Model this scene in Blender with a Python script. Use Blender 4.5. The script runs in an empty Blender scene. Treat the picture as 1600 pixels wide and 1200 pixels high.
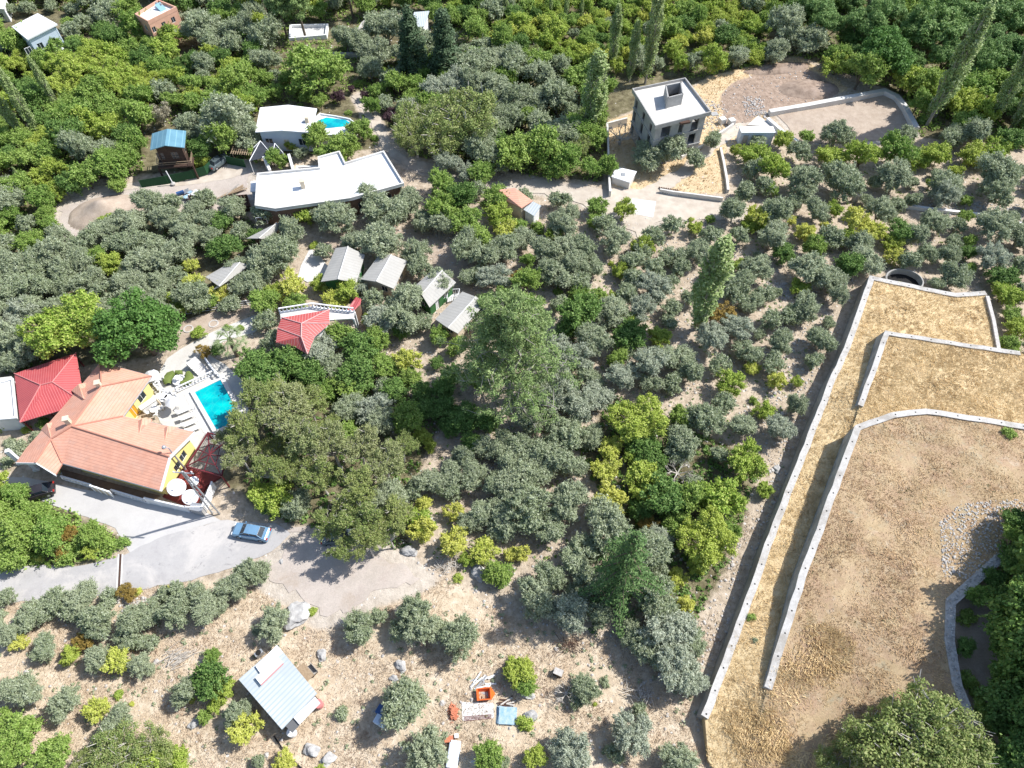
import bpy, bmesh, math, random
import numpy as np
from mathutils import Vector, Matrix
from mathutils.geometry import delaunay_2d_cdt, tessellate_polygon
rad = math.radians
SC = bpy.context.scene
COL = SC.collection
# ------------------------------------------------------------------ camera, sky, sun, exposure
CAMH, PITCH, F = 82.0, rad(55), 1109.0
cam_d = bpy.data.cameras.new("camera"); cam = bpy.data.objects.new("camera", cam_d); COL.objects.link(cam)
cam.location = (0, 0, CAMH); cam.rotation_euler = (rad(35), 0, 0)
cam_d.sensor_width = 36; cam_d.lens = F / 1600 * 36; cam_d.clip_end = 6000; cam_d.clip_start = .5
SC.camera = cam
SUN_EL = 48.0
SUN_V = Vector((.95, .32, 0)).normalized() * math.cos(rad(SUN_EL)); SUN_V.z = math.sin(rad(SUN_EL))
sd = bpy.data.lights.new("sun", 'SUN'); sun = bpy.data.objects.new("sun", sd); COL.objects.link(sun)
sd.energy = 4.6; sd.angle = rad(.5); sd.color = (1, .98, .95); sun.location = (60, 20, 120)
sun.rotation_euler = SUN_V.to_track_quat('Z', 'Y').to_euler()
W = bpy.data.worlds.new("World"); SC.world = W; W.use_nodes = True
wn = W.node_tree.nodes; wl = W.node_tree.links
sky = wn.new('ShaderNodeTexSky'); sky.sky_type = 'NISHITA'; sky.sun_disc = False
sky.sun_elevation = rad(SUN_EL); sky.sun_rotation = math.atan2(SUN_V.x, SUN_V.y)
wl.new(sky.outputs[0], wn['Background'].inputs[0]); wn['Background'].inputs[1].default_value = .13
vs = SC.view_settings; vs.view_transform = 'Standard'; vs.look = 'None'; vs.gamma = 1; vs.exposure = .6
SC.cycles.max_bounces = 5; SC.cycles.diffuse_bounces = 3; SC.cycles.transmission_bounces = 3
SC.cycles.transparent_max_bounces = 4

# ------------------------------------------------------------------ geometry helpers
def hz(x, y):
    return .22 * np.sin(x * .11 + 1.3) * np.cos(y * .09) + .14 * np.sin(x * .23 + y * .17)
def G(px, py, z=0.0):
    """the point at height z that the photograph shows at (px, py)"""
    u = (px - 800) / F; v = (py - 600) / F
    d = (u, math.cos(PITCH) - v * math.sin(PITCH), -math.sin(PITCH) - v * math.cos(PITCH))
    t = (z - CAMH) / d[2]
    return Vector((d[0] * t, d[1] * t, z))
def depth_at(p):
    return p.y * math.cos(PITCH) - (p.z - CAMH) * math.sin(PITCH)
def height_to(base, px, py):
    """height of the point above base that shows at row py"""
    best = (1e9, 5)
    for i in range(10, 400):
        h = i * .1
        X, Y, Z = base.x, base.y, base.z + h - CAMH
        dp = Y * math.cos(PITCH) - Z * math.sin(PITCH); up = Y * math.sin(PITCH) + Z * math.cos(PITCH)
        e = abs(600 - F * up / dp - py)
        if e < best[0]: best = (e, h)
    return best[1]
def setp(o, label=None, cat=None, group=None, kind=None):
    if label: o['label'] = label
    if cat: o['category'] = cat
    if group: o['group'] = group
    if kind: o['kind'] = kind
    return o
def thing(name, label, cat, loc=(0, 0, 0), rz=0, group=None):
    o = bpy.data.objects.new(name, None); COL.objects.link(o)
    o.location = loc; o.rotation_euler = (0, 0, rz); o.empty_display_size = .5
    return setp(o, label, cat, group)
class MB:
    def __init__(s): s.v = []; s.f = []; s.uv = []
    def add(s, vs, fs, uvs=None):
        n = len(s.v); s.v += [tuple(v) for v in vs]; s.f += [tuple(i + n for i in f) for f in fs]
        s.uv += (uvs or [None] * len(fs)); return s
    def box(s, c, size, rz=0, M=None):
        x, y, z = size[0] / 2, size[1] / 2, size[2] / 2
        vs = [Vector((a, b, d)) for a in (-x, x) for b in (-y, y) for d in (-z, z)]
        R = M if M is not None else Matrix.Rotation(rz, 3, 'Z')
        vs = [R @ v + Vector(c) for v in vs]
        return s.add(vs, [(0, 1, 3, 2), (4, 6, 7, 5), (0, 4, 5, 1), (2, 3, 7, 6), (0, 2, 6, 4), (1, 5, 7, 3)])
    def bar(s, a, b, w, h=None):
        a, b = Vector(a), Vector(b); d = b - a; L = d.length
        if L < 1e-5: return s
        q = d.to_track_quat('X', 'Z').to_matrix()
        return s.box((a + b) / 2, (L, w, h or w), M=q)
    def tube(s, pts, rs, n=7, caps=True):
        pts = [Vector(p) for p in pts]; m = len(pts)
        if not hasattr(rs, '__len__'): rs = [rs] * m
        vs = []; 
        for i, p in enumerate(pts):
            d = (pts[min(i + 1, m - 1)] - pts[max(i - 1, 0)]).normalized()
            u = d.orthogonal().normalized() if i == 0 else (u - d * u.dot(d)).normalized()
            w = d.cross(u)
            for k in range(n):
                a = 2 * math.pi * k / n
                vs.append(p + (u * math.cos(a) + w * math.sin(a)) * rs[i])
        fs = [(i * n + k, i * n + (k + 1) % n, (i + 1) * n + (k + 1) % n, (i + 1) * n + k) for i in range(m - 1) for k in range(n)]
        if caps: fs += [tuple(range(n - 1, -1, -1)), tuple(range((m - 1) * n, m * n))]
        return s.add(vs, fs)
    def lathe(s, prof, c=(0, 0, 0), n=14):
        vs = [(c[0] + r * math.cos(2 * math.pi * k / n), c[1] + r * math.sin(2 * math.pi * k / n), c[2] + z) for r, z in prof for k in range(n)]
        m = len(prof)
        fs = [(i * n + k, i * n + (k + 1) % n, (i + 1) * n + (k + 1) % n, (i + 1) * n + k) for i in range(m - 1) for k in range(n)]
        return s.add(vs, fs)
    def prism(s, poly, z0, z1):
        """poly: list of xy (or xyz); z may be per-corner lists"""
        n = len(poly)
        za = z0 if hasattr(z0, '__len__') else [z0] * n; zb = z1 if hasattr(z1, '__len__') else [z1] * n
        area = sum(poly[i][0] * poly[(i + 1) % n][1] - poly[(i + 1) % n][0] * poly[i][1] for i in range(n))
        idx = list(range(n)) if area > 0 else list(range(n))[::-1]
        vs = [(poly[i][0], poly[i][1], za[i]) for i in idx] + [(poly[i][0], poly[i][1], zb[i]) for i in idx]
        tri = tessellate_polygon([[Vector((poly[i][0], poly[i][1], 0)) for i in idx]])
        fs = [(i, (i + 1) % n, n + (i + 1) % n, n + i) for i in range(n)]
        for t in tri:
            a, b, c = [Vector(vs[k]) for k in t]
            cr = (b.x - a.x) * (c.y - a.y) - (b.y - a.y) * (c.x - a.x)
            t = t if cr > 0 else t[::-1]
            fs += [tuple(k + n for k in t), tuple(t[::-1])]
        return s.add(vs, fs)
    def build(s, name, mat, parent=None, smooth=False, bevel=0):
        me = bpy.data.meshes.new(name); me.from_pydata(s.v, [], s.f); me.update()
        if any(u is not None for u in s.uv):
            L = me.uv_layers.new(name="UVMap")
            k = 0
            for f, u in zip(s.f, s.uv):
                for j in range(len(f)):
                    L.data[k].uv = u[j] if u else (0, 0); k += 1
        o = bpy.data.objects.new(name, me); COL.objects.link(o)
        if mat: me.materials.append(mat)
        if smooth:
            for p in me.polygons: p.use_smooth = True
        if bevel:
            b = o.modifiers.new("bevel", 'BEVEL'); b.width = bevel; b.segments = 2; b.limit_method = 'ANGLE'
        if parent:
            o.parent = parent
            o.matrix_parent_inverse = Matrix.Identity(4)
        return o
def local(parent, *pts):
    """world points -> a thing's own frame"""
    M = (Matrix.Translation(parent.location) @ parent.rotation_euler.to_matrix().to_4x4()).inverted()
    r = [M @ Vector(p) for p in pts]
    return r[0] if len(r) == 1 else r

# ------------------------------------------------------------------ materials
MATS = {}
def lin(c): return tuple((x / 255 / 12.92 if x / 255 <= .04045 else ((x / 255 + .055) / 1.055) ** 2.4) for x in c)
def mk(name, c1, c2=None, rough=.8, scale=3.0, bump=0.0, bscale=20, spec=.3, metal=0, detail=5, pat=None, patc=None, pats=1.0, patw=.08, dirt=None, big=None, speck=0):
    m = bpy.data.materials.new(name); m.use_nodes = True; MATS[name] = m
    nt = m.node_tree; N = nt.nodes; L = nt.links; b = N['Principled BSDF']
    b.inputs['Roughness'].default_value = rough; b.inputs['Metallic'].default_value = metal
    b.inputs['Specular IOR Level'].default_value = spec
    tc = N.new('ShaderNodeTexCoord'); co = tc.outputs['Object']
    no = N.new('ShaderNodeTexNoise'); no.inputs['Scale'].default_value = scale; no.inputs['Detail'].default_value = detail
    L.new(co, no.inputs['Vector'])
    r = N.new('ShaderNodeValToRGB'); r.color_ramp.elements[0].position = .32; r.color_ramp.elements[1].position = .68
    c2 = c2 or tuple(x * .78 for x in c1)
    r.color_ramp.elements[0].color = (*c2, 1); r.color_ramp.elements[1].color = (*c1, 1)
    L.new(no.outputs[0], r.inputs[0]); out = r.outputs[0]
    if dirt:
        n2 = N.new('ShaderNodeTexNoise'); n2.inputs['Scale'].default_value = .35; n2.inputs['Detail'].default_value = 8; n2.inputs['Roughness'].default_value = .7
        L.new(co, n2.inputs['Vector'])
        rr = N.new('ShaderNodeMapRange'); rr.inputs[1].default_value = .5; rr.inputs[2].default_value = .72; rr.inputs[4].default_value = .75
        L.new(n2.outputs[0], rr.inputs[0])
        mx = N.new('ShaderNodeMix'); mx.data_type = 'RGBA'; L.new(rr.outputs[0], mx.inputs[0]); L.new(out, mx.inputs[6]); mx.inputs[7].default_value = (*dirt, 1)
        out = mx.outputs[2]
    for bc, bs, lo_, hi_ in (big or ()):
        n4 = N.new('ShaderNodeTexNoise'); n4.inputs['Scale'].default_value = bs; n4.inputs['Detail'].default_value = 9; n4.inputs['Roughness'].default_value = .72; n4.inputs['Distortion'].default_value = .4
        mp = N.new('ShaderNodeMapping'); mp.inputs[1].default_value = (bs * 90, lo_ * 70, hi_ * 31); L.new(co, mp.inputs[0]); L.new(mp.outputs[0], n4.inputs['Vector'])
        r4 = N.new('ShaderNodeMapRange'); r4.inputs[1].default_value = lo_; r4.inputs[2].default_value = hi_; r4.inputs[4].default_value = .85; L.new(n4.outputs[0], r4.inputs[0])
        mx = N.new('ShaderNodeMix'); mx.data_type = 'RGBA'; L.new(r4.outputs[0], mx.inputs[0]); L.new(out, mx.inputs[6]); mx.inputs[7].default_value = (*bc, 1); out = mx.outputs[2]
    if speck:
        n5 = N.new('ShaderNodeTexNoise'); n5.inputs['Scale'].default_value = 5.5; n5.inputs['Detail'].default_value = 6; n5.inputs['Roughness'].default_value = .8; L.new(co, n5.inputs['Vector'])
        r5 = N.new('ShaderNodeMapRange'); r5.inputs[1].default_value = .3; r5.inputs[2].default_value = .7; r5.inputs[3].default_value = 1 - speck; r5.inputs[4].default_value = 1 + speck * .6; L.new(n5.outputs[0], r5.inputs[0])
        v5 = N.new('ShaderNodeVectorMath'); v5.operation = 'SCALE'; L.new(out, v5.inputs[0]); L.new(r5.outputs[0], v5.inputs['Scale']); out = v5.outputs[0]
    if pat:
        uv = tc.outputs['UV']
        sx = N.new('ShaderNodeSeparateXYZ'); L.new(uv, sx.inputs[0])
        ax = {'u': [0], 'v': [1], 'uv': [0, 1]}[pat]; acc = None
        for a in ax:
            mu = N.new('ShaderNodeMath'); mu.operation = 'MULTIPLY'; mu.inputs[1].default_value = pats if a == ax[-1] else pats * .5
            L.new(sx.outputs[a], mu.inputs[0])
            fr = N.new('ShaderNodeMath'); fr.operation = 'FRACT'; L.new(mu.outputs[0], fr.inputs[0])
            lt = N.new('ShaderNodeMath'); lt.operation = 'LESS_THAN'; lt.inputs[1].default_value = patw; L.new(fr.outputs[0], lt.inputs[0])
            if acc is None: acc = lt.outputs[0]
            else:
                mm = N.new('ShaderNodeMath'); mm.operation = 'MAXIMUM'; L.new(acc, mm.inputs[0]); L.new(lt.outputs[0], mm.inputs[1]); acc = mm.outputs[0]
        mx = N.new('ShaderNodeMix'); mx.data_type = 'RGBA'; L.new(acc, mx.inputs[0]); L.new(out, mx.inputs[6]); mx.inputs[7].default_value = (*(patc or tuple(x * .5 for x in c1)), 1)
        out = mx.outputs[2]
    L.new(out, b.inputs['Base Color'])
    if bump:
        n3 = N.new('ShaderNodeTexNoise'); n3.inputs['Scale'].default_value = bscale; n3.inputs['Detail'].default_value = 4; L.new(co, n3.inputs['Vector'])
        bp = N.new('ShaderNodeBump'); bp.inputs['Strength'].default_value = bump; bp.inputs['Distance'].default_value = .05
        L.new(n3.outputs[0], bp.inputs['Height']); L.new(bp.outputs[0], b.inputs['Normal'])
    return m
M = mk
M('terracotta', (.66, .35, .245), (.58, .29, .20), .85, 1.2, .3, 12, pat='v', pats=2.6, patw=.13, patc=(.44, .21, .15), dirt=(.58, .37, .29), speck=.12, big=[((.50, .30, .23), .5, .52, .7)])
M('red_sheet', (.46, .085, .085), (.38, .065, .07), .5, .6, pat='u', pats=3.2, patw=.16, patc=(.56, .20, .19))
M('red_sheet_small', (.50, .10, .09), (.42, .08, .075), .55, .6, pat='u', pats=2.5, patw=.12, patc=(.62, .34, .32))
M('white_wall', (.78, .78, .77), (.70, .70, .69), .8, .8)
M('white_roof', (.80, .80, .80), (.72, .72, .72), .7, .5, dirt=(.64, .63, .61))
M('bluewhite_wall', (.60, .66, .74), (.52, .60, .70), .8, 1)
M('cream', (.66, .56, .42), (.58, .48, .36), .85, 1)
M('yellow_wall', (.82, .70, .27), (.76, .63, .23), .8, 1)
M('orange_door', (.70, .33, .03), None, .6, 2)
M('pink_wall', (.62, .36, .26), (.55, .31, .22), .85, 1)
M('brown_wall', (.20, .13, .09), (.15, .10, .07), .85, 2)
M('dark_wood', (.075, .045, .032), (.05, .03, .022), .8, 3)
M('timber', (.36, .27, .18), (.26, .19, .12), .85, 6)
M('rust_form', (.10, .055, .038), (.06, .035, .026), .85, 5)
M('concrete', (.40, .39, .37), (.32, .31, .295), .9, 1.5, .3, 15, dirt=(.27, .26, .245))
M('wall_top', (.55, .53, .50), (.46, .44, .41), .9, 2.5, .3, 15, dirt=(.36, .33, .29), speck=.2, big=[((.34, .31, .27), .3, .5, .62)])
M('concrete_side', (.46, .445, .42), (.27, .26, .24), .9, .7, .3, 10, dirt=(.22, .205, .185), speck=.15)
M('roof_concrete', (.66, .64, .60), (.58, .56, .52), .9, .5, dirt=(.50, .44, .38))
M('grey_sheet', (.43, .415, .38), (.37, .355, .325), .7, .7, pat='u', pats=1.8, patw=.2, patc=(.34, .325, .295), dirt=(.30, .285, .255), speck=.1)
M('shed_sheet', (.50, .52, .51), (.43, .46, .46), .45, .5, pat='u', pats=2.2, patw=.35, patc=(.38, .43, .45), dirt=(.56, .61, .62))
M('shed_old', (.24, .24, .24), None, .6, 2, pat='u', pats=3, patw=.3)
M('blue_sheet', (.13, .27, .34), (.10, .22, .29), .5, .6, pat='v', pats=1.0, patw=.10, patc=(.20, .36, .42))
M('green_paint', (.045, .16, .05), None, .6, 2)
M('green_mesh', (.02, .075, .03), (.014, .055, .022), .8, 5)
M('dark_tarp', (.05, .055, .065), (.035, .04, .05), .6, 1)
M('glass', (.03, .04, .05), (.02, .03, .04), .12, 1, spec=.6)
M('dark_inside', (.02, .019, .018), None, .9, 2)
M('white_paint', (.78, .78, .78), (.72, .72, .72), .5, 2)
M('steel', (.42, .43, .44), (.34, .35, .36), .45, 4, metal=.4)
M('maroon', (.16, .025, .03), (.12, .02, .025), .55, 3)
M('maroon_tiles', (.20, .035, .03), (.14, .025, .025), .6, 2.5)
M('orange_paint', (.72, .14, .02), (.6, .11, .02), .5, 3)
M('brick_red', (.55, .20, .11), (.42, .15, .085), .9, 9)
M('blue_sheet_old', (.20, .36, .48), (.40, .48, .52), .6, 3)
M('blue_barrel', (.04, .10, .25), None, .4, 2)
M('rubber', (.02, .02, .02), None, .8, 3)
M('car_blue', (.20, .36, .52), (.18, .33, .48), .25, 1, spec=.7, metal=.3)
M('car_dark', (.045, .04, .045), None, .25, 1, spec=.7, metal=.3)
M('car_silver', (.16, .20, .21), None, .3, 1, spec=.7, metal=.4)
M('tail_light', (.45, .03, .02), None, .3, 1)
M('bark', (.17, .13, .095), (.10, .08, .06), .95, 4, .5, 20)
M('grey_bark', (.38, .35, .31), (.24, .22, .19), .95, 4)
M('dead_wood', (.56, .52, .46), (.42, .38, .33), .95, 4)
M('rock', (.46, .45, .43), (.30, .29, .28), .95, 1.6, .8, 6, dirt=(.62, .61, .59))
M('pale_stone', (.54, .515, .48), (.38, .35, .32), .95, 3, .5, 8)
M('tile_deck', (.60, .575, .53), (.52, .50, .46), .8, .7, dirt=(.44, .41, .37), speck=.1, big=[((.50, .47, .42), .4, .5, .62)])
M('pave_white', (.66, .64, .61), (.58, .56, .53), .8, .5, dirt=(.50, .48, .45), speck=.08)
M('driveway', (.53, .51, .485), (.46, .44, .42), .9, .35, .2, 20, dirt=(.42, .40, .38), speck=.07, big=[((.46, .44, .42), .2, .52, .6)])
M('asphalt', (.44, .42, .405), (.37, .355, .345), .95, .35, .2, 30, dirt=(.30, .285, .28), speck=.08, big=[((.50, .47, .44), .12, .5, .6), ((.27, .26, .255), .8, .6, .66)])
M('gravel_lot', (.50, .435, .38), (.42, .365, .315), .95, .7, .5, 12, dirt=(.33, .27, .235), speck=.2, big=[((.40, .33, .27), .3, .52, .65)])
M('soil', (.46, .375, .295), (.38, .30, .23), .95, .9, .6, 6, dirt=(.30, .23, .18), speck=.2)
M('brown_soil', (.36, .27, .205), (.22, .16, .12), .98, 1.1, .9, 4, dirt=(.36, .28, .23))
M('track', (.54, .475, .395), (.45, .385, .31), .95, .8, .4, 9, dirt=(.36, .29, .235))
M('dry_yard', (.58, .44, .27), (.46, .34, .20), .98, 1.3, .6, 8, dirt=(.48, .38, .28))
M('golden', (.66, .52, .31), (.56, .42, .23), .98, .9, .7, 6, dirt=(.50, .37, .21), speck=.15)
M('stubble', (.47, .355, .215), (.37, .27, .155), .98, .5, .8, 7, dirt=(.36, .235, .15), speck=.3, big=[((.40, .27, .18), .5, .45, .65), ((.34, .31, .22), .7, .55, .7), ((.52, .44, .33), .8, .56, .74), ((.54, .41, .25), .13, .5, .66)])
M('clipped_hedge', (.16, .20, .05), (.10, .14, .035), .9, 6, .8, 20)

def grass_mat(name, c1, c2, c3):
    m = bpy.data.materials.new(name); m.use_nodes = True; MATS[name] = m
    N = m.node_tree.nodes; L = m.node_tree.links; b = N['Principled BSDF']; b.inputs['Roughness'].default_value = .85
    b.inputs['Specular IOR Level'].default_value = .15
    tc = N.new('ShaderNodeTexCoord'); no = N.new('ShaderNodeTexNoise'); no.inputs['Scale'].default_value = .45; no.inputs['Detail'].default_value = 6
    L.new(tc.outputs['Object'], no.inputs['Vector'])
    r = N.new('ShaderNodeValToRGB'); e = r.color_ramp.elements; e[0].position = .35; e[1].position = .62
    e[0].color = (*c2, 1); e[1].color = (*c1, 1); x = e.new(.48); x.color = (*c3, 1)
    L.new(no.outputs[0], r.inputs[0])
    at = N.new('ShaderNodeAttribute'); at.attribute_name = 'v'
    mr = N.new('ShaderNodeMapRange'); mr.inputs[3].default_value = .8; mr.inputs[4].default_value = 1.2; L.new(at.outputs['Fac'], mr.inputs[0])
    mx = N.new('ShaderNodeVectorMath'); mx.operation = 'SCALE'; L.new(r.outputs[0], mx.inputs[0]); L.new(mr.outputs[0], mx.inputs['Scale'])
    L.new(mx.outputs[0], b.inputs['Base Color'])
    return m
grass_mat('golden_grass', (.76, .58, .33), (.56, .40, .20), (.68, .51, .27))
grass_mat('tan_grass', (.62, .51, .38), (.42, .30, .21), (.54, .43, .31))
grass_mat('rust_grass', (.44, .29, .17), (.30, .18, .11), (.38, .25, .15))
grass_mat('stubble_tufts', (.66, .48, .28), (.47, .315, .175), (.58, .415, .235))
grass_mat('weeds', (.13, .19, .055), (.07, .11, .035), (.19, .22, .08))

def leaf_mat(name, cols, trans=.3, tint=.3, rough=.6):
    """cols: three colours; the first two vary from tree to tree, the third goes to single leaves"""
    m = bpy.data.materials.new(name); m.use_nodes = True; MATS[name] = m
    N = m.node_tree.nodes; L = m.node_tree.links; b = N['Principled BSDF']; out = N['Material Output']
    b.inputs['Roughness'].default_value = rough; b.inputs['Specular IOR Level'].default_value = .25
    oi = N.new('ShaderNodeObjectInfo'); at = N.new('ShaderNodeAttribute'); at.attribute_name = 'v'
    m1 = N.new('ShaderNodeMix'); m1.data_type = 'RGBA'; L.new(oi.outputs['Random'], m1.inputs[0])
    m1.inputs[6].default_value = (*cols[0], 1); m1.inputs[7].default_value = (*cols[1], 1)
    pw = N.new('ShaderNodeMath'); pw.operation = 'POWER'; pw.inputs[1].default_value = 2.2; L.new(at.outputs['Fac'], pw.inputs[0])
    m2 = N.new('ShaderNodeMix'); m2.data_type = 'RGBA'; L.new(pw.outputs[0], m2.inputs[0]); L.new(m1.outputs[2], m2.inputs[6]); m2.inputs[7].default_value = (*cols[2], 1)
    L.new(m2.outputs[2], b.inputs['Base Color'])
    tr = N.new('ShaderNodeBsdfTranslucent'); L.new(m2.outputs[2], tr.inputs[0])
    ms = N.new('ShaderNodeMixShader'); ms.inputs[0].default_value = trans
    L.new(b.outputs[0], ms.inputs[1]); L.new(tr.outputs[0], ms.inputs[2]); L.new(ms.outputs[0], out.inputs[0])
    return m
leaf_mat('olive_leaf', ((.25, .305, .155), (.33, .375, .22), (.55, .59, .43)))
leaf_mat('silver_leaf', ((.33, .37, .25), (.38, .42, .30), (.58, .61, .49)))
leaf_mat('green_leaf', ((.15, .28, .045), (.26, .37, .07), (.42, .52, .16)), .3)
leaf_mat('dark_leaf', ((.085, .175, .036), (.14, .25, .055), (.26, .37, .11)), .25)
leaf_mat('vivid_leaf', ((.085, .19, .035), (.09, .20, .038), (.20, .34, .09)), .3)
leaf_mat('lime_leaf', ((.26, .40, .055), (.38, .46, .07), (.54, .59, .16)), .3)
leaf_mat('yellow_leaf', ((.46, .53, .08), (.56, .57, .11), (.72, .70, .24)), .3)
leaf_mat('autumn_leaf', ((.26, .19, .045), (.32, .22, .05), (.42, .30, .09)), .3)
leaf_mat('walnut_leaf', ((.20, .28, .075), (.27, .33, .095), (.42, .43, .18)), .3)
leaf_mat('poplar_leaf', ((.25, .35, .11), (.29, .37, .13), (.48, .54, .28)), .3)
leaf_mat('pine_leaf', ((.17, .26, .08), (.18, .27, .09), (.36, .44, .18)), .2)
leaf_mat('forest_pine_leaf', ((.095, .19, .05), (.15, .26, .065), (.28, .39, .13)), .2)
leaf_mat('cypress_leaf', ((.06, .11, .05), (.07, .12, .055), (.14, .19, .10)), .15)
leaf_mat('cedar_leaf', ((.075, .145, .042), (.075, .145, .042), (.17, .27, .09)), .15)
leaf_mat('rusty_leaf', ((.24, .30, .10), (.29, .32, .13), (.47, .47, .26)), .3)
leaf_mat('palm_leaf', ((.20, .26, .11), (.20, .26, .11), (.36, .40, .22)), .2)
leaf_mat('plum_leaf', ((.055, .028, .035), (.075, .038, .045), (.12, .07, .075)), .2)
leaf_mat('dry_leaf', ((.30, .27, .18), (.34, .30, .2), (.45, .42, .30)), .2)

# ground: colour by zone attribute (kind of soil), broken up by noise
def ground_mat():
    m = bpy.data.materials.new('ground_soil'); m.use_nodes = True
    N = m.node_tree.nodes; L = m.node_tree.links; b = N['Principled BSDF']; b.inputs['Roughness'].default_value = .95; b.inputs['Specular IOR Level'].default_value = .1
    tc = N.new('ShaderNodeTexCoord'); co = tc.outputs['Object']
    def noise(s, d=6, r=.6):
        n = N.new('ShaderNodeTexNoise'); n.inputs['Scale'].default_value = s; n.inputs['Detail'].default_value = d; n.inputs['Roughness'].default_value = r
        L.new(co, n.inputs['Vector']); return n.outputs[0]
    def ramp(src, a, ca, c, cc, mid=None):
        r = N.new('ShaderNodeValToRGB'); e = r.color_ramp.elements; e[0].position = a; e[1].position = c; e[0].color = (*ca, 1); e[1].color = (*cc, 1)
        if mid: x = e.new((a + c) / 2); x.color = (*mid, 1)
        L.new(src, r.inputs[0]); return r.outputs[0]
    def mix(f, a, c):
        x = N.new('ShaderNodeMix'); x.data_type = 'RGBA'; L.new(f, x.inputs[0]); L.new(a, x.inputs[6]); L.new(c, x.inputs[7]); return x.outputs[2]
    at = N.new('ShaderNodeAttribute'); at.attribute_name = 'zone'
    sp = N.new('ShaderNodeSeparateColor'); L.new(at.outputs['Color'], sp.inputs[0])
    def mask(src, amt):
        ad = N.new('ShaderNodeMath'); ad.operation = 'ADD'; L.new(src, ad.inputs[0])
        k = N.new('ShaderNodeMath'); k.operation = 'MULTIPLY_ADD'; L.new(noise(.6, 5), k.inputs[0]); k.inputs[1].default_value = amt; k.inputs[2].default_value = -amt / 2
        L.new(k.outputs[0], ad.inputs[1])
        mr = N.new('ShaderNodeMapRange'); mr.inputs[1].default_value = .35; mr.inputs[2].default_value = .65; L.new(ad.outputs[0], mr.inputs[0]); return mr.outputs[0]
    soil = ramp(noise(1.3, 7, .65), .3, (.29, .23, .165), .7, (.57, .48, .38), (.45, .37, .28))
    grass = ramp(noise(.8, 8, .7), .3, (.40, .305, .21), .68, (.64, .55, .43), (.53, .43, .31))
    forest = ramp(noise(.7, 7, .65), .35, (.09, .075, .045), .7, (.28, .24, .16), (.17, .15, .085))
    bare = ramp(noise(1.0, 7, .65), .3, (.38, .325, .265), .7, (.56, .495, .42), (.48, .42, .35))
    yard = ramp(noise(1.0, 7, .65), .3, (.46, .34, .20), .7, (.66, .53, .34), (.58, .44, .27))
    brown = ramp(noise(1.2, 8, .7), .3, (.20, .14, .105), .7, (.45, .34, .265), (.335, .25, .19))
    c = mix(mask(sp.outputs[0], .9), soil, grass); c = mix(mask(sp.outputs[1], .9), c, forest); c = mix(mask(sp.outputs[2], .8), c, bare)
    a2 = N.new('ShaderNodeAttribute'); a2.attribute_name = 'zone_two'; s2 = N.new('ShaderNodeSeparateColor'); L.new(a2.outputs['Color'], s2.inputs[0])
    c = mix(mask(s2.outputs[0], .8), c, yard); c = mix(mask(s2.outputs[1], .8), c, brown)
    # pale stones
    vo = N.new('ShaderNodeTexVoronoi'); vo.inputs['Scale'].default_value = 1.1; L.new(co, vo.inputs['Vector'])
    lt = N.new('ShaderNodeMath'); lt.operation = 'LESS_THAN'; lt.inputs[1].default_value = .17; L.new(vo.outputs['Distance'], lt.inputs[0])
    gt = N.new('ShaderNodeMath'); gt.operation = 'GREATER_THAN'; gt.inputs[1].default_value = .56; L.new(noise(.35, 3), gt.inputs[0])
    ml = N.new('ShaderNodeMath'); ml.operation = 'MULTIPLY'; L.new(lt.outputs[0], ml.inputs[0]); L.new(gt.outputs[0], ml.inputs[1])
    st = N.new('ShaderNodeRGB'); st.outputs[0].default_value = (.60, .57, .53, 1)
    c = mix(ml.outputs[0], c, st.outputs[0])
    L.new(c, b.inputs['Base Color'])
    bp = N.new('ShaderNodeBump'); bp.inputs['Strength'].default_value = .7; bp.inputs['Distance'].default_value = .25; L.new(noise(2.5, 8, .7), bp.inputs['Height']); L.new(bp.outputs[0], b.inputs['Normal'])
    return m
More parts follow.
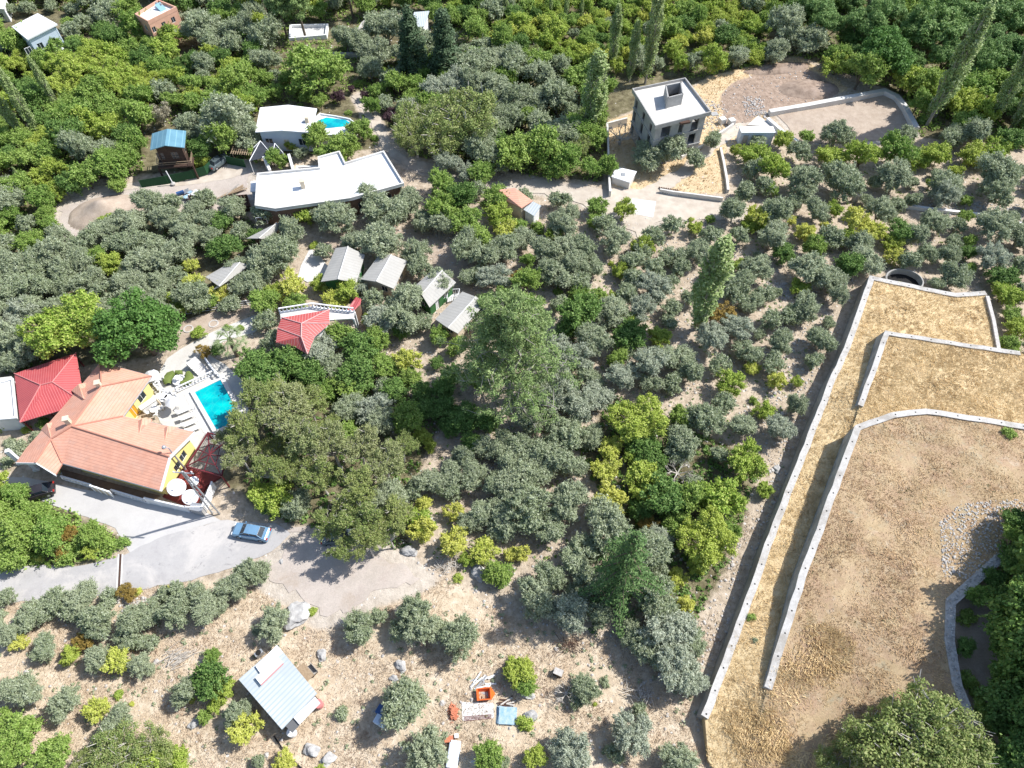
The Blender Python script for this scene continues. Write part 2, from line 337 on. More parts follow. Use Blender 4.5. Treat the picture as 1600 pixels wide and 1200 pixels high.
# ------------------------------------------------------------------ region helpers
def P(*pts): return [G(x, y) for x, y in pts]
def inside(X, Y, poly):
    r = np.zeros(X.shape, bool); n = len(poly)
    for i in range(n):
        x1, y1 = poly[i][0], poly[i][1]; x2, y2 = poly[(i + 1) % n][0], poly[(i + 1) % n][1]
        if y1 == y2: continue
        c = ((y1 > Y) != (y2 > Y)) & (X < (x2 - x1) * (Y - y1) / (y2 - y1) + x1); r ^= c
    return r
def inside1(x, y, poly): return bool(inside(np.array([x]), np.array([y]), poly)[0])
def blades(name, mat, pts, zs, h=(.25, .6), w=.06, lean=.5, seed=1, per=3):
    """upright grass blades: one triangle each, in tufts"""
    r = np.random.RandomState(seed); n = len(pts)
    base = np.repeat(np.c_[pts, zs], per, 0); N = len(base)
    base[:, :2] += r.normal(0, .12, (N, 2))
    a = r.uniform(0, 2 * np.pi, N); hh = r.uniform(h[0], h[1], N) * np.repeat(r.uniform(.6, 1.3, n), per)
    field = np.sin(base[:, 0] * .5 + np.sin(base[:, 1] * .4) * 2) * 1.5 + np.sin(base[:, 1] * .9)
    la = field + r.normal(0, .7, N)
    top = base + np.c_[np.cos(la) * hh * lean, np.sin(la) * hh * lean, hh]
    d = np.c_[np.cos(a), np.sin(a), np.zeros(N)] * w
    V = np.stack([base - d, base + d, top], 1).reshape(-1, 3)
    me = bpy.data.meshes.new(name); me.vertices.add(3 * N); me.vertices.foreach_set('co', V.ravel().astype('f'))
    me.loops.add(3 * N); me.loops.foreach_set('vertex_index', np.arange(3 * N, dtype='i')); me.polygons.add(N)
    me.polygons.foreach_set('loop_start', np.arange(N, dtype='i') * 3); me.update(calc_edges=True)
    at = me.attributes.new('v', 'FLOAT', 'POINT'); v = np.repeat(np.clip(np.repeat(r.rand(n), per) * .6 + r.rand(N) * .4, 0, 1), 3); at.data.foreach_set('value', v.astype('f'))
    me.materials.append(mat); o = bpy.data.objects.new(name, me); COL.objects.link(o); return o
def scatter(poly, n, seed, zf=None, keep=None, clump=0):
    r = np.random.RandomState(seed); xs = [p[0] for p in poly]; ys = [p[1] for p in poly]
    X = r.uniform(min(xs), max(xs), n * 2); Y = r.uniform(min(ys), max(ys), n * 2)
    k = inside(X, Y, poly)
    if keep is not None: k &= keep(X, Y)
    if clump:
        k &= (np.sin(X * .6 + 2 * np.sin(Y * .31)) + np.sin(Y * .7 + 1.7 * np.sin(X * .43 + 1)) + r.normal(0, .7, X.shape)) > (clump - 1) 
    return np.c_[X[k], Y[k]][:n]

# outlines of paved and bare areas, read off the photograph onto the ground
DRIVE = P((-60, 742), (40, 745), (88, 755), (325, 802), (345, 813), (262, 836), (206, 868), (192, 846), (180, 825), (92, 792), (30, 770), (-60, 775))
ROAD = P((-160, 885), (0, 884), (130, 882), (192, 868), (262, 836), (345, 813), (430, 818), (455, 835), (425, 862), (380, 882), (300, 908), (180, 928), (60, 938), (-160, 945))
LOT = P((425, 815), (520, 830), (600, 850), (650, 868), (690, 905), (650, 935), (590, 945), (560, 975), (490, 985), (455, 950), (405, 925), (385, 885), (430, 858), (456, 835))
PATIO = P((232, 610), (262, 560), (285, 545), (333, 520), (400, 492), (420, 500), (398, 520), (350, 535), (320, 552), (352, 570), (385, 600), (392, 680), (345, 705), (300, 700), (250, 660))
GARDEN = P((266, 520), (285, 505), (330, 490), (392, 478), (400, 488), (333, 516), (285, 540), (270, 548))
SITE = P((88, 318), (190, 292), (320, 262), (400, 252), (400, 335), (310, 335), (235, 325), (180, 345), (140, 375), (85, 392), (78, 360))
SITEPAD = P((300, 268), (345, 248), (395, 250), (385, 272), (310, 285), (180, 300), (110, 308), (110, 296), (200, 288))
TRACK = P((545, 150), (575, 140), (598, 190), (612, 232), (640, 250), (700, 262), (770, 282), (850, 276), (945, 296), (1000, 295), (1060, 262), (1108, 222), (1140, 190), (1180, 190), (1150, 215), (1090, 265), (1050, 300), (1140, 316), (1210, 332), (1205, 348), (1100, 345), (1030, 350), (1003, 378), (965, 350), (900, 318), (840, 302), (770, 303), (700, 285), (640, 268), (600, 240), (578, 195))
YARD = P((948, 188), (1000, 175), (1110, 120), (1245, 88), (1330, 140), (1210, 168), (1180, 215), (1132, 232), (1135, 305), (1055, 300), (990, 298), (952, 290))
PAD = P((1205, 172), (1300, 156), (1385, 141), (1408, 150), (1432, 197), (1440, 215), (1320, 228), (1240, 222))
BROWN = P((1140, 132), (1190, 112), (1242, 98), (1300, 128), (1285, 158), (1215, 170), (1180, 180), (1172, 200), (1145, 215), (1130, 190), (1125, 150))
PITCHY = P((985, 312), (1025, 316), (1020, 342), (980, 334))
GRASSY = P((-300, 945), (60, 940), (300, 910), (420, 925), (490, 985), (640, 935), (700, 900), (790, 960), (1000, 1010), (1080, 1030), (1100, 1130), (1180, 1260), (1400, 1500), (-300, 1500))
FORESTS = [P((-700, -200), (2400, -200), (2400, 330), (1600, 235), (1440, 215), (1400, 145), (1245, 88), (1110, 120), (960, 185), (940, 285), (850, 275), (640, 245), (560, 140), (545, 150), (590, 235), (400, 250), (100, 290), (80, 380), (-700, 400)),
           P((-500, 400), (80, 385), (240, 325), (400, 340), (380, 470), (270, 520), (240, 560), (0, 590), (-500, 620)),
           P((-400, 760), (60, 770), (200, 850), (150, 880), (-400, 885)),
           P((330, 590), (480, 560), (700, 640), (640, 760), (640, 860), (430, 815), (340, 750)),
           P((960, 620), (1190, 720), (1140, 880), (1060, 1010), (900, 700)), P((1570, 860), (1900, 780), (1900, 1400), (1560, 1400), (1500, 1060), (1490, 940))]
# ------------------------------------------------------------------ ground sheet
def make_ground():
    ix = np.arange(-190, 190.1, .6); iy = np.arange(-25, 235.1, .6)
    ox = np.array([15, 40, 90, 200, 450, 1000, 2000.]);
    X = np.concatenate([-190 - ox[::-1], ix, 190 + ox]); Y = np.concatenate([-25 - ox[::-1], iy, 235 + ox])
    gx, gy = np.meshgrid(X, Y); nx, ny = len(X), len(Y)
    r = np.random.RandomState(3)
    gz = hz(gx, gy)
    V = np.stack([gx, gy, gz], -1).reshape(-1, 3)
    i = np.arange(nx * ny).reshape(ny, nx); Q = np.stack([i[:-1, :-1], i[:-1, 1:], i[1:, 1:], i[1:, :-1]], -1).reshape(-1, 4)
    me = bpy.data.meshes.new('ground'); me.vertices.add(len(V)); me.vertices.foreach_set('co', V.ravel().astype('f'))
    me.loops.add(Q.size); me.loops.foreach_set('vertex_index', Q.ravel().astype('i')); me.polygons.add(len(Q)); me.polygons.foreach_set('loop_start', np.arange(len(Q), dtype='i') * 4)
    me.polygons.foreach_set('use_smooth', np.ones(len(Q), bool)); me.update(calc_edges=True)
    g = inside(gx, gy, GRASSY).astype(float); f = np.zeros_like(g)
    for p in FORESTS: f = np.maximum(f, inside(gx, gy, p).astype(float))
    ba = np.zeros_like(g); ya = np.zeros_like(g); br = np.zeros_like(g)
    for p in (LOT, SITE, TRACK, SITEPAD, PAD): ba = np.maximum(ba, inside(gx, gy, p).astype(float))
    ya = inside(gx, gy, YARD).astype(float); br = inside(gx, gy, BROWN).astype(float)
    for k in range(4):
        for A in (g, f, ba, ya, br):
            A[1:-1, 1:-1] = (A[:-2, 1:-1] + A[2:, 1:-1] + A[1:-1, :-2] + A[1:-1, 2:] + A[1:-1, 1:-1]) / 5
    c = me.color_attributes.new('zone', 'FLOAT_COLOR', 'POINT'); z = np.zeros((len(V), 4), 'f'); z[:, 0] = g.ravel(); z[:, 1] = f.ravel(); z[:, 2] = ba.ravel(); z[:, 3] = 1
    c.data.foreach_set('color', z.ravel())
    c2 = me.color_attributes.new('zone_two', 'FLOAT_COLOR', 'POINT'); z2 = np.zeros((len(V), 4), 'f'); z2[:, 0] = ya.ravel(); z2[:, 1] = br.ravel(); z2[:, 3] = 1
    c2.data.foreach_set('color', z2.ravel())
    me.materials.append(ground_mat()); o = bpy.data.objects.new('ground', me); COL.objects.link(o); o['kind'] = 'structure'
make_ground()

def patch(name, poly, mat, off=.05, zlist=None, step=1.3, kind='structure', rag=0, skirt=None, amp=0):
    """a surface over an outline: either draped over the ground or through the given heights; returns (object, height function)"""
    bp = []; bz = []
    n = len(poly); rr = random.Random(len(name) * 7 + n)
    for i in range(n):
        a, b = poly[i], poly[(i + 1) % n]; L = math.hypot(b[0] - a[0], b[1] - a[1]); k = max(1, int(L / step))
        for j in range(k):
            t = j / k; x = a[0] + (b[0] - a[0]) * t; y = a[1] + (b[1] - a[1]) * t
            if rag and j: x += rr.uniform(-rag, rag); y += rr.uniform(-rag, rag)
            bp.append((x, y))
            if zlist: bz.append(zlist[i] + (zlist[(i + 1) % n] - zlist[i]) * t)
    xs = [p[0] for p in bp]; ys = [p[1] for p in bp]
    gx, gy = np.meshgrid(np.arange(min(xs), max(xs), step) + .01, np.arange(min(ys), max(ys), step) + .013)
    r = np.random.RandomState(5); gx = gx + r.uniform(-.2, .2, gx.shape) * step; gy = gy + r.uniform(-.2, .2, gy.shape) * step
    k = inside(gx, gy, bp); ip = np.c_[gx[k], gy[k]]
    B = np.array(bp)
    if len(ip): 
        dm = np.sqrt(((ip[:, None, :] - B[None]) ** 2).sum(-1)).min(1); ip = ip[dm > step * .45]
    nb = len(bp)
    pts = [Vector(p) for p in bp] + [Vector(p) for p in ip]
    res = delaunay_2d_cdt(pts, [(i, (i + 1) % nb) for i in range(nb)], [], 1, 1e-4)
    vv = np.array([tuple(v) for v in res[0]])
    if zlist:
        BZ = np.array(bz)
        def zf(x, y):
            x = np.atleast_1d(x); y = np.atleast_1d(y)
            d = np.sqrt((x[:, None] - B[None, :, 0]) ** 2 + (y[:, None] - B[None, :, 1]) ** 2) + 1e-3
            w = 1 / d ** 2.5; z = (w * BZ[None]).sum(1) / w.sum(1); dm = d.min(1)
            return z + amp * np.minimum(dm / 2, 1) * (np.sin(x * .9 + y * .3) * np.sin(y * .8) * .5 + np.sin(x * .35) * .5)
    else:
        def zf(x, y): return hz(np.atleast_1d(x), np.atleast_1d(y)) + off
    z = zf(vv[:, 0], vv[:, 1])
    V = [(a[0], a[1], b) for a, b in zip(vv, z)]; Fs = []
    for f in res[2]:
        a, b, c = [V[i] for i in f[:3]]
        cr = (b[0] - a[0]) * (c[1] - a[1]) - (b[1] - a[1]) * (c[0] - a[0])
        Fs.append(tuple(f) if cr > 0 else tuple(f)[::-1])
    mb = MB().add(V, Fs)
    if skirt is not None:
        m = len(bp); zz = zf(B[:, 0], B[:, 1])
        mb.add([(bp[i][0], bp[i][1], zz[i]) for i in range(m)] + [(bp[i][0], bp[i][1], skirt) for i in range(m)], [(i, (i + 1) % m, m + (i + 1) % m, m + i) for i in range(m)])
    o = mb.build(name, mat); 
    for p in o.data.polygons: p.use_smooth = True
    if kind: o['kind'] = kind
    return o, zf
m_ = MATS
def shrink_in(poly, d):
    n = len(poly); out = []; ar = sum(poly[i][0] * poly[(i + 1) % n][1] - poly[(i + 1) % n][0] * poly[i][1] for i in range(n)); sg = 1 if ar > 0 else -1
    for i in range(n):
        p0, p1, p2 = [Vector(poly[(i + k) % n][:2]) for k in (-1, 0, 1)]; e1 = (p1 - p0).normalized(); e2 = (p2 - p1).normalized()
        n1 = Vector((-e1.y, e1.x)) * sg; n2 = Vector((-e2.y, e2.x)) * sg; b = n1 + n2; b = b / max(.6, b.dot(n1)) if b.length > .1 else n1; out.append((p1.x + b.x * d, p1.y + b.y * d))
    return out
patch('driveway', DRIVE, m_['driveway'], .05, rag=.1)
patch('road', ROAD, m_['asphalt'], .062, rag=.15, step=.9)
patch('gravel_lot', shrink_in(LOT, 1.6), m_['gravel_lot'], .056, rag=.5, step=.8)
patch('patio', PATIO, m_['tile_deck'], .05)
patch('garden_soil', GARDEN, m_['soil'], .058, rag=.2)
patch('construction_ground', shrink_in(SITE, 1.2), m_['gravel_lot'], .05, rag=.5, step=.8)
patch('concrete_apron', SITEPAD, m_['track'], .075, rag=.2)
patch('dirt_track', shrink_in(TRACK, .35), m_['track'], .08, rag=.35, step=.8)
patch('levelled_pad', shrink_in(PAD, .6), m_['soil'], .06, rag=.4, step=.8)
patch('concrete_slab_ground', PITCHY, m_['pave_white'], .11)
# beaten earth between the trees
patch('bare_earth', P((500, 380), (560, 358), (660, 362), (740, 395), (750, 440), (735, 470), (700, 460), (690, 420), (640, 390), (560, 385), (500, 400)), m_['soil'], .05, rag=.8, step=.9)
patch('road_drain_border', P((181, 925), (190, 925), (193, 866), (184, 866)), m_['pave_white'], .085)
patch('road_drain', P((184, 925), (187.5, 925), (190.5, 866), (187, 866)), m_['rust_form'], .10)
# soil heaps on the building site
def mound(name, label, cx, cy, w, l, h, rz, mat, seed):
    c = G(cx, cy); r = np.random.RandomState(seed); n = 26; vs = []; fs = []
    for j in range(n):
        for i in range(n):
            u = (i / (n - 1) * 2 - 1); v = (j / (n - 1) * 2 - 1); d = math.hypot(u, v)
            z = max(0, (1 - d)) ** .8 * h * (1 + .25 * math.sin(u * 5 + seed) * math.cos(v * 4)) + (r.uniform(-.06, .06) if d < 1 else 0)
            vs.append((u * w / 2, v * l / 2, z - .12 if d < 1 else -.3))
    fs = [(j * n + i, j * n + i + 1, (j + 1) * n + i + 1, (j + 1) * n + i) for j in range(n - 1) for i in range(n - 1)]
    o = MB().add(vs, fs).build(name, mat, smooth=True); o.location = (c.x, c.y, hz(c.x, c.y) + .08); o.rotation_euler.z = rz
    return setp(o, label, 'soil heap')
mound('soil_heap', 'large bare heap of pinkish soil beside the construction formwork', 168, 332, 13, 9, 2.2, .2, m_['soil'], 2)
mound('soil_heap', 'rough dark brown heap of dug soil above the levelled pad', 1262, 140, 13, 7, 1.3, .1, m_['brown_soil'], 4)
mound('soil_heap', 'low ridge of stony soil along the upper rim of the dug plot', 1215, 108, 16, 4, 1.0, .2, m_['brown_soil'], 6)

# ------------------------------------------------------------------ terraced fields and their retaining walls
def path_w(pts): return [G(x, y, z) for x, y, z in pts]
W1 = path_w([(1541, 457, 2.9), (1494, 461, 2.9), (1362, 434, 2.9), (1323, 545, 2.9), (1298, 600, 2.9), (1200, 852, 2.6), (1184, 900, 2.4), (1102, 1120, 1.9)])
W2 = path_w([(1345, 633, 4.5), (1386, 520, 5.2), (1594, 552, 5.2)])
W3 = path_w([(1720, 692, 6.6), (1600, 666, 6.6), (1447, 642, 6.6), (1395, 648, 6.5), (1340, 668, 6.3), (1254, 900, 5.0), (1200, 1076, 3.5)])
WE = path_w([(1543, 462, 3.1), (1553, 500, 3.2), (1561, 545, 3.3)])
def ribbon(mb, pts, w, zb, batter=0, side=1):
    """wall along pts (tops, with z); batter widens the foot on one side"""
    n = len(pts); L = []; R = []
    for i, p in enumerate(pts):
        a = pts[max(i - 1, 0)]; b = pts[min(i + 1, n - 1)]
        if 0 < i < n - 1:
            d1 = (Vector((p.x - a.x, p.y - a.y))).normalized(); d2 = (Vector((b.x - p.x, b.y - p.y))).normalized(); t = (d1 + d2).normalized(); k = 1 / max(.5, t.dot(d1))
        else: t = Vector((b.x - a.x, b.y - a.y)).normalized(); k = 1
        nn = Vector((-t.y, t.x)) * k
        L.append(nn)
    vs = []
    for p, nn in zip(pts, L):
        z0 = zb if not callable(zb) else zb(p)
        bl = batter if side > 0 else 0; br = batter if side < 0 else 0
        vs += [(p.x + nn.x * w / 2, p.y + nn.y * w / 2, p.z), (p.x - nn.x * w / 2, p.y - nn.y * w / 2, p.z),
               (p.x - nn.x * (w / 2 + br), p.y - nn.y * (w / 2 + br), z0), (p.x + nn.x * (w / 2 + bl), p.y + nn.y * (w / 2 + bl), z0)]
    fs = []
    for i in range(n - 1):
        a, b = i * 4, i * 4 + 4
        fs += [(a, a + 1, b + 1, b)[::-1], (a + 1, a + 2, b + 2, b + 1)[::-1], (a + 2, a + 3, b + 3, b + 2)[::-1], (a + 3, a, b, b + 3)[::-1]]
    fs += [(0, 1, 2, 3), tuple((n - 1) * 4 + k for k in (3, 2, 1, 0))]
    return mb.add(vs, fs)
def seg_dense(pts, step):
    out = []
    for a, b in zip(pts[:-1], pts[1:]):
        k = max(1, int((b - a).length / step)); out += [a.lerp(b, j / k) for j in range(k)]
    return out + [pts[-1]]
def retaining(label, pts, zb, w=.75, batter=.7, side=1, holes=2.6):
    t = thing('retaining_wall', label, 'wall', (0, 0, 0), group='terrace retaining walls')
    low = [Vector((p.x, p.y, p.z - .14)) for p in pts]
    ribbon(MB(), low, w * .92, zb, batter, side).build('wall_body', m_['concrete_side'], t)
    dn = seg_dense(pts, 1.5); rr = random.Random(4); top = [Vector((p.x + rr.uniform(-.06, .06), p.y + rr.uniform(-.06, .06), p.z)) for p in dn]
    cap = MB(); ribbon(cap, top, w, 0); cap.v = [(x, y, z if z > .5 else 0) for x, y, z in cap.v]
    n = len(top); cap.v = [(v[0], v[1], top[i // 4].z - .16) if i % 4 > 1 else v for i, v in enumerate(cap.v)]
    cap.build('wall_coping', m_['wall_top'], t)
    if holes:
        d = 1.0; hp = []
        for a, b in zip(pts[:-1], pts[1:]):
            L = (b - a).length
            while d < L: hp.append(a.lerp(b, d / L)); d += holes
            d -= L
        hm = None
        for p in hp[:95]:
            if hm is None: o = MB().lathe([(0, .022), (.08, .022), (.1, .0), (.1, -.02)], n=8).build('drain_hole', m_['dark_inside'], t); hm = o.data
            else: o = bpy.data.objects.new('drain_hole', hm); COL.objects.link(o); o.parent = t
            o.location = p
    return t
retaining('long pale concrete retaining wall bounding the golden strip next to the olive grove', W1, -.6, .8, .4, -1)
retaining('short L-shaped concrete retaining wall inside the upper golden field', W2, 2.6, .7, .6, 1)
retaining('curving concrete retaining wall around the biggest stubble field', W3, 1.2, .8, .4, -1)
eb = thing('boundary_wall', 'low rough stone wall closing the outer end of the upper golden field', 'wall')
ribbon(MB(), WE, .5, -.4).build('wall_body', m_['pale_stone'], eb)
def z_(p, z): return (p[0], p[1], z)
bl = [G(1105, 1190), G(1150, 1250)]
polyA = [*W1, bl[0], bl[1], W3[6], W3[5], W3[4], W2[0], W2[1], W2[2], WE[2], WE[1]]
zA = [2.7, 2.7, 2.7, 2.7, 2.7, 2.4, 2.2, 1.7, .6, .1, 3.0, 2.6, 3.2, 3.9, 3.2, 3.0, 2.9, 2.8]
far = [G(1720, 560, 5), G(1720, 700, 5)]
polyB = [W2[0], W2[1], W2[2], far[0], W3[0], W3[1], W3[2], W3[3], W3[4]]
zB = [4.15, 5.0, 5.0, 5.0, 5.0, 5.0, 4.9, 4.4, 3.6]
SP = [G(1700, 830, 6.4), G(1620, 848, 6.2), G(1562, 872, 6.0), G(1486, 940, 5.6), G(1484, 1000, 5.4), G(1496, 1070, 5.2), G(1527, 1145, 5.0), G(1560, 1230, 4.6), G(1600, 1330, 4.2)]
polyC = [*W3, bl[1], G(1400, 1290), G(1580, 1400), *SP[::-1]]
zC = [6.4, 6.4, 6.4, 6.3, 6.1, 4.8, 3.3, .1, .4, 1.5, *[p.z - .1 for p in SP[::-1]]]
# the lowest strip vertex heights follow the wall ends
oA, zfA = patch('golden_field_ground', polyA, m_['golden'], zlist=zA, skirt=-.6, amp=.15)
oB, zfB = patch('upper_field_ground', polyB, m_['golden'], zlist=zB, skirt=-.6, amp=.12)
oC, zfC = patch('stubble_field_ground', polyC, m_['stubble'], zlist=zC, skirt=-.6, amp=.2)
polyD = [*SP, G(1640, 1400, 3.2), G(2300, 1400, 3), G(2300, 830, 4.5)]
zD = [p.z - 1.3 for p in SP] + [2.6, 3, 4.5]
oD, zfD = patch('gully_ground', polyD, m_['soil'], zlist=zD, skirt=-.6, amp=.3, step=2.2)
for o in (oA, oB, oC): o['kind'] = 'structure'
sw = thing('stone_wall', 'broad curving wall of grey rubble along the shaded edge of the stubble field', 'wall')
ribbon(MB(), seg_dense(SP, 2), 1.0, -.5, .4, -1).build('wall_body', m_['pale_stone'], sw)
rk = MB(); R_ = random.Random(8)
def stone(mb, c, s, r):
    vs = []
    for i, (x, y, z) in enumerate(((1, 0, 0), (-1, 0, 0), (0, 1, 0), (0, -1, 0), (0, 0, .7), (0, 0, -.6), (.6, .6, .4), (-.6, .55, .4), (.6, -.6, .35), (-.55, -.6, .4))):
        k = s * r.uniform(.75, 1.2); vs.append((c[0] + x * k, c[1] + y * k, c[2] + z * k))
    mb.add(vs, [(4, 6, 7), (4, 7, 9), (4, 9, 8), (4, 8, 6), (6, 0, 2), (6, 2, 7), (7, 2, 1), (7, 1, 9), (9, 1, 3), (9, 3, 8), (8, 3, 0), (8, 0, 6), (5, 2, 0), (5, 1, 2), (5, 3, 1), (5, 0, 3)])
for a, b in zip(SP[:-1], SP[1:]):
    L = (b - a).length
    for k in range(int(L * 9)):
        p = a.lerp(b, R_.random()); t = (b - a).normalized(); q = R_.uniform(-.42, .42)
        stone(rk, (p.x - t.y * q, p.y + t.x * q, p.z + .02), R_.uniform(.07, .15), R_)
rk.build('wall_stones', m_['rock'], sw)['kind'] = 'stuff'
# grass on the terraces
hzf = lambda x, y: hz(x, y)
def field_grass(name, label, mat, poly, zf, n, seed, h, w=.055, per=3, lean=.6, clump=0, keep=None):
    pts = scatter(poly, n, seed, clump=clump, keep=keep); o = blades(name, mat, pts, np.concatenate([zf(*c.T) for c in np.array_split(pts, max(1, len(pts) // 4000))]) - .02, h, w, lean, seed, per)
    return setp(o, label, 'grass', kind='stuff')
field_grass('dry_grass', 'tall golden dry grass filling the strip and upper terrace', m_['golden_grass'], polyA, zfA, 34000, 11, (.12, .36), .03, 5, lean=1.3)
field_grass('dry_grass', 'golden dry grass on the small walled terrace', m_['golden_grass'], polyB, zfB, 15000, 12, (.1, .3), .03, 5, lean=1.3)
field_grass('stubble_grass', 'sparse tan stubble and dry grass on the biggest terrace', m_['stubble_tufts'], polyC, zfC, 52000, 13, (.06, .24), .04, 2, lean=1.3, clump=.1)
TONGUE = [(p.x, p.y) for p in (G(1112, 1110, 1), G(1200, 1060, 3), G(1260, 960, 4), G(1340, 1000, 5), G(1330, 1100, 4), G(1400, 1210, 2), G(1180, 1240, 0))]
def zAC(x, y):
    a = zfA(x, y); c = zfC(x, y); k = inside(np.atleast_1d(x), np.atleast_1d(y), polyC); return np.where(k, c, a)
field_grass('dry_grass', 'long golden grass where the strip and the stubble terrace run out downhill', m_['golden_grass'], TONGUE, zAC, 5200, 19, (.15, .5), .045, 4, lean=1.2, clump=1.1, keep=lambda X, Y: inside(X, Y, polyC) | inside(X, Y, polyA))
field_grass('brown_scrub', 'rusty brown dry scrub along the inner foot of the curving field wall', m_['rust_grass'], [(p.x, p.y) for p in (G(1250, 900, 5), G(1330, 700, 6), G(1420, 800, 6), G(1440, 1000, 5), G(1350, 1120, 4), G(1215, 1080, 3))], zfC, 3500, 20, (.1, .3), .045, 3, lean=1.2, clump=1.2)
field_grass('dry_grass', 'dry grass on the stony bank along the long retaining wall', m_['tan_grass'], P((1300, 470), (1322, 500), (1262, 640), (1215, 800), (1150, 960), (1100, 1110), (1075, 1000), (1130, 870), (1190, 740), (1240, 600)), hzf, 6500, 23, (.12, .4), .045, 3, lean=1.2, clump=.5)
field_grass('weeds', 'thin scattered green weeds on the stubble terrace', m_['weeds'], polyC, zfC, 2600, 14, (.12, .3), .06, 3, clump=2.3)
HARD = [DRIVE, ROAD, LOT, PATIO]
def keep_soft(X, Y):
    k = np.ones(X.shape, bool)
    for p in HARD + [polyA, polyC]: k &= ~inside(X, Y, p)
    return k
hzf = lambda x, y: hz(x, y)
field_grass('dry_grass', 'pale dry grass over the open slope at the bottom of the view', m_['tan_grass'], GRASSY, hzf, 60000, 15, (.1, .35), .035, 3, lean=1.1, keep=keep_soft, clump=.3)
field_grass('dry_grass', 'golden dry grass around the bare concrete house', m_['golden_grass'], YARD, hzf, 5000, 16, (.15, .45), .06, 2, keep=lambda X, Y: ~inside(X, Y, BROWN) & ~inside(X, Y, TRACK))
ORCH = P((640, 300), (1210, 350), (1340, 440), (1240, 700), (1080, 1030), (1060, 1130), (780, 960), (600, 850), (600, 640), (480, 420))
field_grass('dry_grass', 'thin dry grass between the olive trees', m_['tan_grass'], ORCH, hzf, 14000, 17, (.12, .35), .05, 2, clump=1.0, keep=lambda X, Y: ~inside(X, Y, TRACK))
# loose stones
def stones(name, label, poly_list, seed, mat='pale_stone', s=(.06, .2)):
    mb = MB(); r = random.Random(seed)
    for poly, n, zf in poly_list:
        for x, y in scatter(poly, n, seed + n): stone(mb, (x, y, float(zf(x, y)[0] if hasattr(zf(x, y), '__len__') else zf(x, y)) + .03), r.uniform(*s) * (1.8 if r.random() < .06 else 1), r)
    return setp(mb.build(name, m_[mat]), label, 'stones', kind='stuff')
RUB = [G(x, y, 6) for x, y in ((1470, 815), (1505, 785), (1620, 780), (1620, 850), (1562, 880), (1530, 905), (1478, 900))]
stones('rubble', 'pale rubble spilled beside the dark trees on the stubble terrace', [(RUB, 1300, zfC)], 3, 'pale_stone', (.04, .14))
stones('gravel', 'pale loose stones scattered on the orchard soil', [(ORCH, 3000, hzf), (P((1195, 545), (1300, 470), (1215, 800), (1105, 1060), (1080, 1000), (1190, 780)), 1700, hzf), (GRASSY, 900, hzf),
       (BROWN, 160, hzf), (P((1130, 190), (1200, 195), (1190, 240), (1120, 225)), 150, hzf), (P((1100, 150), (1140, 170), (1120, 215), (1090, 200)), 200, hzf), (P((1160, 150), (1190, 155), (1200, 185), (1165, 180)), 260, hzf),
       (P((1425, 310), (1600, 320), (1600, 352), (1450, 335)), 700, hzf), (P((1195, 440), (1230, 440), (1240, 470), (1200, 465)), 250, hzf), (P((180, 935), (230, 935), (235, 965), (200, 970)), 100, hzf)], 5)
# ------------------------------------------------------------------ building helpers
def uvface(vs):
    a = Vector(vs[0]); n = Vector((0, 0, 0))
    for i in range(1, len(vs) - 1): n += (Vector(vs[i]) - a).cross(Vector(vs[i + 1]) - a)
    n.normalize(); u = Vector((0, 0, 1)).cross(n)
    u = Vector((1, 0, 0)) if u.length < .02 else u.normalized()
    w = n.cross(u)
    return [(Vector(v).dot(u), Vector(v).dot(w)) for v in vs]
def roof_slab(faces, thick=.16, mb=None, uvs=None):
    """faces: lists of world points; closed below and round the edge"""
    mb = mb or MB(); edges = {}
    key = lambda v: (round(v[0], 3), round(v[1], 3), round(v[2], 3))
    for f in faces:
        f = [Vector(v) for v in f]; a = Vector((0, 0, 0))
        for i in range(1, len(f) - 1): a += (f[i] - f[0]).cross(f[i + 1] - f[0])
        if a.z < 0: f = f[::-1]
        mb.add(f, [tuple(range(len(f)))], [uvface(f)])
        lo = [v - Vector((0, 0, thick)) for v in f]
        mb.add(lo, [tuple(range(len(f)))[::-1]])
        for i in range(len(f)):
            e = (key(f[i]), key(f[(i + 1) % len(f)]))
            if e[::-1] in edges: del edges[e[::-1]]
            else: edges[e] = (f[i], f[(i + 1) % len(f)])
    for a, b in edges.values():
        d = Vector((0, 0, thick)); mb.add([a, b, b - d, a - d], [(3, 2, 1, 0)])
    return mb
def opening_wall(mb, a, b, z0, z1, ops=(), th=.22):
    """wall from a to b with real openings (t0, t1, zlow, zhigh) in metres along the wall"""
    a, b = Vector((a[0], a[1], 0)), Vector((b[0], b[1], 0)); L = (b - a).length; d = (b - a) / L; nrm = Vector((-d.y, d.x, 0)) * th
    xs = sorted({0, L, *[max(0, min(L, v)) for o in ops for v in o[:2]]}); zs = sorted({z0, z1, *[max(z0, min(z1, v)) for o in ops for v in o[2:4]]})
    for i in range(len(xs) - 1):
        j = 0
        while j < len(zs) - 1:
            cx = (xs[i] + xs[i + 1]) / 2
            def solid(j): 
                cz = (zs[j] + zs[j + 1]) / 2
                return not any(o[0] < cx < o[1] and o[2] < cz < o[3] for o in ops)
            if not solid(j): j += 1; continue
            k = j
            while k + 1 < len(zs) - 1 and solid(k + 1): k += 1
            p, q = a + d * xs[i], a + d * xs[i + 1]
            vs = [(v.x, v.y, z) for z in (zs[j], zs[k + 1]) for v in (p, q, q + nrm, p + nrm)]
            mb.add(vs, [(0, 1, 2, 3), (7, 6, 5, 4), (0, 4, 5, 1)[::-1], (1, 5, 6, 2)[::-1], (2, 6, 7, 3)[::-1], (3, 7, 4, 0)[::-1]])
            j = k + 1
    return mb
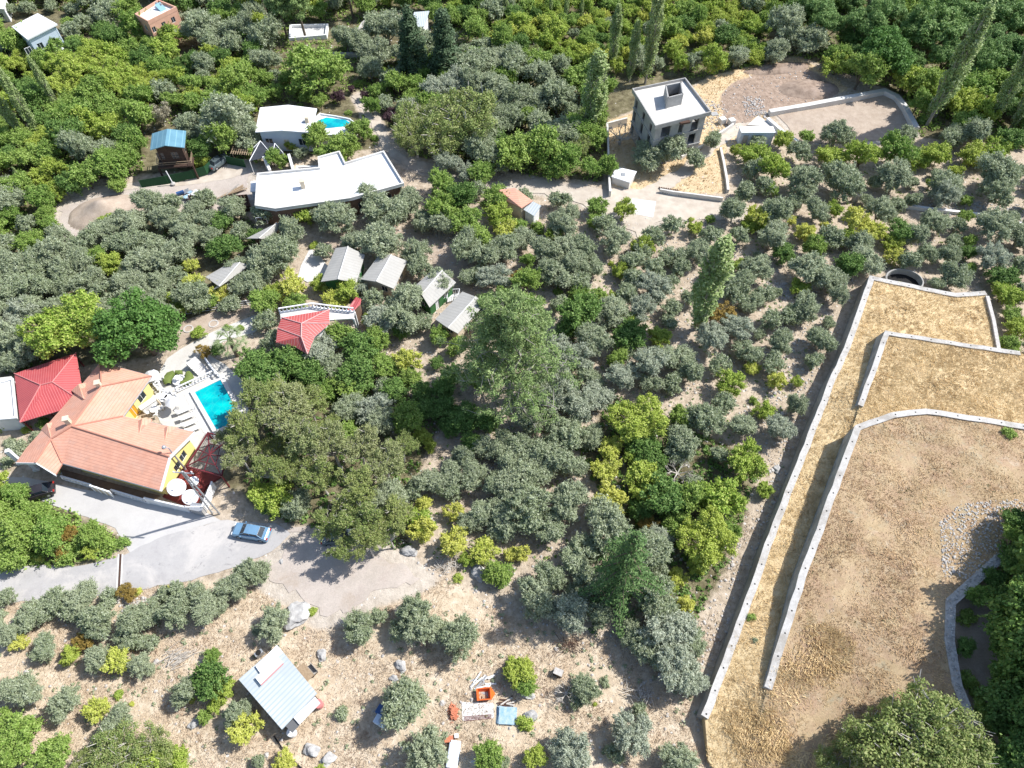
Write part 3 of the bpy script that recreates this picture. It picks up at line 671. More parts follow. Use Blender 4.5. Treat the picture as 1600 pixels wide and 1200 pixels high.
def shrink(poly, d):
    """move every edge of a ccw polygon inwards by d"""
    n = len(poly); out = []
    ar = sum(poly[i][0] * poly[(i + 1) % n][1] - poly[(i + 1) % n][0] * poly[i][1] for i in range(n)); sg = 1 if ar > 0 else -1
    for i in range(n):
        p0, p1, p2 = [Vector(poly[(i + k) % n][:2]) for k in (-1, 0, 1)]
        e1 = (p1 - p0).normalized(); e2 = (p2 - p1).normalized()
        n1 = Vector((-e1.y, e1.x)) * sg; n2 = Vector((-e2.y, e2.x)) * sg; bis = (n1 + n2)
        bis = bis / max(.3, bis.dot(n1)) if bis.length > .1 else n1
        out.append((p1.x + bis.x * d, p1.y + bis.y * d))
    return out
def walls(parent, poly, z0, z1, mat, ops=None, frame='white_paint', glazed=True, th=.22, name='wall', floor=True):
    """outer walls on a polygon; ops: {edge: [(t0,t1,zl,zh), ...]}"""
    ops = ops or {}; n = len(poly)
    ar = sum(poly[i][0] * poly[(i + 1) % n][1] - poly[(i + 1) % n][0] * poly[i][1] for i in range(n))
    mb = MB()
    for i in range(n):
        a, b = poly[i], poly[(i + 1) % n]; t = th * (1 if ar > 0 else -1)
        opening_wall(mb, a, b, z0, z1, ops.get(i, ()), t)
        A, B = Vector((a[0], a[1], 0)), Vector((b[0], b[1], 0)); d = (B - A).normalized(); nr = Vector((-d.y, d.x, 0)) * (1 if ar > 0 else -1)
        if glazed:
            for o in ops.get(i, ()):
                p = A + d * o[0] + nr * .1; q = A + d * o[1] + nr * .1; zl, zh = o[2], o[3]
                door = zl < z0 + .15 + .3 and zh - zl > 1.8 and len(o) > 4
                fr = MB(); w = .07
                for s, e in ((Vector((p.x, p.y, zl)), Vector((p.x, p.y, zh))), (Vector((q.x, q.y, zl)), Vector((q.x, q.y, zh))), (Vector((p.x, p.y, zl)), Vector((q.x, q.y, zl))), (Vector((p.x, p.y, zh)), Vector((q.x, q.y, zh)))):
                    fr.bar(s, e, w)
                m = (p + q) / 2; fr.bar((m.x, m.y, zl), (m.x, m.y, zh), .05)
                f = fr.build('door' if door else 'window', m_[frame], parent)
                g = MB().add([(p.x, p.y, zl), (q.x, q.y, zl), (q.x, q.y, zh), (p.x, p.y, zh)], [(0, 1, 2, 3)]).build('door_panel' if door else 'pane', m_[o[4]] if door else m_['glass'], f)
    w = mb.build(name, mat, parent)
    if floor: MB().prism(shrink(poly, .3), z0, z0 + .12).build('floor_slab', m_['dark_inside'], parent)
    return w
def elen(poly, i): return math.hypot(poly[(i + 1) % len(poly)][0] - poly[i][0], poly[(i + 1) % len(poly)][1] - poly[i][1])
def parapet(parent, poly, z, h, mat, w=.25, name='parapet'):
    mb = MB(); inn = shrink(poly, w); n = len(poly)
    ar = sum(poly[i][0] * poly[(i + 1) % n][1] - poly[(i + 1) % n][0] * poly[i][1] for i in range(n)); O = list(poly); 
    if ar < 0: O = O[::-1]; inn = inn[::-1]
    for i in range(n):
        j = (i + 1) % n
        vs = [(O[i][0], O[i][1], z), (O[j][0], O[j][1], z), (inn[j][0], inn[j][1], z), (inn[i][0], inn[i][1], z)]; vs += [(a, b, z + h) for a, b, _ in vs]
        mb.add(vs, [(4, 5, 6, 7), (0, 1, 5, 4), (2, 3, 7, 6)])
    return mb.build(name, mat, parent)
def Gs(pts, z, sx=0, sy=0, k=4.0): return [G(sx + x / k, sy + y / k, z) for x, y in pts]

# ------------------------------------------------------------------ terracotta house
def big_house():
    t = thing('tiled_house', 'large yellow walled house under a spreading terracotta tiled roof beside the pool', 'house')
    e, r = 3.3, 5.0
    g = lambda x, y, z: G(x / 4, 550 + y / 4, z)
    A, B, C, D = g(625, 65, e), g(950, 150, e), g(770, 402, e), g(1215, 500, e)
    Fp, Gp, P1, P2, P3 = g(1000, 865, e), g(390, 695, e), g(345, 768, e), g(100, 690, e), g(160, 605, e)
    R1, R2, R3, PR, PF = g(635, 215, r), g(450, 465, r), g(1058, 655, r - .1), g(320, 545, r - .6), g(222, 692, r - .9)
    A2 = g(392, 345, e)   # bend of the long west eave
    faces = [[A, B, R1], [B, C, R2, R1], [A, R1, R2], [A, R2, A2], [A2, R2, PR], [A2, PR, P3], [R2, C, R3], [C, D, R3], [R2, R3, Fp, Gp], [R2, Gp, PR], [PR, Gp, P1, PF], [P3, PR, PF, P2]]
    rf = roof_slab(faces, .2).build('roof', m_['terracotta'], t)
    # ridge caps in mortar and tile
    rc = MB()
    for a, b in ((R1, A), (R1, B), (R1, R2), (R2, R3), (R2, C), (R2, PR), (PR, PF), (PR, Gp)):
        up = Vector((0, 0, .06)); rc.tube([a + up, b + up], .11, 6)
    rc.build('ridge_tiles', MATS['terracotta'], rf)
    # gablets and dormers
    for a, b, w, nm in ((g(890, 415, e + .45), g(862, 545, e + .95), 1.0, 0), (g(1048, 462, e + .45), g(1022, 592, e + 1.0), 1.0, 0), (g(490, 200, e + .6), g(520, 290, e + 1.3), 1.2, 1), (g(292, 445, e + .5), g(318, 540, e + 1.1), 1.0, 1)):
        d = (b - a); d.z = 0; d.normalize(); s = Vector((-d.y, d.x, 0)) * w
        lo = Vector((0, 0, -.55)); roof_slab([[a, b, b + s * .25 + lo, a + s + lo], [a, b, b - s * .25 + lo, a - s + lo]], .12).build('gablet', m_['terracotta'], t)
    for x, y in ((625, 215), (430, 440)):
        p = g(x, y, r - .1); c = MB().box(p + Vector((0, 0, .3)), (.55, .55, 1.2), .3).box(p + Vector((0, 0, .95)), (.75, .75, .12), .3); c.build('chimney', m_['cream'], t)
    # fascia boards on the gable and the porch
    fb = MB(); dz = Vector((0, 0, -.22))
    for a, b in ((Fp, R3), (R3, D), (P2, PF), (PF, P1)): MB().bar(a + dz, b + dz, .12, .42).build('fascia', m_['white_paint'], t)
    gut = MB()
    for a, b in ((Gp, Fp), (B, C), (C, D), (A, B)): gut.tube([a + Vector((0, 0, -.1)), b + Vector((0, 0, -.1))], .09, 6)
    gut.build('gutter', m_['steel'], t)
    # walls: the wing and the main block, set under the eaves
    wing = shrink([(p.x, p.y) for p in (A, B, C, R2, A2)], .7)
    ne = [i for i in range(5)]
    L = elen(wing, 1)
    walls(t, wing, -.3, e - .05, m_['yellow_wall'], {1: [(1.2, 2.6, .9, 2.2), (3.5, 4.6, 0, 2.2, 'orange_door'), (5.8, 7.2, .9, 2.2)], 0: [(1.5, 3, .9, 2.2)]})
    main = shrink([(p.x, p.y) for p in (C, D, Fp, Gp, R2)], .75)
    Lr = elen(main, 1); Lf = elen(main, 2)
    walls(t, main, -.3, e - .05, m_['yellow_wall'], {1: [(1.5, 2.7, .9, 2.2), (Lr - 4, Lr - 2.9, .9, 2.1)], 2: [(k, k + 1.4, .9, 2.2) for k in (2, 5.5, 12, 15)] + [(9, 10, 0, 2.1, 'orange_door')]})
    # gable triangle above the right-hand wall
    a, b = main[1], main[2]; cc = R3
    inn = Vector((main[4][0], main[4][1], 0)); mid = Vector(((a[0] + b[0]) / 2, (a[1] + b[1]) / 2, 0)); dd = (Vector((R3.x, R3.y, 0)) - inn).normalized()
    MB().add([(a[0], a[1], e - .06), (b[0], b[1], e - .06), (R3.x - dd.x * .7, R3.y - dd.y * .7, r - .4)], [(0, 1, 2)]).build('gable_wall', m_['yellow_wall'], t)
    # porch piers
    for x, y in ((360, 745), (130, 690), (230, 730)):
        p = g(x, y, 0); MB().box((p.x, p.y, 1.5), (.5, .5, 3.3), .3).box((p.x, p.y, .1), (.7, .7, .4), .3).build('porch_pier', m_['yellow_wall'] if x == 360 else m_['white_wall'], t)
    # balustraded verandah along the road
    return t
BH = big_house()

def red_pavilion():
    t = thing('red_roofed_pavilion', 'open pavilion with a hipped bright red ribbed sheet roof behind the tiled house', 'pavilion')
    g = lambda x, y, z: G(x / 4, 550 + y / 4, z)
    e, r = 2.9, 4.2
    a, b, c, d = g(90, 135, e), g(475, 5, e), g(530, 320, 2.5), g(125, 440, e)
    Ra, Rb = g(255, 207, r), g(328, 188, r)
    rf = roof_slab([[a, Ra, d], [a, b, Rb, Ra], [b, c, Rb], [d, Ra, Rb], [d, Rb, c]], .08).build('roof', m_['red_sheet'], t)
    rc = MB()
    for p, q in ((a, Ra), (b, Rb), (d, Ra), (Ra, Rb), (c, Rb)): rc.tube([p + Vector((0, 0, .05)), q + Vector((0, 0, .05))], .08, 5)
    rc.build('ridge_cap', m_['red_sheet'], rf)
    for p in (a, b, d, a.lerp(b, .5), a.lerp(d, .5), d.lerp(c, .45)):
        q = p.lerp((a + c) / 2, .06); MB().box((q.x, q.y, 1.3), (.16, .16, 2.9)).build('post', m_['maroon'], t)
    fr = MB()
    for p, q in ((a, b), (b, c), (d, a), (d, c)):
        P_ = p.lerp((a + c) / 2, .06); Q_ = q.lerp((a + c) / 2, .06); fr.bar((P_.x, P_.y, 2.6), (Q_.x, Q_.y, 2.6), .12, .2)
    fr.build('roof_frame', m_['maroon'], t)
    q = [g(100, 160, .1), g(470, 30, .1), g(520, 310, .1), g(130, 430, .1)]
    MB().prism(q, -.3, .12).build('floor', m_['maroon_tiles'], t)
    # white flat-roofed block beside it
    w = thing('flat_roofed_annex', 'low white annex with a pale flat roof beside the red ribbed pavilion roof', 'annex')
    poly = [tuple(G(x, y, 2.6)[:2]) for x, y in ((-50, 612), (22, 592), (28, 655), (-50, 662))]
    walls(w, shrink(poly, .2), -.3, 2.5, m_['white_wall'], {1: [(1, 2.4, .9, 2.1)]})
    MB().prism(poly, 2.5, 2.66).build('roof', m_['roof_concrete'], w); parapet(w, poly, 2.66, .25, m_['white_wall'])
    lb = thing('flat_roofed_annex', 'long pale flat roofed annex reaching towards the red pavilion', 'annex')
    poly = [tuple(G(x, y, 2.2)[:2]) for x, y in ((-60, 596), (22, 586), (24, 588), (20, 612), (-60, 632))]
    poly = [tuple(G(x, y, 1.6)[:2]) for x, y in ((-70, 598), (18, 588), (24, 606), (-70, 611))]
    walls(lb, shrink(poly, .1), -.3, 1.5, m_['white_wall']); MB().prism(poly, 1.5, 1.62).build('roof', m_['roof_concrete'], lb)
red_pavilion()

# ------------------------------------------------------------------ pool
def pool():
    t = thing('swimming_pool', 'rectangular turquoise swimming pool with a white rim on the patio', 'pool')
    g = lambda x, y, z=0: G(x / 4, 550 + y / 4, z)
    q = [g(1222, 258), g(1382, 180), g(1520, 428), g(1358, 493)]
    q = [(p.x, p.y) for p in q]; top = .32
    out = shrink(q, -.55); n = 4
    mb = MB()
    for i in range(4):
        j = (i + 1) % 4
        vs = [(*out[i], top), (*out[j], top), (*q[j], top), (*q[i], top), (*out[i], -.3), (*out[j], -.3), (*q[j], -1.4 + .3), (*q[i], -1.1)]
        mb.add(vs, [(0, 1, 2, 3), (0, 4, 5, 1), (3, 2, 6, 7)])
    mb.build('rim', m_['pave_white'], t)
    w = bpy.data.materials.new('pool_water'); w.use_nodes = True; N = w.node_tree.nodes; L = w.node_tree.links; b = N['Principled BSDF']
    b.inputs['Roughness'].default_value = .04; b.inputs['Specular IOR Level'].default_value = .35
    tc = N.new('ShaderNodeTexCoord'); gr = N.new('ShaderNodeTexNoise'); gr.inputs['Scale'].default_value = .35; gr.inputs['Detail'].default_value = 3; L.new(tc.outputs['Object'], gr.inputs['Vector'])
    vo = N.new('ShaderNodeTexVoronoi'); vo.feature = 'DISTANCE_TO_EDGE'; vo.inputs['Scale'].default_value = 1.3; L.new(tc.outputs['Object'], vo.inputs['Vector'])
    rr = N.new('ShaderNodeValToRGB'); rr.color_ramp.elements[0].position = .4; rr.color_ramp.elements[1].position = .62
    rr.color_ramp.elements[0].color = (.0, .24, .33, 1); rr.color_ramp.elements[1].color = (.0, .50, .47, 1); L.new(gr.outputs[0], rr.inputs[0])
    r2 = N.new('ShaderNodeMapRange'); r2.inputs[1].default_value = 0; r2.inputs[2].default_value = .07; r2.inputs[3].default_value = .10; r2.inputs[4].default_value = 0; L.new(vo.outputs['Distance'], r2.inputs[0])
    mx = N.new('ShaderNodeMix'); mx.data_type = 'RGBA'; L.new(r2.outputs[0], mx.inputs[0]); L.new(rr.outputs[0], mx.inputs[6]); mx.inputs[7].default_value = (.15, .65, .58, 1)  # soft caustic light lines painted into the water colour
    L.new(mx.outputs[2], b.inputs['Base Color'])
    bp = N.new('ShaderNodeBump'); bp.inputs['Strength'].default_value = .12; n3 = N.new('ShaderNodeTexNoise'); n3.inputs['Scale'].default_value = 2.5; L.new(n3.outputs[0], bp.inputs['Height']); L.new(bp.outputs[0], b.inputs['Normal'])
    MATS['pool_water'] = w
    MB().add([(*p, top - .1) for p in q], [(0, 1, 2, 3)] if sum(q[i][0] * q[(i + 1) % 4][1] - q[(i + 1) % 4][0] * q[i][1] for i in range(4)) > 0 else [(3, 2, 1, 0)]).build('water', w, t)
    # white surround
    dk = [g(1150, 265), g(1395, 150), g(1440, 215), g(1560, 440), g(1380, 560), g(1270, 500)]
    o, _ = patch('pool_deck', dk, m_['pave_white'], .09)
    # ladder
    l = MB(); p = g(1245, 350, top)
    for s in (-.25, .25): l.tube([p + Vector((-.5, s, 0)), p + Vector((-.4, s, .7)), p + Vector((.1, s, .7)), p + Vector((.2, s, -.3))], .03, 6)
    l.build('ladder', m_['steel'], t)
pool()
def balustrade(label, pts, h=.9, step=.45, parent=None, mat='white_paint'):
    t = thing('balustrade', label, 'balustrade', group='white balustrades')
    dn = [p for p in pts]; rail = MB(); low = MB()
    for a, b in zip(dn[:-1], dn[1:]):
        rail.bar((a.x, a.y, a.z + h), (b.x, b.y, b.z + h), .2, .12); low.bar((a.x, a.y, a.z + .08), (b.x, b.y, b.z + .08), .22, .16)
    rail.build('top_rail', m_[mat], t); low.build('foot_rail', m_[mat], t)
    d = 0; bm = None; cnt = 0
    for a, b in zip(dn[:-1], dn[1:]):
        L = (b - a).length; k = int(L / step)
        for j in range(k + 1):
            if cnt >= 95: break
            p = a.lerp(b, j / max(k, 1)); big = j % 6 == 0
            if bm is None: o = MB().lathe([(.05, .14), (.09, .25), (.1, .35), (.05, .55), (.045, .7), (.08, .86)], n=8).build('baluster', m_[mat], t); bm = o.data
            else: o = bpy.data.objects.new('baluster', bm); COL.objects.link(o); o.parent = t
            o.location = p; o.scale = (1.6, 1.6, h / .9) if big else (1, 1, h / .9); cnt += 1
    return t
g4 = lambda x, y, z=0: G(x / 4, 550 + y / 4, z)
balustrade('straight white balustrade between the patio hedges and the pool', [g4(1110, 248, .1), g4(1345, 140, .1)])
balustrade('curved white balustrade at the corner of the yellow wing', [g4(960, 195, .1), g4(985, 235, .1), g4(1030, 265, .1), g4(1075, 268, .1), g4(1105, 250, .1)])
balustrade('white balustrade around the dining corner by the yellow wall', [g4(945, 170, .1), g4(975, 162, .1), g4(1000, 180, .1), g4(985, 215, .1)])
balustrade('white balustrade of the verandah beside the driveway', [g4(400, 795, .1), g4(590, 850, .1)])
balustrade('white verandah balustrade between the two solid road panels', [g4(712, 880, .1), g4(930, 945, .1)])
balustrade('white stair balustrade climbing from the pool corner', [g4(1285, 50, .3), g4(1345, 130, .3), g4(1375, 160, .3)])
# fences along the road
def panel(label, a, b, h=1.3, mat='white_wall', slats=False, name='road_fence'):
    t = thing(name, label, 'fence', group='white road fence')
    mb = MB(); n = max(1, int((b - a).length / (.22 if slats else 2.2)))
    if slats:
        for i in range(n): p = a.lerp(b, (i + .5) / n); mb.box((p.x, p.y, h / 2), (.1, .04, h), math.atan2(b.y - a.y, b.x - a.x))
    else: mb.bar((a.x, a.y, h / 2), (b.x, b.y, h / 2), .12, h)
    mb.build('panel', m_[mat], t)
    for i in range(0, 4):
        p = a.lerp(b, i / 3); MB().box((p.x, p.y, h / 2 + .04), (.2, .2, h + .1), .3).build('post', m_['white_paint'], t)
    MB().bar((a.x, a.y, h + .03), (b.x, b.y, h + .03), .18, .07).build('coping', m_['white_paint'], t)
panel('solid cream panel in the verandah balustrade beside the driveway', g4(600, 868), g4(712, 905), 1.5, 'cream')
panel('long solid white fence panels below the satellite dishes', g4(935, 945), g4(1180, 1000), 1.5)
panel('slatted white gate at the corner below the satellite dishes', g4(1185, 1000), g4(1290, 1000), 1.5, slats=True)
panel('white fence climbing behind the satellite dishes', g4(1290, 1000), g4(1350, 850), 1.6)
# plinth under the verandah
vt = thing('verandah', 'brown tiled verandah strip between the terracotta house and the road balustrade', 'verandah')
MB().prism([g4(385, 735), g4(1000, 900), g4(935, 935), g4(590, 855), g4(400, 795)], -.3, .13).build('floor', m_['brown_wall'], vt)
bx = thing('meter_cabinet', 'grey utility cabinet with a lid beside the pole foot', 'cabinet', g4(1255, 1000))
MB().box((0, 0, .7), (1.5, .8, 1.4), -.2).build('cabinet_body', m_['concrete'], bx, bevel=.03); MB().box((0, 0, 1.44), (1.7, 1.0, .08), -.2).build('lid', m_['steel'], bx); MB().box((.05, -.43, .7), (1.1, .04, 1.0), -.2).build('door', m_['steel'], bx)
# maroon pergola and terrace
def pergola():
    g = g4
    t = thing('steel_pergola', 'dark red steel pergola frame at the pool end of the yellow house', 'pergola')
    h = 3.0; c = [g(1300, 505, h), g(1440, 540, h), g(1385, 775, h), g(1165, 715, h)]
    hub = g(1310, 640, h + .9)
    for p in c: MB().box((p.x, p.y, h / 2), (.16, .16, h + .2)).build('post', m_['maroon'], t)
    for i in range(4):
        MB().bar(c[i], c[(i + 1) % 4], .14, .2).build('beam', m_['maroon'], t); MB().bar(c[i], hub, .12).build('rafter', m_['maroon'], t)
        MB().bar(c[i].lerp(c[(i + 1) % 4], .5), hub, .1).build('rafter', m_['maroon'], t)
        MB().bar(c[i].lerp(hub, .5), c[(i + 1) % 4].lerp(hub, .5), .08).build('purlin', m_['maroon'], t)
    d = thing('tiled_terrace', 'dark red tiled terrace holding the satellite dishes', 'terrace')
    q = [g(1150, 725), g(1390, 780), g(1300, 835), g(1215, 985), g(1020, 910)]
    MB().prism(q, -.3, .25).build('floor', m_['maroon_tiles'], d)
    d2 = thing('slatted_terrace', 'grey slatted deck under the dark red pergola frame', 'deck'); q = [g(1290, 520), g(1430, 550), g(1380, 765), g(1175, 720)]
    mb = MB(); a, b, cc, dd = q
    for i in range(16): mb.bar(a.lerp(b, i / 15) + Vector((0, 0, .14)), dd.lerp(cc, i / 15) + Vector((0, 0, .14)), .28, .08)
    mb.build('slats', m_['grey_bark'], d2)
pergola()
def dish(label, p, R, tilt, az, sup=1.2):
    t = thing('satellite_dish', label, 'satellite dish', p, group='satellite dishes')
    n, m = 28, 6; vs = [(0, 0, 0)]; 
    for j in range(1, m + 1):
        r = R * j / m
        for k in range(n): a = 2 * math.pi * k / n; vs.append((r * math.cos(a), r * math.sin(a), .28 * r * r / R))
    fs = [(0, 1 + k, 1 + (k + 1) % n) for k in range(n)] + [(1 + (j - 1) * n + k, 1 + j * n + k, 1 + j * n + (k + 1) % n, 1 + (j - 1) * n + (k + 1) % n) for j in range(1, m) for k in range(n)]
    o = MB().add(vs, fs).build('reflector', m_['white_paint'], t, smooth=True); so = o.modifiers.new('s', 'SOLIDIFY'); so.thickness = .05
    q = Vector((math.cos(az) * math.sin(tilt), math.sin(az) * math.sin(tilt), math.cos(tilt))).to_track_quat('Z', 'Y'); o.rotation_euler = q.to_euler(); o.location = (0, 0, sup)
    f = q @ Vector((0, 0, R * .95)) + Vector((0, 0, sup)); arm = MB()
    for k in range(3): a = 2.1 * k; arm.tube([q @ Vector((R * .95 * math.cos(a), R * .95 * math.sin(a), .26 * R)) + Vector((0, 0, sup)), f], .025, 5)
    arm.build('feed_arm', m_['steel'], t); MB().lathe([(.0, .12), (.1, .1), (.12, -.1), (0, -.12)], n=10, c=f).build('receiver', m_['white_paint'], t)
    MB().tube([(0, 0, 0), (0, 0, sup)], .08, 8).tube([(.5 * R, 0, 0), (0, 0, sup * .6)], .04, 5).build('stand', m_['steel'], t)
dish('largest round white satellite dish on the red tiled terrace', g4(1135, 885, .25), 1.1, .35, -.6, 1.6)
dish('small white satellite dish behind the largest dish', g4(1232, 835, .25), .6, .4, -.4, 1.2)
dish('oval looking white dish tipped towards the slatted gate', g4(1205, 925, .25), .95, .75, -.9, .9)
# loungers, dining sets, hedges
def lounger_proto():
    t = thing('sun_lounger', 'x', 'sun lounger', group='white sun loungers by the pool')
    MB().box((0, 0, .3), (1.9, .62, .08)).build('seat', m_['white_paint'], t, bevel=.02)
    MB().box((.75, 0, .5), (.62, .6, .07), M=Matrix.Rotation(-.7, 3, 'Y')).build('backrest', m_['white_paint'], t, bevel=.02)
    for x in (-.8, .8):
        for y in (-.25, .25): MB().box((x, y, .13), (.07, .07, .28)).build('leg', m_['white_paint'], t)
    return t
def copy_thing(t, loc, rz=0, scale=None, label=None, group=None):
    r = t.copy(); COL.objects.link(r); r.location = loc; r.rotation_euler = (0, 0, rz)
    if scale is not None: r.scale = (scale,) * 3 if not hasattr(scale, '__len__') else scale
    if label: r['label'] = label
    if group: r['group'] = group
    for ch in t.children:
        c = ch.copy(); COL.objects.link(c); c.parent = r
        for q in ch.children: d = q.copy(); COL.objects.link(d); d.parent = c
    return r
lp = lounger_proto(); az = (g4(1200, 350) - g4(1115, 385)); rz = math.atan2(az.y, az.x)
for i, (x, y, lb) in enumerate(((1150, 372, 'white lounger beside the sail-shaped parasol'), (1172, 412, 'second white sun lounger from the parasol'), (1188, 452, 'third white sun lounger from the parasol'), (1212, 488, 'white sun lounger closest to the house roof corner'))):
    if i == 0: lp.location = g4(x, y, .1); lp.rotation_euler.z = rz + math.pi; lp['label'] = lb
    else: copy_thing(lp, g4(x, y, .1), rz + math.pi, label=lb)
def parasol(label, p, R, h, mat='white_paint', closed=False):
    t = thing('parasol', label, 'parasol', p, group='patio parasols')
    MB().tube([(0, 0, 0), (0, 0, h)], .04, 6).build('pole', m_['steel'], t); MB().lathe([(0, .12), (.3, .1), (.32, 0)], n=12).build('base', m_['concrete'], t)
    if closed: MB().lathe([(.03, h + .1), (.16, h - .5), (.12, h - 1.4), (.05, h - 1.6)], n=8).build('canopy', m_[mat], t)
    else: MB().lathe([(0, h + .1), (R * .5, h - .18), (R, h - .5)], n=8).build('canopy', m_[mat], t)
parasol('white open parasol over the poolside tables near the loungers', g4(1105, 355, .1), .95, 2.2)
parasol('folded parasol standing near the yellow wall', g4(1020, 350, .1), .5, 2.3, 'cream', True)
parasol('round white parasol at the balustraded dining corner', g4(975, 192, .1), 1.1, 2.2)
def table_set(label, p, R=.55):
    t = thing('patio_table', label, 'table', p, group='white patio tables')
    MB().lathe([(0, .74), (R, .74), (R, .7), (.05, .68), (.05, .05), (.28, .02)], n=18).build('tabletop', m_['white_paint'], t)
    for k in range(4):
        a = k * 1.57 + .4; q = (p.x + math.cos(a) * (R + .35), p.y + math.sin(a) * (R + .35), p.z)
        c = thing('patio_chair', f"white plastic chair, {('first','second','third','fourth')[k]} around the {label.split(' table')[0]} table", 'chair', q, a + math.pi, 'white patio chairs')
        MB().box((0, 0, .43), (.45, .45, .05)).build('seat', m_['white_paint'], c); MB().box((-.2, 0, .65), (.05, .45, .42)).build('backrest', m_['white_paint'], c)
        for x in (-.18, .18):
            for y in (-.18, .18): MB().box((x, y, .2), (.04, .04, .42)).build('leg', m_['white_paint'], c)
table_set('white corner table by the yellow wing', g4(1035, 290, .1)); table_set('white table below the curved balustrade', g4(1062, 300, .1), .5); table_set('white patio table near the yellow wall', g4(975, 375, .1)); table_set('lone white table between hedges and house', g4(985, 190, .1), .5)
tb = thing('buffet_counter', 'long white serving counter along the yellow wing', 'counter', g4(960, 330, .1), rz + .3)
MB().box((0, 0, .45), (3.2, .7, .9)).build('counter_body', m_['white_wall'], tb, bevel=.02); MB().box((0, 0, .93), (3.4, .85, .06)).build('counter_top', m_['pave_white'], tb)
def hedge(label, pts, w, h):
    t = thing('clipped_hedge', label, 'hedge', group='curved hedges on the patio')
    mb = MB(); r = random.Random(len(label)); n = len(pts)
    dn = seg_dense(pts, .35)
    for q in range(9):
        ring = []
    k = 10; vs = []
    for i, p in enumerate(dn):
        d = (dn[min(i + 1, len(dn) - 1)] - dn[max(i - 1, 0)]).normalized(); s = Vector((-d.y, d.x, 0)); tt = i / (len(dn) - 1); ww = w * (math.sin(math.pi * min(max(tt, .06), .94)) ** .35)
        for a in range(k):
            th = math.pi * a / (k - 1); vs.append(p + s * math.cos(th) * ww + Vector((0, 0, h * math.sin(th) ** .5 * (.9 + .1 * r.random()))))
    mb.add(vs, [(i * k + a, i * k + a + 1, (i + 1) * k + a + 1, (i + 1) * k + a) for i in range(len(dn) - 1) for a in range(k - 1)])
    mb.build('foliage', m_['clipped_hedge'], t, smooth=True)
hedge('curved clipped hedge nearer the yellow wing', [g4(1055, 210, .1), g4(1045, 180, .1), g4(1065, 150, .1), g4(1095, 135, .1)], .65, .6)
hedge('short clipped hedge piece between the two curved hedges', [g4(1102, 132, .1), g4(1125, 135, .1), g4(1132, 150, .1)], .5, .55)
hedge('curved clipped hedge nearer the pool', [g4(1135, 205, .1), g4(1165, 195, .1), g4(1185, 165, .1), g4(1180, 135, .1)], .65, .6)
fo = thing('fountain', 'small round white fountain between the curved hedges', 'fountain', g4(1122, 182, .1))
MB().lathe([(.9, 0), (.9, .35), (.75, .4), (.72, .2), (0, .18)], n=22).build('basin', m_['white_paint'], fo); MB().lathe([(.12, .2), (.1, .8), (.4, .95), (.38, 1.0), (0, .92)], n=14).build('bowl', m_['white_paint'], fo)
st = thing('stone_staircase', 'short white staircase between patio and pool corner', 'stairs', g4(1245, 110, 0), .9)
for k in range(7): MB().box((0, k * .42 - 1.4, .08 + k * .09), (1.6, .42, .2 + k * .16)).build('step', m_['pave_white'], st)
for x, y, lb in ((1180, 860, 'round stone ring around a young tree by the patio path'), (1338, 828, 'pale round tree ring nearest the fence in the garden soil')):
    p = G(x / 4, 300 + y / 4, .1); t = thing('stone_tree_ring', lb, 'tree ring', p, group='stone tree rings'); MB().lathe([(.55, 0), (.55, .25), (.75, .25), (.75, 0)], n=24).build('ring', m_['pale_stone'], t)

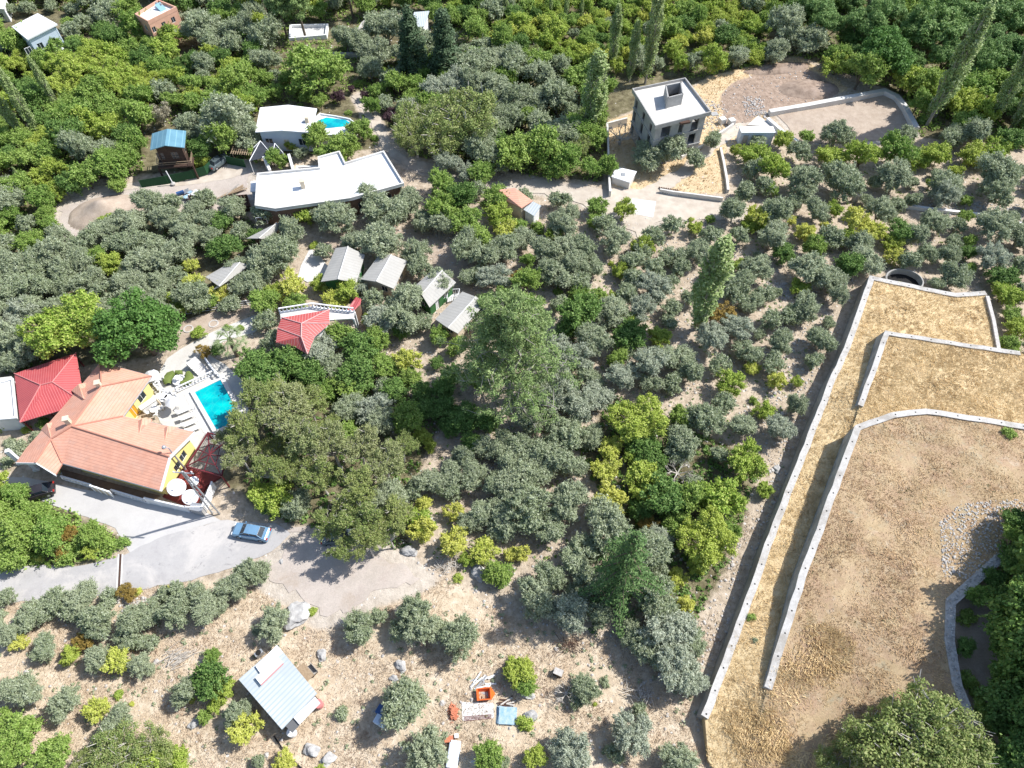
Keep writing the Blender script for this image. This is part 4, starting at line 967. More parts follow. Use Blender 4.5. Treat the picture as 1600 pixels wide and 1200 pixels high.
# ------------------------------------------------------------------ long white flat-roofed building
def flat_house():
    t = thing('long_flat_roofed_house', 'long white flat roofed building with low parapets and one chimney', 'house')
    z = 3.6; k = 16 / 3
    g = lambda x, y, zz=z: G(360 + x / k, 200 + y / k, zz)
    pl = [g(210, 665), g(228, 395), g(740, 345), g(732, 258), g(915, 210), g(962, 305), g(1282, 208), g(1450, 480), g(1000, 605), g(380, 692)]
    poly = [(p.x, p.y) for p in pl]
    walls(t, shrink(poly, .35), -.3, z - .05, m_['brown_wall'], {8: [(k_, k_ + 1.6, .9, 2.4) for k_ in (2, 6, 10, 14)], 7: [(k_, k_ + 1.8, .2, 2.4) for k_ in (2, 6, 10)], 0: [(2, 4, .9, 2.2)]})
    MB().prism(poly, z - .05, z + .12).build('roof', m_['white_roof'], t); 
    parapet(t, poly, z + .12, .42, m_['roof_concrete'])
    p = g(612, 500, z); c = MB().box((p.x, p.y, z + .8), (.7, .8, 1.5), .2).box((p.x, p.y, z + 1.6), (.95, 1.05, .12), .2); c.build('chimney', m_['cream'], t)
    # small lower roof at its side
    a = thing('low_white_annex', 'low white slab roof stepped against the long flat roofed building', 'annex')
    q = [g(180, 455, 2.2), g(222, 450, 2.2), g(222, 530, 2.2), g(175, 530, 2.2)]; q = [(p.x, p.y) for p in q]; MB().prism(q, -.3, 2.2).build('annex_body', m_['bluewhite_wall'], a); MB().prism(shrink(q, -.15), 2.2, 2.35).build('roof', m_['white_roof'], a)
    b = thing('open_terrace_wall', 'white parapet wall of the small courtyard above the long flat roof', 'wall')
    ribbon(MB(), [g(555, 350, 1.2), g(555, 320, 1.2), g(735, 318, 1.2)], .35, -.3).build('wall_body', m_['white_wall'], b)
    for x0, x1, lb in (((275, 235), (330, 350), 'white wedge-shaped wall next to the dark tarp roof'), ((485, 215), (520, 340), 'white wedge-shaped wall between the courtyard shrubs')):
        w = thing('sloping_wall', lb, 'wall', group='white wedge walls'); A_, B_ = g(*x0, 2.6), g(*x1, 1.4); ribbon(MB(), [A_, B_], .45, -.3).build('wall_body', m_['white_wall'], w)
    # formwork pits of the site beside it
    for pl_, lb in (([(595, 935), (890, 955), (880, 1000), (690, 1020), (640, 1080)], 'rusty boarded foundation trench nearer the blue debris'), ([(1085, 945), (1330, 925), (1370, 1060), (1150, 1105)], 'rusty boarded foundation pit next to the long white building')):
        h = thing('foundation_formwork', lb, 'formwork', group='foundation formwork on the site'); q = [G(220 + x / 8, 190 + y / 8, .8) for x, y in pl_]; n = len(q)
        MB().prism(q, -.2, .16).build('pit_floor', m_['rust_form'], h)
        for i in range(n): MB().bar(q[i] + Vector((0, 0, -.35)), q[(i + 1) % n] + Vector((0, 0, -.35)), .12, 1.2).build('board', m_['timber'] if i % 2 else m_['rust_form'], h)
        a, b = q[0], q[1]
        for i in range(7):
            p = a.lerp(b, i / 6); pp = q[-1].lerp(q[2], i / 6); MB().bar(p + Vector((0, 0, .25)), pp + Vector((0, 0, .2)), .1).build('joist', m_['rust_form'], h)
    tm = thing('timber_stack', 'grey and pale planks laid out beside the rusty foundation pits', 'timber stack'); R2_ = random.Random(3)
    for i in range(13):
        a = G(220 + (900 + i * 14) / 8, 190 + (985 - i * 6) / 8, .12 + .03 * i); b = G(220 + (1180 + R2_.uniform(0, 150)) / 8, 190 + (855 - i * 4 + R2_.uniform(-30, 30)) / 8, .12 + .03 * i); MB().bar(a, b, .22, .06).build('plank', m_['timber' if i % 3 else 'grey_bark'], tm)
    cp = thing('concrete_plinth', 'square pale concrete block beside the foundation pits', 'plinth'); MB().prism([G(220 + x / 8, 190 + y / 8, .6) for x, y in ((985, 1010), (1095, 1005), (1135, 1095), (1020, 1100))], -.2, .6).build('block', m_['roof_concrete'], cp)
    db = thing('debris_pile', 'blue plastic and scrap heap at the construction site', 'debris'); 
    for i in range(16):
        p = G(220 + R2_.uniform(470, 720) / 8, 190 + R2_.uniform(860, 970) / 8, .15); MB().box((p.x, p.y, p.z + R2_.uniform(0, .4)), (R2_.uniform(.3, 1.5), R2_.uniform(.3, .9), R2_.uniform(.05, .4)), M=Matrix.Rotation(R2_.uniform(0, 3), 3, 'Z') @ Matrix.Rotation(R2_.uniform(-.3, .3), 3, 'X')).build('scrap_piece', m_[R2_.choice(['blue_sheet_old', 'blue_barrel', 'steel', 'white_paint'])], db)
flat_house()

def pool_house():
    t = thing('white_villa', 'white villa with a low gabled roof beside the small round-ended pool', 'house')
    g = lambda x, y, z: G(400 + x / 4, y / 4, z)
    e, r = 4.4, 4.9
    a, b, c, d = g(25, 672, e), g(380, 678, e), g(345, 828, e), g(-5, 825, e); r1, r2 = g(200, 655, r), g(165, 815, r)
    roof_slab([[a, r1, r2, d], [r1, b, c, r2]], .2).build('roof', m_['white_roof'], t)
    poly = shrink([(p.x, p.y) for p in (a, b, c, d)], .6)
    walls(t, poly, -.3, e - .1, m_['bluewhite_wall'], {2: [(k, k + 1.3, 1.2, 2.6) for k in (1, 7)] + [(4, 5, .1, 2.4, 'cream')], 1: [(1, 3, 1, 2.6)]})
    MB().add([(poly[2][0], poly[2][1], e - .12), (poly[3][0], poly[3][1], e - .12), ((poly[2][0] + poly[3][0]) / 2, (poly[2][1] + poly[3][1]) / 2, r - .25)], [(0, 1, 2)]).build('gable_wall', m_['bluewhite_wall'], t)
    MB().box(g(318, 750, e + .55), (.6, .6, 1.1)).build('chimney', m_['cream'], t)
    s = MB().box(g(300, 760, e + .15), (1.3, .8, .1), .1); s.build('roof_hatch', m_['steel'], t)
    q = thing('raised_pool', 'small turquoise pool with a rounded end on a white raised deck', 'pool'); z = 2.4
    pl = [g(365, 745, z), g(400, 715, z), g(500, 730, z), g(590, 748, z), g(622, 775, z), g(605, 815, z), g(560, 850, z), g(350, 850, z)]; pl = [(p.x, p.y) for p in pl]
    MB().prism(pl, -.3, z).build('deck', m_['white_wall'], q)
    wa = [g(385, 755, z), g(440, 735, z), g(560, 750, z), g(590, 768, z), g(560, 790, z), g(470, 800, z), g(370, 806, z)]
    MB().prism(wa, z + .02, z + .05).build('water', MATS['pool_water'], q)
    parapet(q, pl, z, .3, m_['white_paint'], .2, 'rim')
    w = thing('garden_canopy', 'charcoal tarp roof with white poles in front of the white villa', 'canopy')
    cc = [g(-25, 985, 2.6), g(25, 880, 2.9), g(120, 895, 2.9), g(200, 930, 2.6), g(150, 985, 2.4), g(60, 975, 2.4)]
    h = lambda x, y, z: G(360 + x * 3 / 16, 200 + y * 3 / 16, z)
    A, B, C, D, E_, F_ = h(160, 275, 2.4), h(190, 170, 2.5), h(250, 110, 3.1), h(370, 130, 3.1), h(440, 210, 2.5), h(350, 230, 2.4)
    roof_slab([[A, B, C], [A, C, F_], [C, D, F_], [D, E_, F_]], .05).build('tarp', m_['dark_tarp'], w)
    for p, qq in ((A, C), (C, F_), (D, F_), (B, C), (D, E_)): MB().tube([p + Vector((0, 0, .06)), qq + Vector((0, 0, .06))], .07, 6).build('ridge_pole', m_['white_paint'], w)
    for p in (A, E_, F_, B): MB().tube([(p.x, p.y, -.1), (p.x, p.y, p.z)], .06, 6).build('post', m_['white_paint'], w)
    pg = thing('wooden_trellis', 'flat pale wooden trellis strip beside the charcoal tarp canopy', 'trellis')
    k8 = lambda x, y, z: G(220 + x / 8, 190 + y / 8, z)
    a, b = k8(1135, 375, 2.3), k8(1385, 395, 2.3); MB().bar(a, b, .1).bar(a + Vector((0, .8, 0)), b + Vector((0, .8, 0)), .1).build('rail', m_['timber'], pg)
    for i in range(10): p = a.lerp(b, i / 9); MB().bar(p + Vector((0, -.7, .06)), p + Vector((0, 1.5, .06)), .09).build('batten', m_['timber'], pg)
    for p in (a, b): MB().box((p.x, p.y, 1.1), (.12, .12, 2.3)).build('post', m_['timber'], pg)
pool_house()
def blue_house():
    t = thing('wooden_cabin', 'dark timber stilted cabin under a blue green gabled sheet roof', 'cabin')
    g = lambda x, y, z: G(220 + x / 8, 190 + y / 8, z)
    e, r = 6.2, 7.3
    a, b, c, d, r1, r2 = g(140, 150, e), g(565, 115, e), g(545, 325, e), g(115, 355, e), g(330, 90, r), g(300, 298, r)
    roof_slab([[a, r1, r2, d], [r1, b, c, r2]], .12).build('roof', m_['blue_sheet'], t)
    poly = shrink([(p.x, p.y) for p in (a, b, c, d)], .75)
    walls(t, poly, 2.6, e - .1, m_['dark_wood'], {2: [(1, 2.2, 3.6, 4.9), (3.4, 4.6, 3.6, 4.9)], 1: [(1, 2.2, 3.6, 4.9)]}, frame='timber')
    MB().prism(shrink(poly, -.9), 2.35, 2.6).build('deck', m_['dark_wood'], t)
    q = shrink(poly, -.8)
    for p in q: MB().box((p[0], p[1], 1.1), (.25, .25, 2.8)).build('stilt', m_['dark_wood'], t)
    for i in range(4): a_, b_ = q[i], q[(i + 1) % 4]; MB().bar((*a_, 3.5), (*b_, 3.5), .08).bar((*a_, 3.1), (*b_, 3.1), .05).build('railing', m_['timber'], t)
    f = thing('green_screen_fence', 'dark green mesh fence along the construction ground', 'fence')
    pts = [g(-30, 735, 1.6), g(300, 680, 1.6), g(620, 610, 1.6), g(790, 560, 1.6), g(850, 500, 1.6)]
    for a_, b_ in zip(pts[:-1], pts[1:]): MB().bar((a_.x, a_.y, .75), (b_.x, b_.y, .75), .05, 1.7).build('mesh_panel', m_['green_mesh'], f)
    for p in seg_dense(pts, 3): MB().tube([(p.x, p.y, 0), (p.x, p.y, 1.75)], .04, 5).build('post', m_['green_paint'], f)
    f = thing('green_screen_fence', 'dark green mesh fence behind the parked grey car', 'fence'); pts = [g(1050, 430, 1.6), g(1280, 480, 1.6)]
    MB().bar((pts[0].x, pts[0].y, .75), (pts[1].x, pts[1].y, .75), .05, 1.7).build('mesh_panel', m_['green_mesh'], f)
    for p in seg_dense(pts, 3): MB().tube([(p.x, p.y, 0), (p.x, p.y, 1.75)], .04, 5).build('post', m_['green_paint'], f)
blue_house()
def white_tall():
    t = thing('tall_white_house', 'tall white house with a single pitched roof near the upper picture corner', 'house')
    g = lambda x, y, z: G(x / 4, y / 4, z); e = 7.0
    a, b, c, d = g(72, 165, e), g(235, 82, e + .6), g(358, 150, e + .5), g(170, 245, e - .1)
    roof_slab([[a, b, c, d]], .25).build('roof', m_['white_roof'], t); poly = shrink([(p.x, p.y) for p in (a, b, c, d)], .35)
    walls(t, poly, -.3, e - .15, m_['bluewhite_wall'], {2: [(k, k + 1.1, z0, z0 + 1.3) for k in (1.2, 3.8, 6.2) for z0 in (1, 4)], 3: [(1.5, 2.6, 4, 5.3), (4, 5, 1, 2.2)]})
    L = elen(poly, 2); bal = MB(); A = Vector((*poly[2], 3.2)); B = Vector((*poly[3], 3.2)); d_ = (B - A).normalized(); n = Vector((d_.y, -d_.x, 0))
    if n.y > 0: n = -n
    p = A.lerp(B, .5) + n * .6; MB().box(p, (L * .7, 1.2, .15), math.atan2(d_.y, d_.x)).build('balcony', m_['white_wall'], t); MB().bar(A.lerp(B, .15) + n * 1.2 + Vector((0, 0, .9)), A.lerp(B, .85) + n * 1.2 + Vector((0, 0, .9)), .06).build('balcony_rail', m_['steel'], t)
    t = thing('pink_house', 'salmon pink flat roofed house with a white walled roof terrace', 'house'); e = 6.2
    q = [g(845, 92, e), g(990, 2, e), g(1103, 48, e), g(925, 137, e)]; poly = [(p.x, p.y) for p in q]
    walls(t, poly, -.3, e - .5, m_['pink_wall'], {2: [(k, k + .9, z0, z0 + 1.1) for k in (1.2, 3.6, 6) for z0 in (1, 3.8)], 3: [(1.5, 2.4, 3.8, 4.9), (3.2, 4, 1, 2.1)]})
    MB().prism(shrink(poly, .1), e - .5, e - .38).build('roof', m_['white_roof'], t); parapet(t, shrink(poly, -.04), e - .55, .75, m_['pink_wall'])
    p = (q[1] + q[2]) / 2; p = p.lerp((q[0] + q[3]) / 2, .25); sp = MB().box((p.x, p.y, e), (1.4, 2.2, .06), M=Matrix.Rotation(.9, 3, 'Z') @ Matrix.Rotation(.5, 3, 'X')); sp.build('solar_panel', m_['blue_sheet'], t)
    p2 = p + Vector((-.6, .9, .2)); MB().tube([p2 + Vector((-.7, .3, 0)), p2 + Vector((.7, -.3, 0))], .28, 10).build('water_tank', m_['steel'], t)
    t = thing('blue_roofed_house', 'small house with a pale blue sheet roof hidden behind the cypresses', 'house'); e = 3.2
    h = lambda x, y, z: G(400 + x / 4, y / 4, z); q = [h(990, 90, e), h(1085, 82, e), h(1050, 165, e), h(960, 170, e)]; q[1].z += .5; q[0].z += .5
    roof_slab([q], .15).build('roof', m_['shed_sheet'], t); walls(t, shrink([(p.x, p.y) for p in q], .3), -.3, e, m_['white_wall'], {2: [(1, 2.2, .8, 2)]})
    t = thing('white_boxed_house', 'white house edge cut by the upper corner of the view', 'house'); q = [G(x, y, 3) for x, y in ((-20, -8), (8, -4), (6, 14), (-20, 12))]; poly = [(p.x, p.y) for p in q]
    walls(t, poly, -.3, 2.9, m_['white_wall'], {2: [(1, 2, 1, 2)]}); MB().prism(shrink(poly, -.2), 2.9, 3.1).build('roof', m_['white_roof'], t)
    t = thing('foundation_walls', 'pale low walls of an unfinished plot beneath the pine trunks', 'foundation'); q = [h(215, 155, .9), h(445, 150, .9), h(435, 215, .9), h(210, 235, .9), h(215, 155, .9)]
    ribbon(MB(), q, .35, -.3).build('wall_body', m_['white_wall'], t); MB().prism(q[:4], -.2, .3).build('floor', m_['pave_white'], t)
    for pts, lb in (([(620, 215), (665, 140), (710, 105), (760, 100)], 'pale garden wall climbing beside the unfinished plot'), ([(480, 330), (590, 330), (700, 335), (900, 300)], 'long low pale wall under the olives near the cypresses'), ([(40, 380), (90, 382), (160, 375)], 'short low pale wall below the pines')):
        w = thing('garden_wall', lb, 'wall', group='pale garden walls'); ribbon(MB(), [h(x, y, .8) for x, y in pts], .5, -.3).build('wall_body', m_['pale_stone'], w)
white_tall()
def shell():
    t = thing('unfinished_house', 'bare grey concrete house shell of three storeys with open window holes', 'house')
    g = lambda x, y, z: G(800 + x / 4, y / 4, z); e = 8.6
    q = [g(750, 570, e), g(1080, 502, e), g(1243, 715, e), g(893, 803, e)]; roof = [(p.x, p.y) for p in q]; body = shrink(roof, .55)
    L0, L1, L2, L3 = [elen(body, i) for i in range(4)]
    # edges: 0 far, 1 right, 2 near, 3 left
    o2 = [(1.2, 3.0, 5.9, 7.9), (L2 - 2.6, L2 - 1.2, 5.7, 8), (4.6, 5.5, 5.9, 7.6), (1.2, 3.0, 3, 5), (L2 - 2.6, L2 - 1.2, 2.9, 5), (5.0, 6.0, 2.9, 4.8), (2, 4, .3, 2), (L2 - 4, L2 - 1.4, .2, 2.2)]
    o2 = [(L2 - b, L2 - a, c, d) for a, b, c, d in o2]
    o3 = [(k, k + 1.1, z0, z0 + 2.0) for k in (1.6, 5.0, 8.6) for z0 in (.6, 3.3, 6.0)]
    walls(t, body, -.3, e - .15, m_['concrete'], {2: o2, 3: o3, 1: [(2, 3.5, 3.3, 5), (6, 7.5, 6, 7.8)], 0: [(3, 4.5, 3.3, 5)]}, glazed=False, th=.25)
    for z in (2.75, 5.6): MB().prism(shrink(body, -.12), z - .12, z + .1).build('floor_edge', m_['concrete'], t)
    MB().prism(roof, e - .15, e + .05).build('roof', m_['roof_concrete'], t); parapet(t, shrink(roof, -.02), e - .2, .75, m_['concrete'], .2)
    c = g(1005, 640, e); s = [g(945, 600, e), g(1045, 578, e), g(1058, 655, e), g(960, 680, e)]; st_ = [(p.x, p.y) for p in s]
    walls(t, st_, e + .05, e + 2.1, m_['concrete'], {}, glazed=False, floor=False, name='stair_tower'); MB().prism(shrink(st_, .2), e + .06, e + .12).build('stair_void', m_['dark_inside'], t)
    b_ = g(1080, 765, e - .1); MB().box(b_, (1.8, .6, .3), .25).build('balcony_stub', m_['rust_form'], t)
    b_ = g(1265, 712, e - .6); MB().box(b_, (1.2, 1.0, .12), .25).build('canopy_slab', m_['concrete'], t)
    # yard walls
    for pts, lb, w_ in (([(720, 735), (595, 768), (600, 830), (603, 950), (610, 1130), (615, 1195)], 'concrete yard wall on the forest side of the house shell', .35), ([(1385, 770), (1275, 845), (1190, 905), (1060, 975)], 'low concrete kerb wall along the track below the house shell', .3), ([(1305, 920), (1325, 1010), (1345, 1120), (1352, 1185)], 'pale wall between the dry yard and the orchard', .4), ([(925, 1180), (1010, 1195), (1130, 1210), (1320, 1235)], 'low pale wall along the lower edge of the dry yard', .3)):
        w = thing('yard_wall', lb, 'wall', group='concrete yard walls'); ribbon(MB(), [g(x, y, 1.4 if w_ == .35 else .9) for x, y in pts], w_, -.3).build('wall_body', m_['roof_concrete'], w)
    w = thing('plot_wall', 'broad white concrete wall around the levelled pad', 'wall'); ribbon(MB(), [G(x, y, 1.0) for x, y in ((1203, 173), (1262, 163), (1320, 152), (1383, 140), (1402, 149), (1415, 165), (1433, 199))], 1.0, -.3).build('wall_body', m_['roof_concrete'], w)
    w = thing('plot_wall', 'short white wall leading to the white container shed', 'wall'); ribbon(MB(), [G(x, y, 1.0) for x, y in ((1200, 184), (1222, 203), (1247, 220))], .6, -.3).build('wall_body', m_['white_wall'], w)
    w = thing('plot_wall', 'long low white wall crossing the upper orchard', 'wall'); ribbon(MB(), [G(x, y, .7) for x, y in ((1400, 316), (1440, 323), (1480, 328), (1540, 335), (1572, 342), (1640, 360))], .5, -.3).build('wall_body', m_['white_wall'], w)
    b = thing('container_shed', 'long white container shed beside the track', 'shed'); s_ = lambda x, y, z: G(1120 + x * .15, 60 + y * .15, z); e = 2.6
    q = [s_(230, 920, e), s_(585, 920, e), s_(612, 985, e), s_(255, 985, e)]; MB().prism(shrink([(p.x, p.y) for p in q], .1), -.2, e - .05).build('shed_body', m_['bluewhite_wall'], b); MB().prism([(p.x, p.y) for p in q], e - .05, e + .1).build('roof', m_['white_roof'], b)
    A, B = q[3], q[2]; MB().bar((A.x + .6, A.y - .03, 1.1), (A.x + 1.5, A.y - .0, 1.1), .06, 2.0).build('door', m_['steel'], b)
    v = thing('concrete_ramp', 'pale triangular concrete slab with a gap behind the container shed', 'ramp'); q = [s_(430, 805, .5), s_(545, 880, .5), s_(590, 920, .5), s_(320, 900, .5)]; MB().prism(q, -.2, .5).build('slab', m_['roof_concrete'], v)
    u = thing('water_tank', 'white square water tank in the dry yard', 'tank'); q = [g(655, 1048, 1.6), g(775, 1075, 1.6), g(735, 1140, 1.6), g(625, 1105, 1.6)]; pq = [(p.x, p.y) for p in q]
    MB().prism(pq, -.2, 1.55).build('tank_body', m_['roof_concrete'], u); MB().prism(shrink(pq, -.1), 1.55, 1.7).build('lid', m_['white_roof'], u); MB().box((q[0].lerp(q[2], .5)) + Vector((0, 0, .15)), (.7, .7, .1)).build('hatch', m_['steel'], u)
    for x, y, lb in ((1310, 768, 'pale concrete cube lying beside the house shell'), (1368, 775, 'grey concrete block at the bend of the kerb wall')):
        k = thing('concrete_block', lb, 'block', g(x, y, 0), .4, 'concrete blocks by the shell'); MB().box((0, 0, .5), (1.2, 1.1, 1.1)).build('block', m_['roof_concrete'], k, bevel=.05)
    dk = thing('wooden_bridge', 'dark slatted ramp beside the track junction', 'ramp'); 
    for i in range(9): a = g(920 + i * 14, 1168 + i * 2, .3); MB().bar(a, a + Vector((.5, -1.6, 0)), .22, .08).build('plank', m_['rust_form'], dk)
shell()
# ------------------------------------------------------------------ grey cabins
def cabin(label, ridge, left, right, e=2.7, r=3.6, wallm='cream', k=4, ox=400, oy=300, mat='grey_sheet', deck=True):
    t = thing('holiday_cabin', label, 'cabin', group='cabins with grey gabled roofs')
    g = lambda p, z: G(ox + p[0] / k, oy + p[1] / k, z)
    r1, r2 = g(ridge[0], r), g(ridge[1], r); l1, l2 = g(left[0], e), g(left[1], e); q1, q2 = g(right[0], e), g(right[1], e)
    roof_slab([[r1, l1, l2, r2], [r1, r2, q2, q1]], .12).build('roof', m_[mat], t)
    MB().tube([r1 + Vector((0, 0, .05)), r2 + Vector((0, 0, .05))], .09, 5).build('ridge_cap', m_['roof_concrete'], t)
    poly = shrink([(p.x, p.y) for p in (l1, q1, q2, l2)], .45); Ls = [elen(poly, i) for i in range(4)]
    walls(t, poly, -.2, e - .08, m_[wallm], {1: [(1, 2.1, .9, 2)] + [(3.2, 4.0, 0, 2, 'white_paint')] if Ls[1] > 5 else [], 3: [(1.2, 2.3, .9, 2)], 2: [(1, 2, .9, 2)] if Ls[2] > 3 else []})
    for a, b, rr_ in ((2, 3, r2), (0, 1, r1)):
        mx_, my_ = (poly[a][0] + poly[b][0]) / 2, (poly[a][1] + poly[b][1]) / 2
        MB().add([(*poly[a], e - .1), (*poly[b], e - .1), (mx_, my_, r - .25)], [(0, 1, 2)]).build('gable_wall', m_[wallm], t)
    return t
cabin('grey roofed cabin beside the paved yard, first of the row', [(575, 340), (512, 545)], [(498, 350), (405, 560)], [(680, 392), (628, 570)], wallm='green_paint')
cabin('grey roofed cabin with dark patched roof, second of the row', [(845, 392), (752, 560)], [(770, 392), (655, 545)], [(945, 430), (862, 605)], wallm='cream')
cabin('grey roofed cabin with bright green walls and white window', [(1165, 490), (1035, 640)], [(1110, 478), (960, 620)], [(1250, 565), (1085, 720)], wallm='green_paint')
cabin('grey roofed cabin half under the big pine, last of the row', [(1375, 655), (1200, 850)], [(1290, 622), (1120, 795)], [(1440, 690), (1262, 885)], wallm='cream')
cabin('grey roofed cabin under the olives below the long white building', [(130, 195), (20, 290)], [(75, 220), (-60, 290)], [(200, 165), (80, 300)], wallm='brown_wall')
cabin('grey roofed cabin at the edge of the dense olive grove', [(1500, 440), (1370, 590)], [(1445, 438), (1283, 530)], [(1560, 455), (1325, 615)], wallm='brown_wall', ox=0)
pv = P((470, 415), (485, 388), (500, 400), (515, 420), (505, 435), (480, 440), (465, 432)); patch('paved_yard', pv, m_['pave_white'], .1)
dk = thing('cabin_porch', 'white railed porch beside the green cabin', 'porch'); q = [G(400 + x / 4, 300 + y / 4, .3) for x, y in ((1205, 635), (1275, 630), (1265, 670), (1195, 690))]; MB().prism(q, -.2, .3).build('floor', m_['pave_white'], dk)
for i in range(4):
    a, b = q[i], q[(i + 1) % 4]; MB().bar(a + Vector((0, 0, .9)), b + Vector((0, 0, .9)), .07).build('rail', m_['white_paint'], dk)
    for j in range(5): p = a.lerp(b, j / 5); MB().box((p.x, p.y, .75), (.05, .05, .9)).build('baluster', m_['white_paint'], dk)
# ------------------------------------------------------------------ red roofed restaurant
def red_house():
    t = thing('red_roofed_house', 'house with a faded red segmented sheet roof and white balcony rail', 'house')
    g = lambda x, y, z: G(400 + x / 4, 300 + y / 4, z); e, r = 4.2, 5.4
    a, b, c = g(160, 785, e), g(458, 735, e), g(458, 822, e)
    d, f, h, i_, j = g(365, 905, e), g(322, 1012, e), g(240, 965, e), g(125, 940, e), g(135, 850, e)
    k = g(162, 838, e); R1 = g(285, 822, r); R2 = g(283, 905, r); 
    roof_slab([[a, b, R1], [b, c, R1], [c, d, R1], [d, R2, R1], [d, f, R2], [f, h, R2], [h, i_, R2], [i_, j, R2], [j, a, R1], [j, R1, R2]], .12).build('roof', m_['red_sheet_small'], t)
    rc = MB()
    for p, q in ((a, R1), (b, R1), (R1, R2), (R2, f), (R2, j), (R1, c)): rc.tube([p + Vector((0, 0, .05)), q + Vector((0, 0, .05))], .08, 5)
    rc.build('ridge_cap', m_['red_sheet_small'], t)
    walls(t, shrink([(p.x, p.y) for p in (a, b, c, d, f, h, i_, j)], .6), -.2, e - .1, m_['white_wall'], {0: [(2, 3.5, 1, 2.5)], 2: [(1, 2, 1, 2.3)]})
    z = 3.4; bp = [g(152, 755, z), g(360, 722, z), g(455, 735, z), g(615, 752, z), g(610, 790, z), g(460, 800, z), g(440, 780, z), g(155, 800, z)]
    MB().prism([(p.x, p.y) for p in bp], z - .25, z).build('balcony_floor', m_['pave_white'], t)
    for q in (bp[0], bp[1], bp[3], bp[4]): MB().box((q.x, q.y, z / 2), (.25, .25, z)).build('pillar', m_['white_wall'], t)
    balustrade('white balcony balustrade behind the faded red roof', bp[:4], .95, .5)
    w = thing('red_roofed_hut', 'narrow bright red sheet roof above the balcony end', 'hut'); e = 3.2
    q = [g(600, 690, e), g(625, 655, e + .3), g(658, 668, e + .3), g(652, 700, e), g(610, 742, e), g(572, 738, e)]; roof_slab([q], .1).build('roof', m_['red_sheet'], w)
    walls(w, shrink([(p.x, p.y) for p in q], .25), -.2, e - .1, m_['brown_wall'])
    w = thing('terracotta_shed', 'small shed with weathered terracotta tiles under the olives', 'shed'); e = 3.0
    h_ = lambda x, y, z: G(800 + x / 4, 300 + y / 4, z)
    q = [h_(-85, -15, e + .9), h_(20, -25, e + .9), h_(130, 55, e), h_(60, 100, e), h_(-70, 40, e)]; roof_slab([q], .15).build('roof', m_['terracotta'], w); walls(w, shrink([(p.x, p.y) for p in q], .3), -.2, e - .1, m_['cream'])
    w = thing('lean_to_shed', 'small lean-to with a pale blue sheet roof beside the terracotta shed', 'shed'); e = 2.3
    q = [h_(118, 52, e + .4), h_(182, 85, e + .3), h_(138, 150, e), h_(72, 110, e)]; roof_slab([q], .08).build('roof', m_['shed_sheet'], w); walls(w, shrink([(p.x, p.y) for p in q], .2), -.2, e - .05, m_['white_wall'])
red_house()
# pale fence above the garden
fn = thing('wire_fence', 'low white post and rail fence above the garden soil', 'fence'); pts = [G(x / 4, 300 + y / 4, 0) for x, y in ((1170, 770), (1250, 755), (1400, 735), (1550, 712), (1640, 700))]
dn = seg_dense(pts, 2)
for p in dn: MB().box((p.x, p.y, .6), (.1, .1, 1.3)).build('post', m_['white_paint'], fn)
for z in (.3, .75, 1.2):
    mb = MB()
    for a, b in zip(dn[:-1], dn[1:]): mb.bar((a.x, a.y, z), (b.x, b.y, z), .05)
    mb.build('rail', m_['white_paint'], fn)
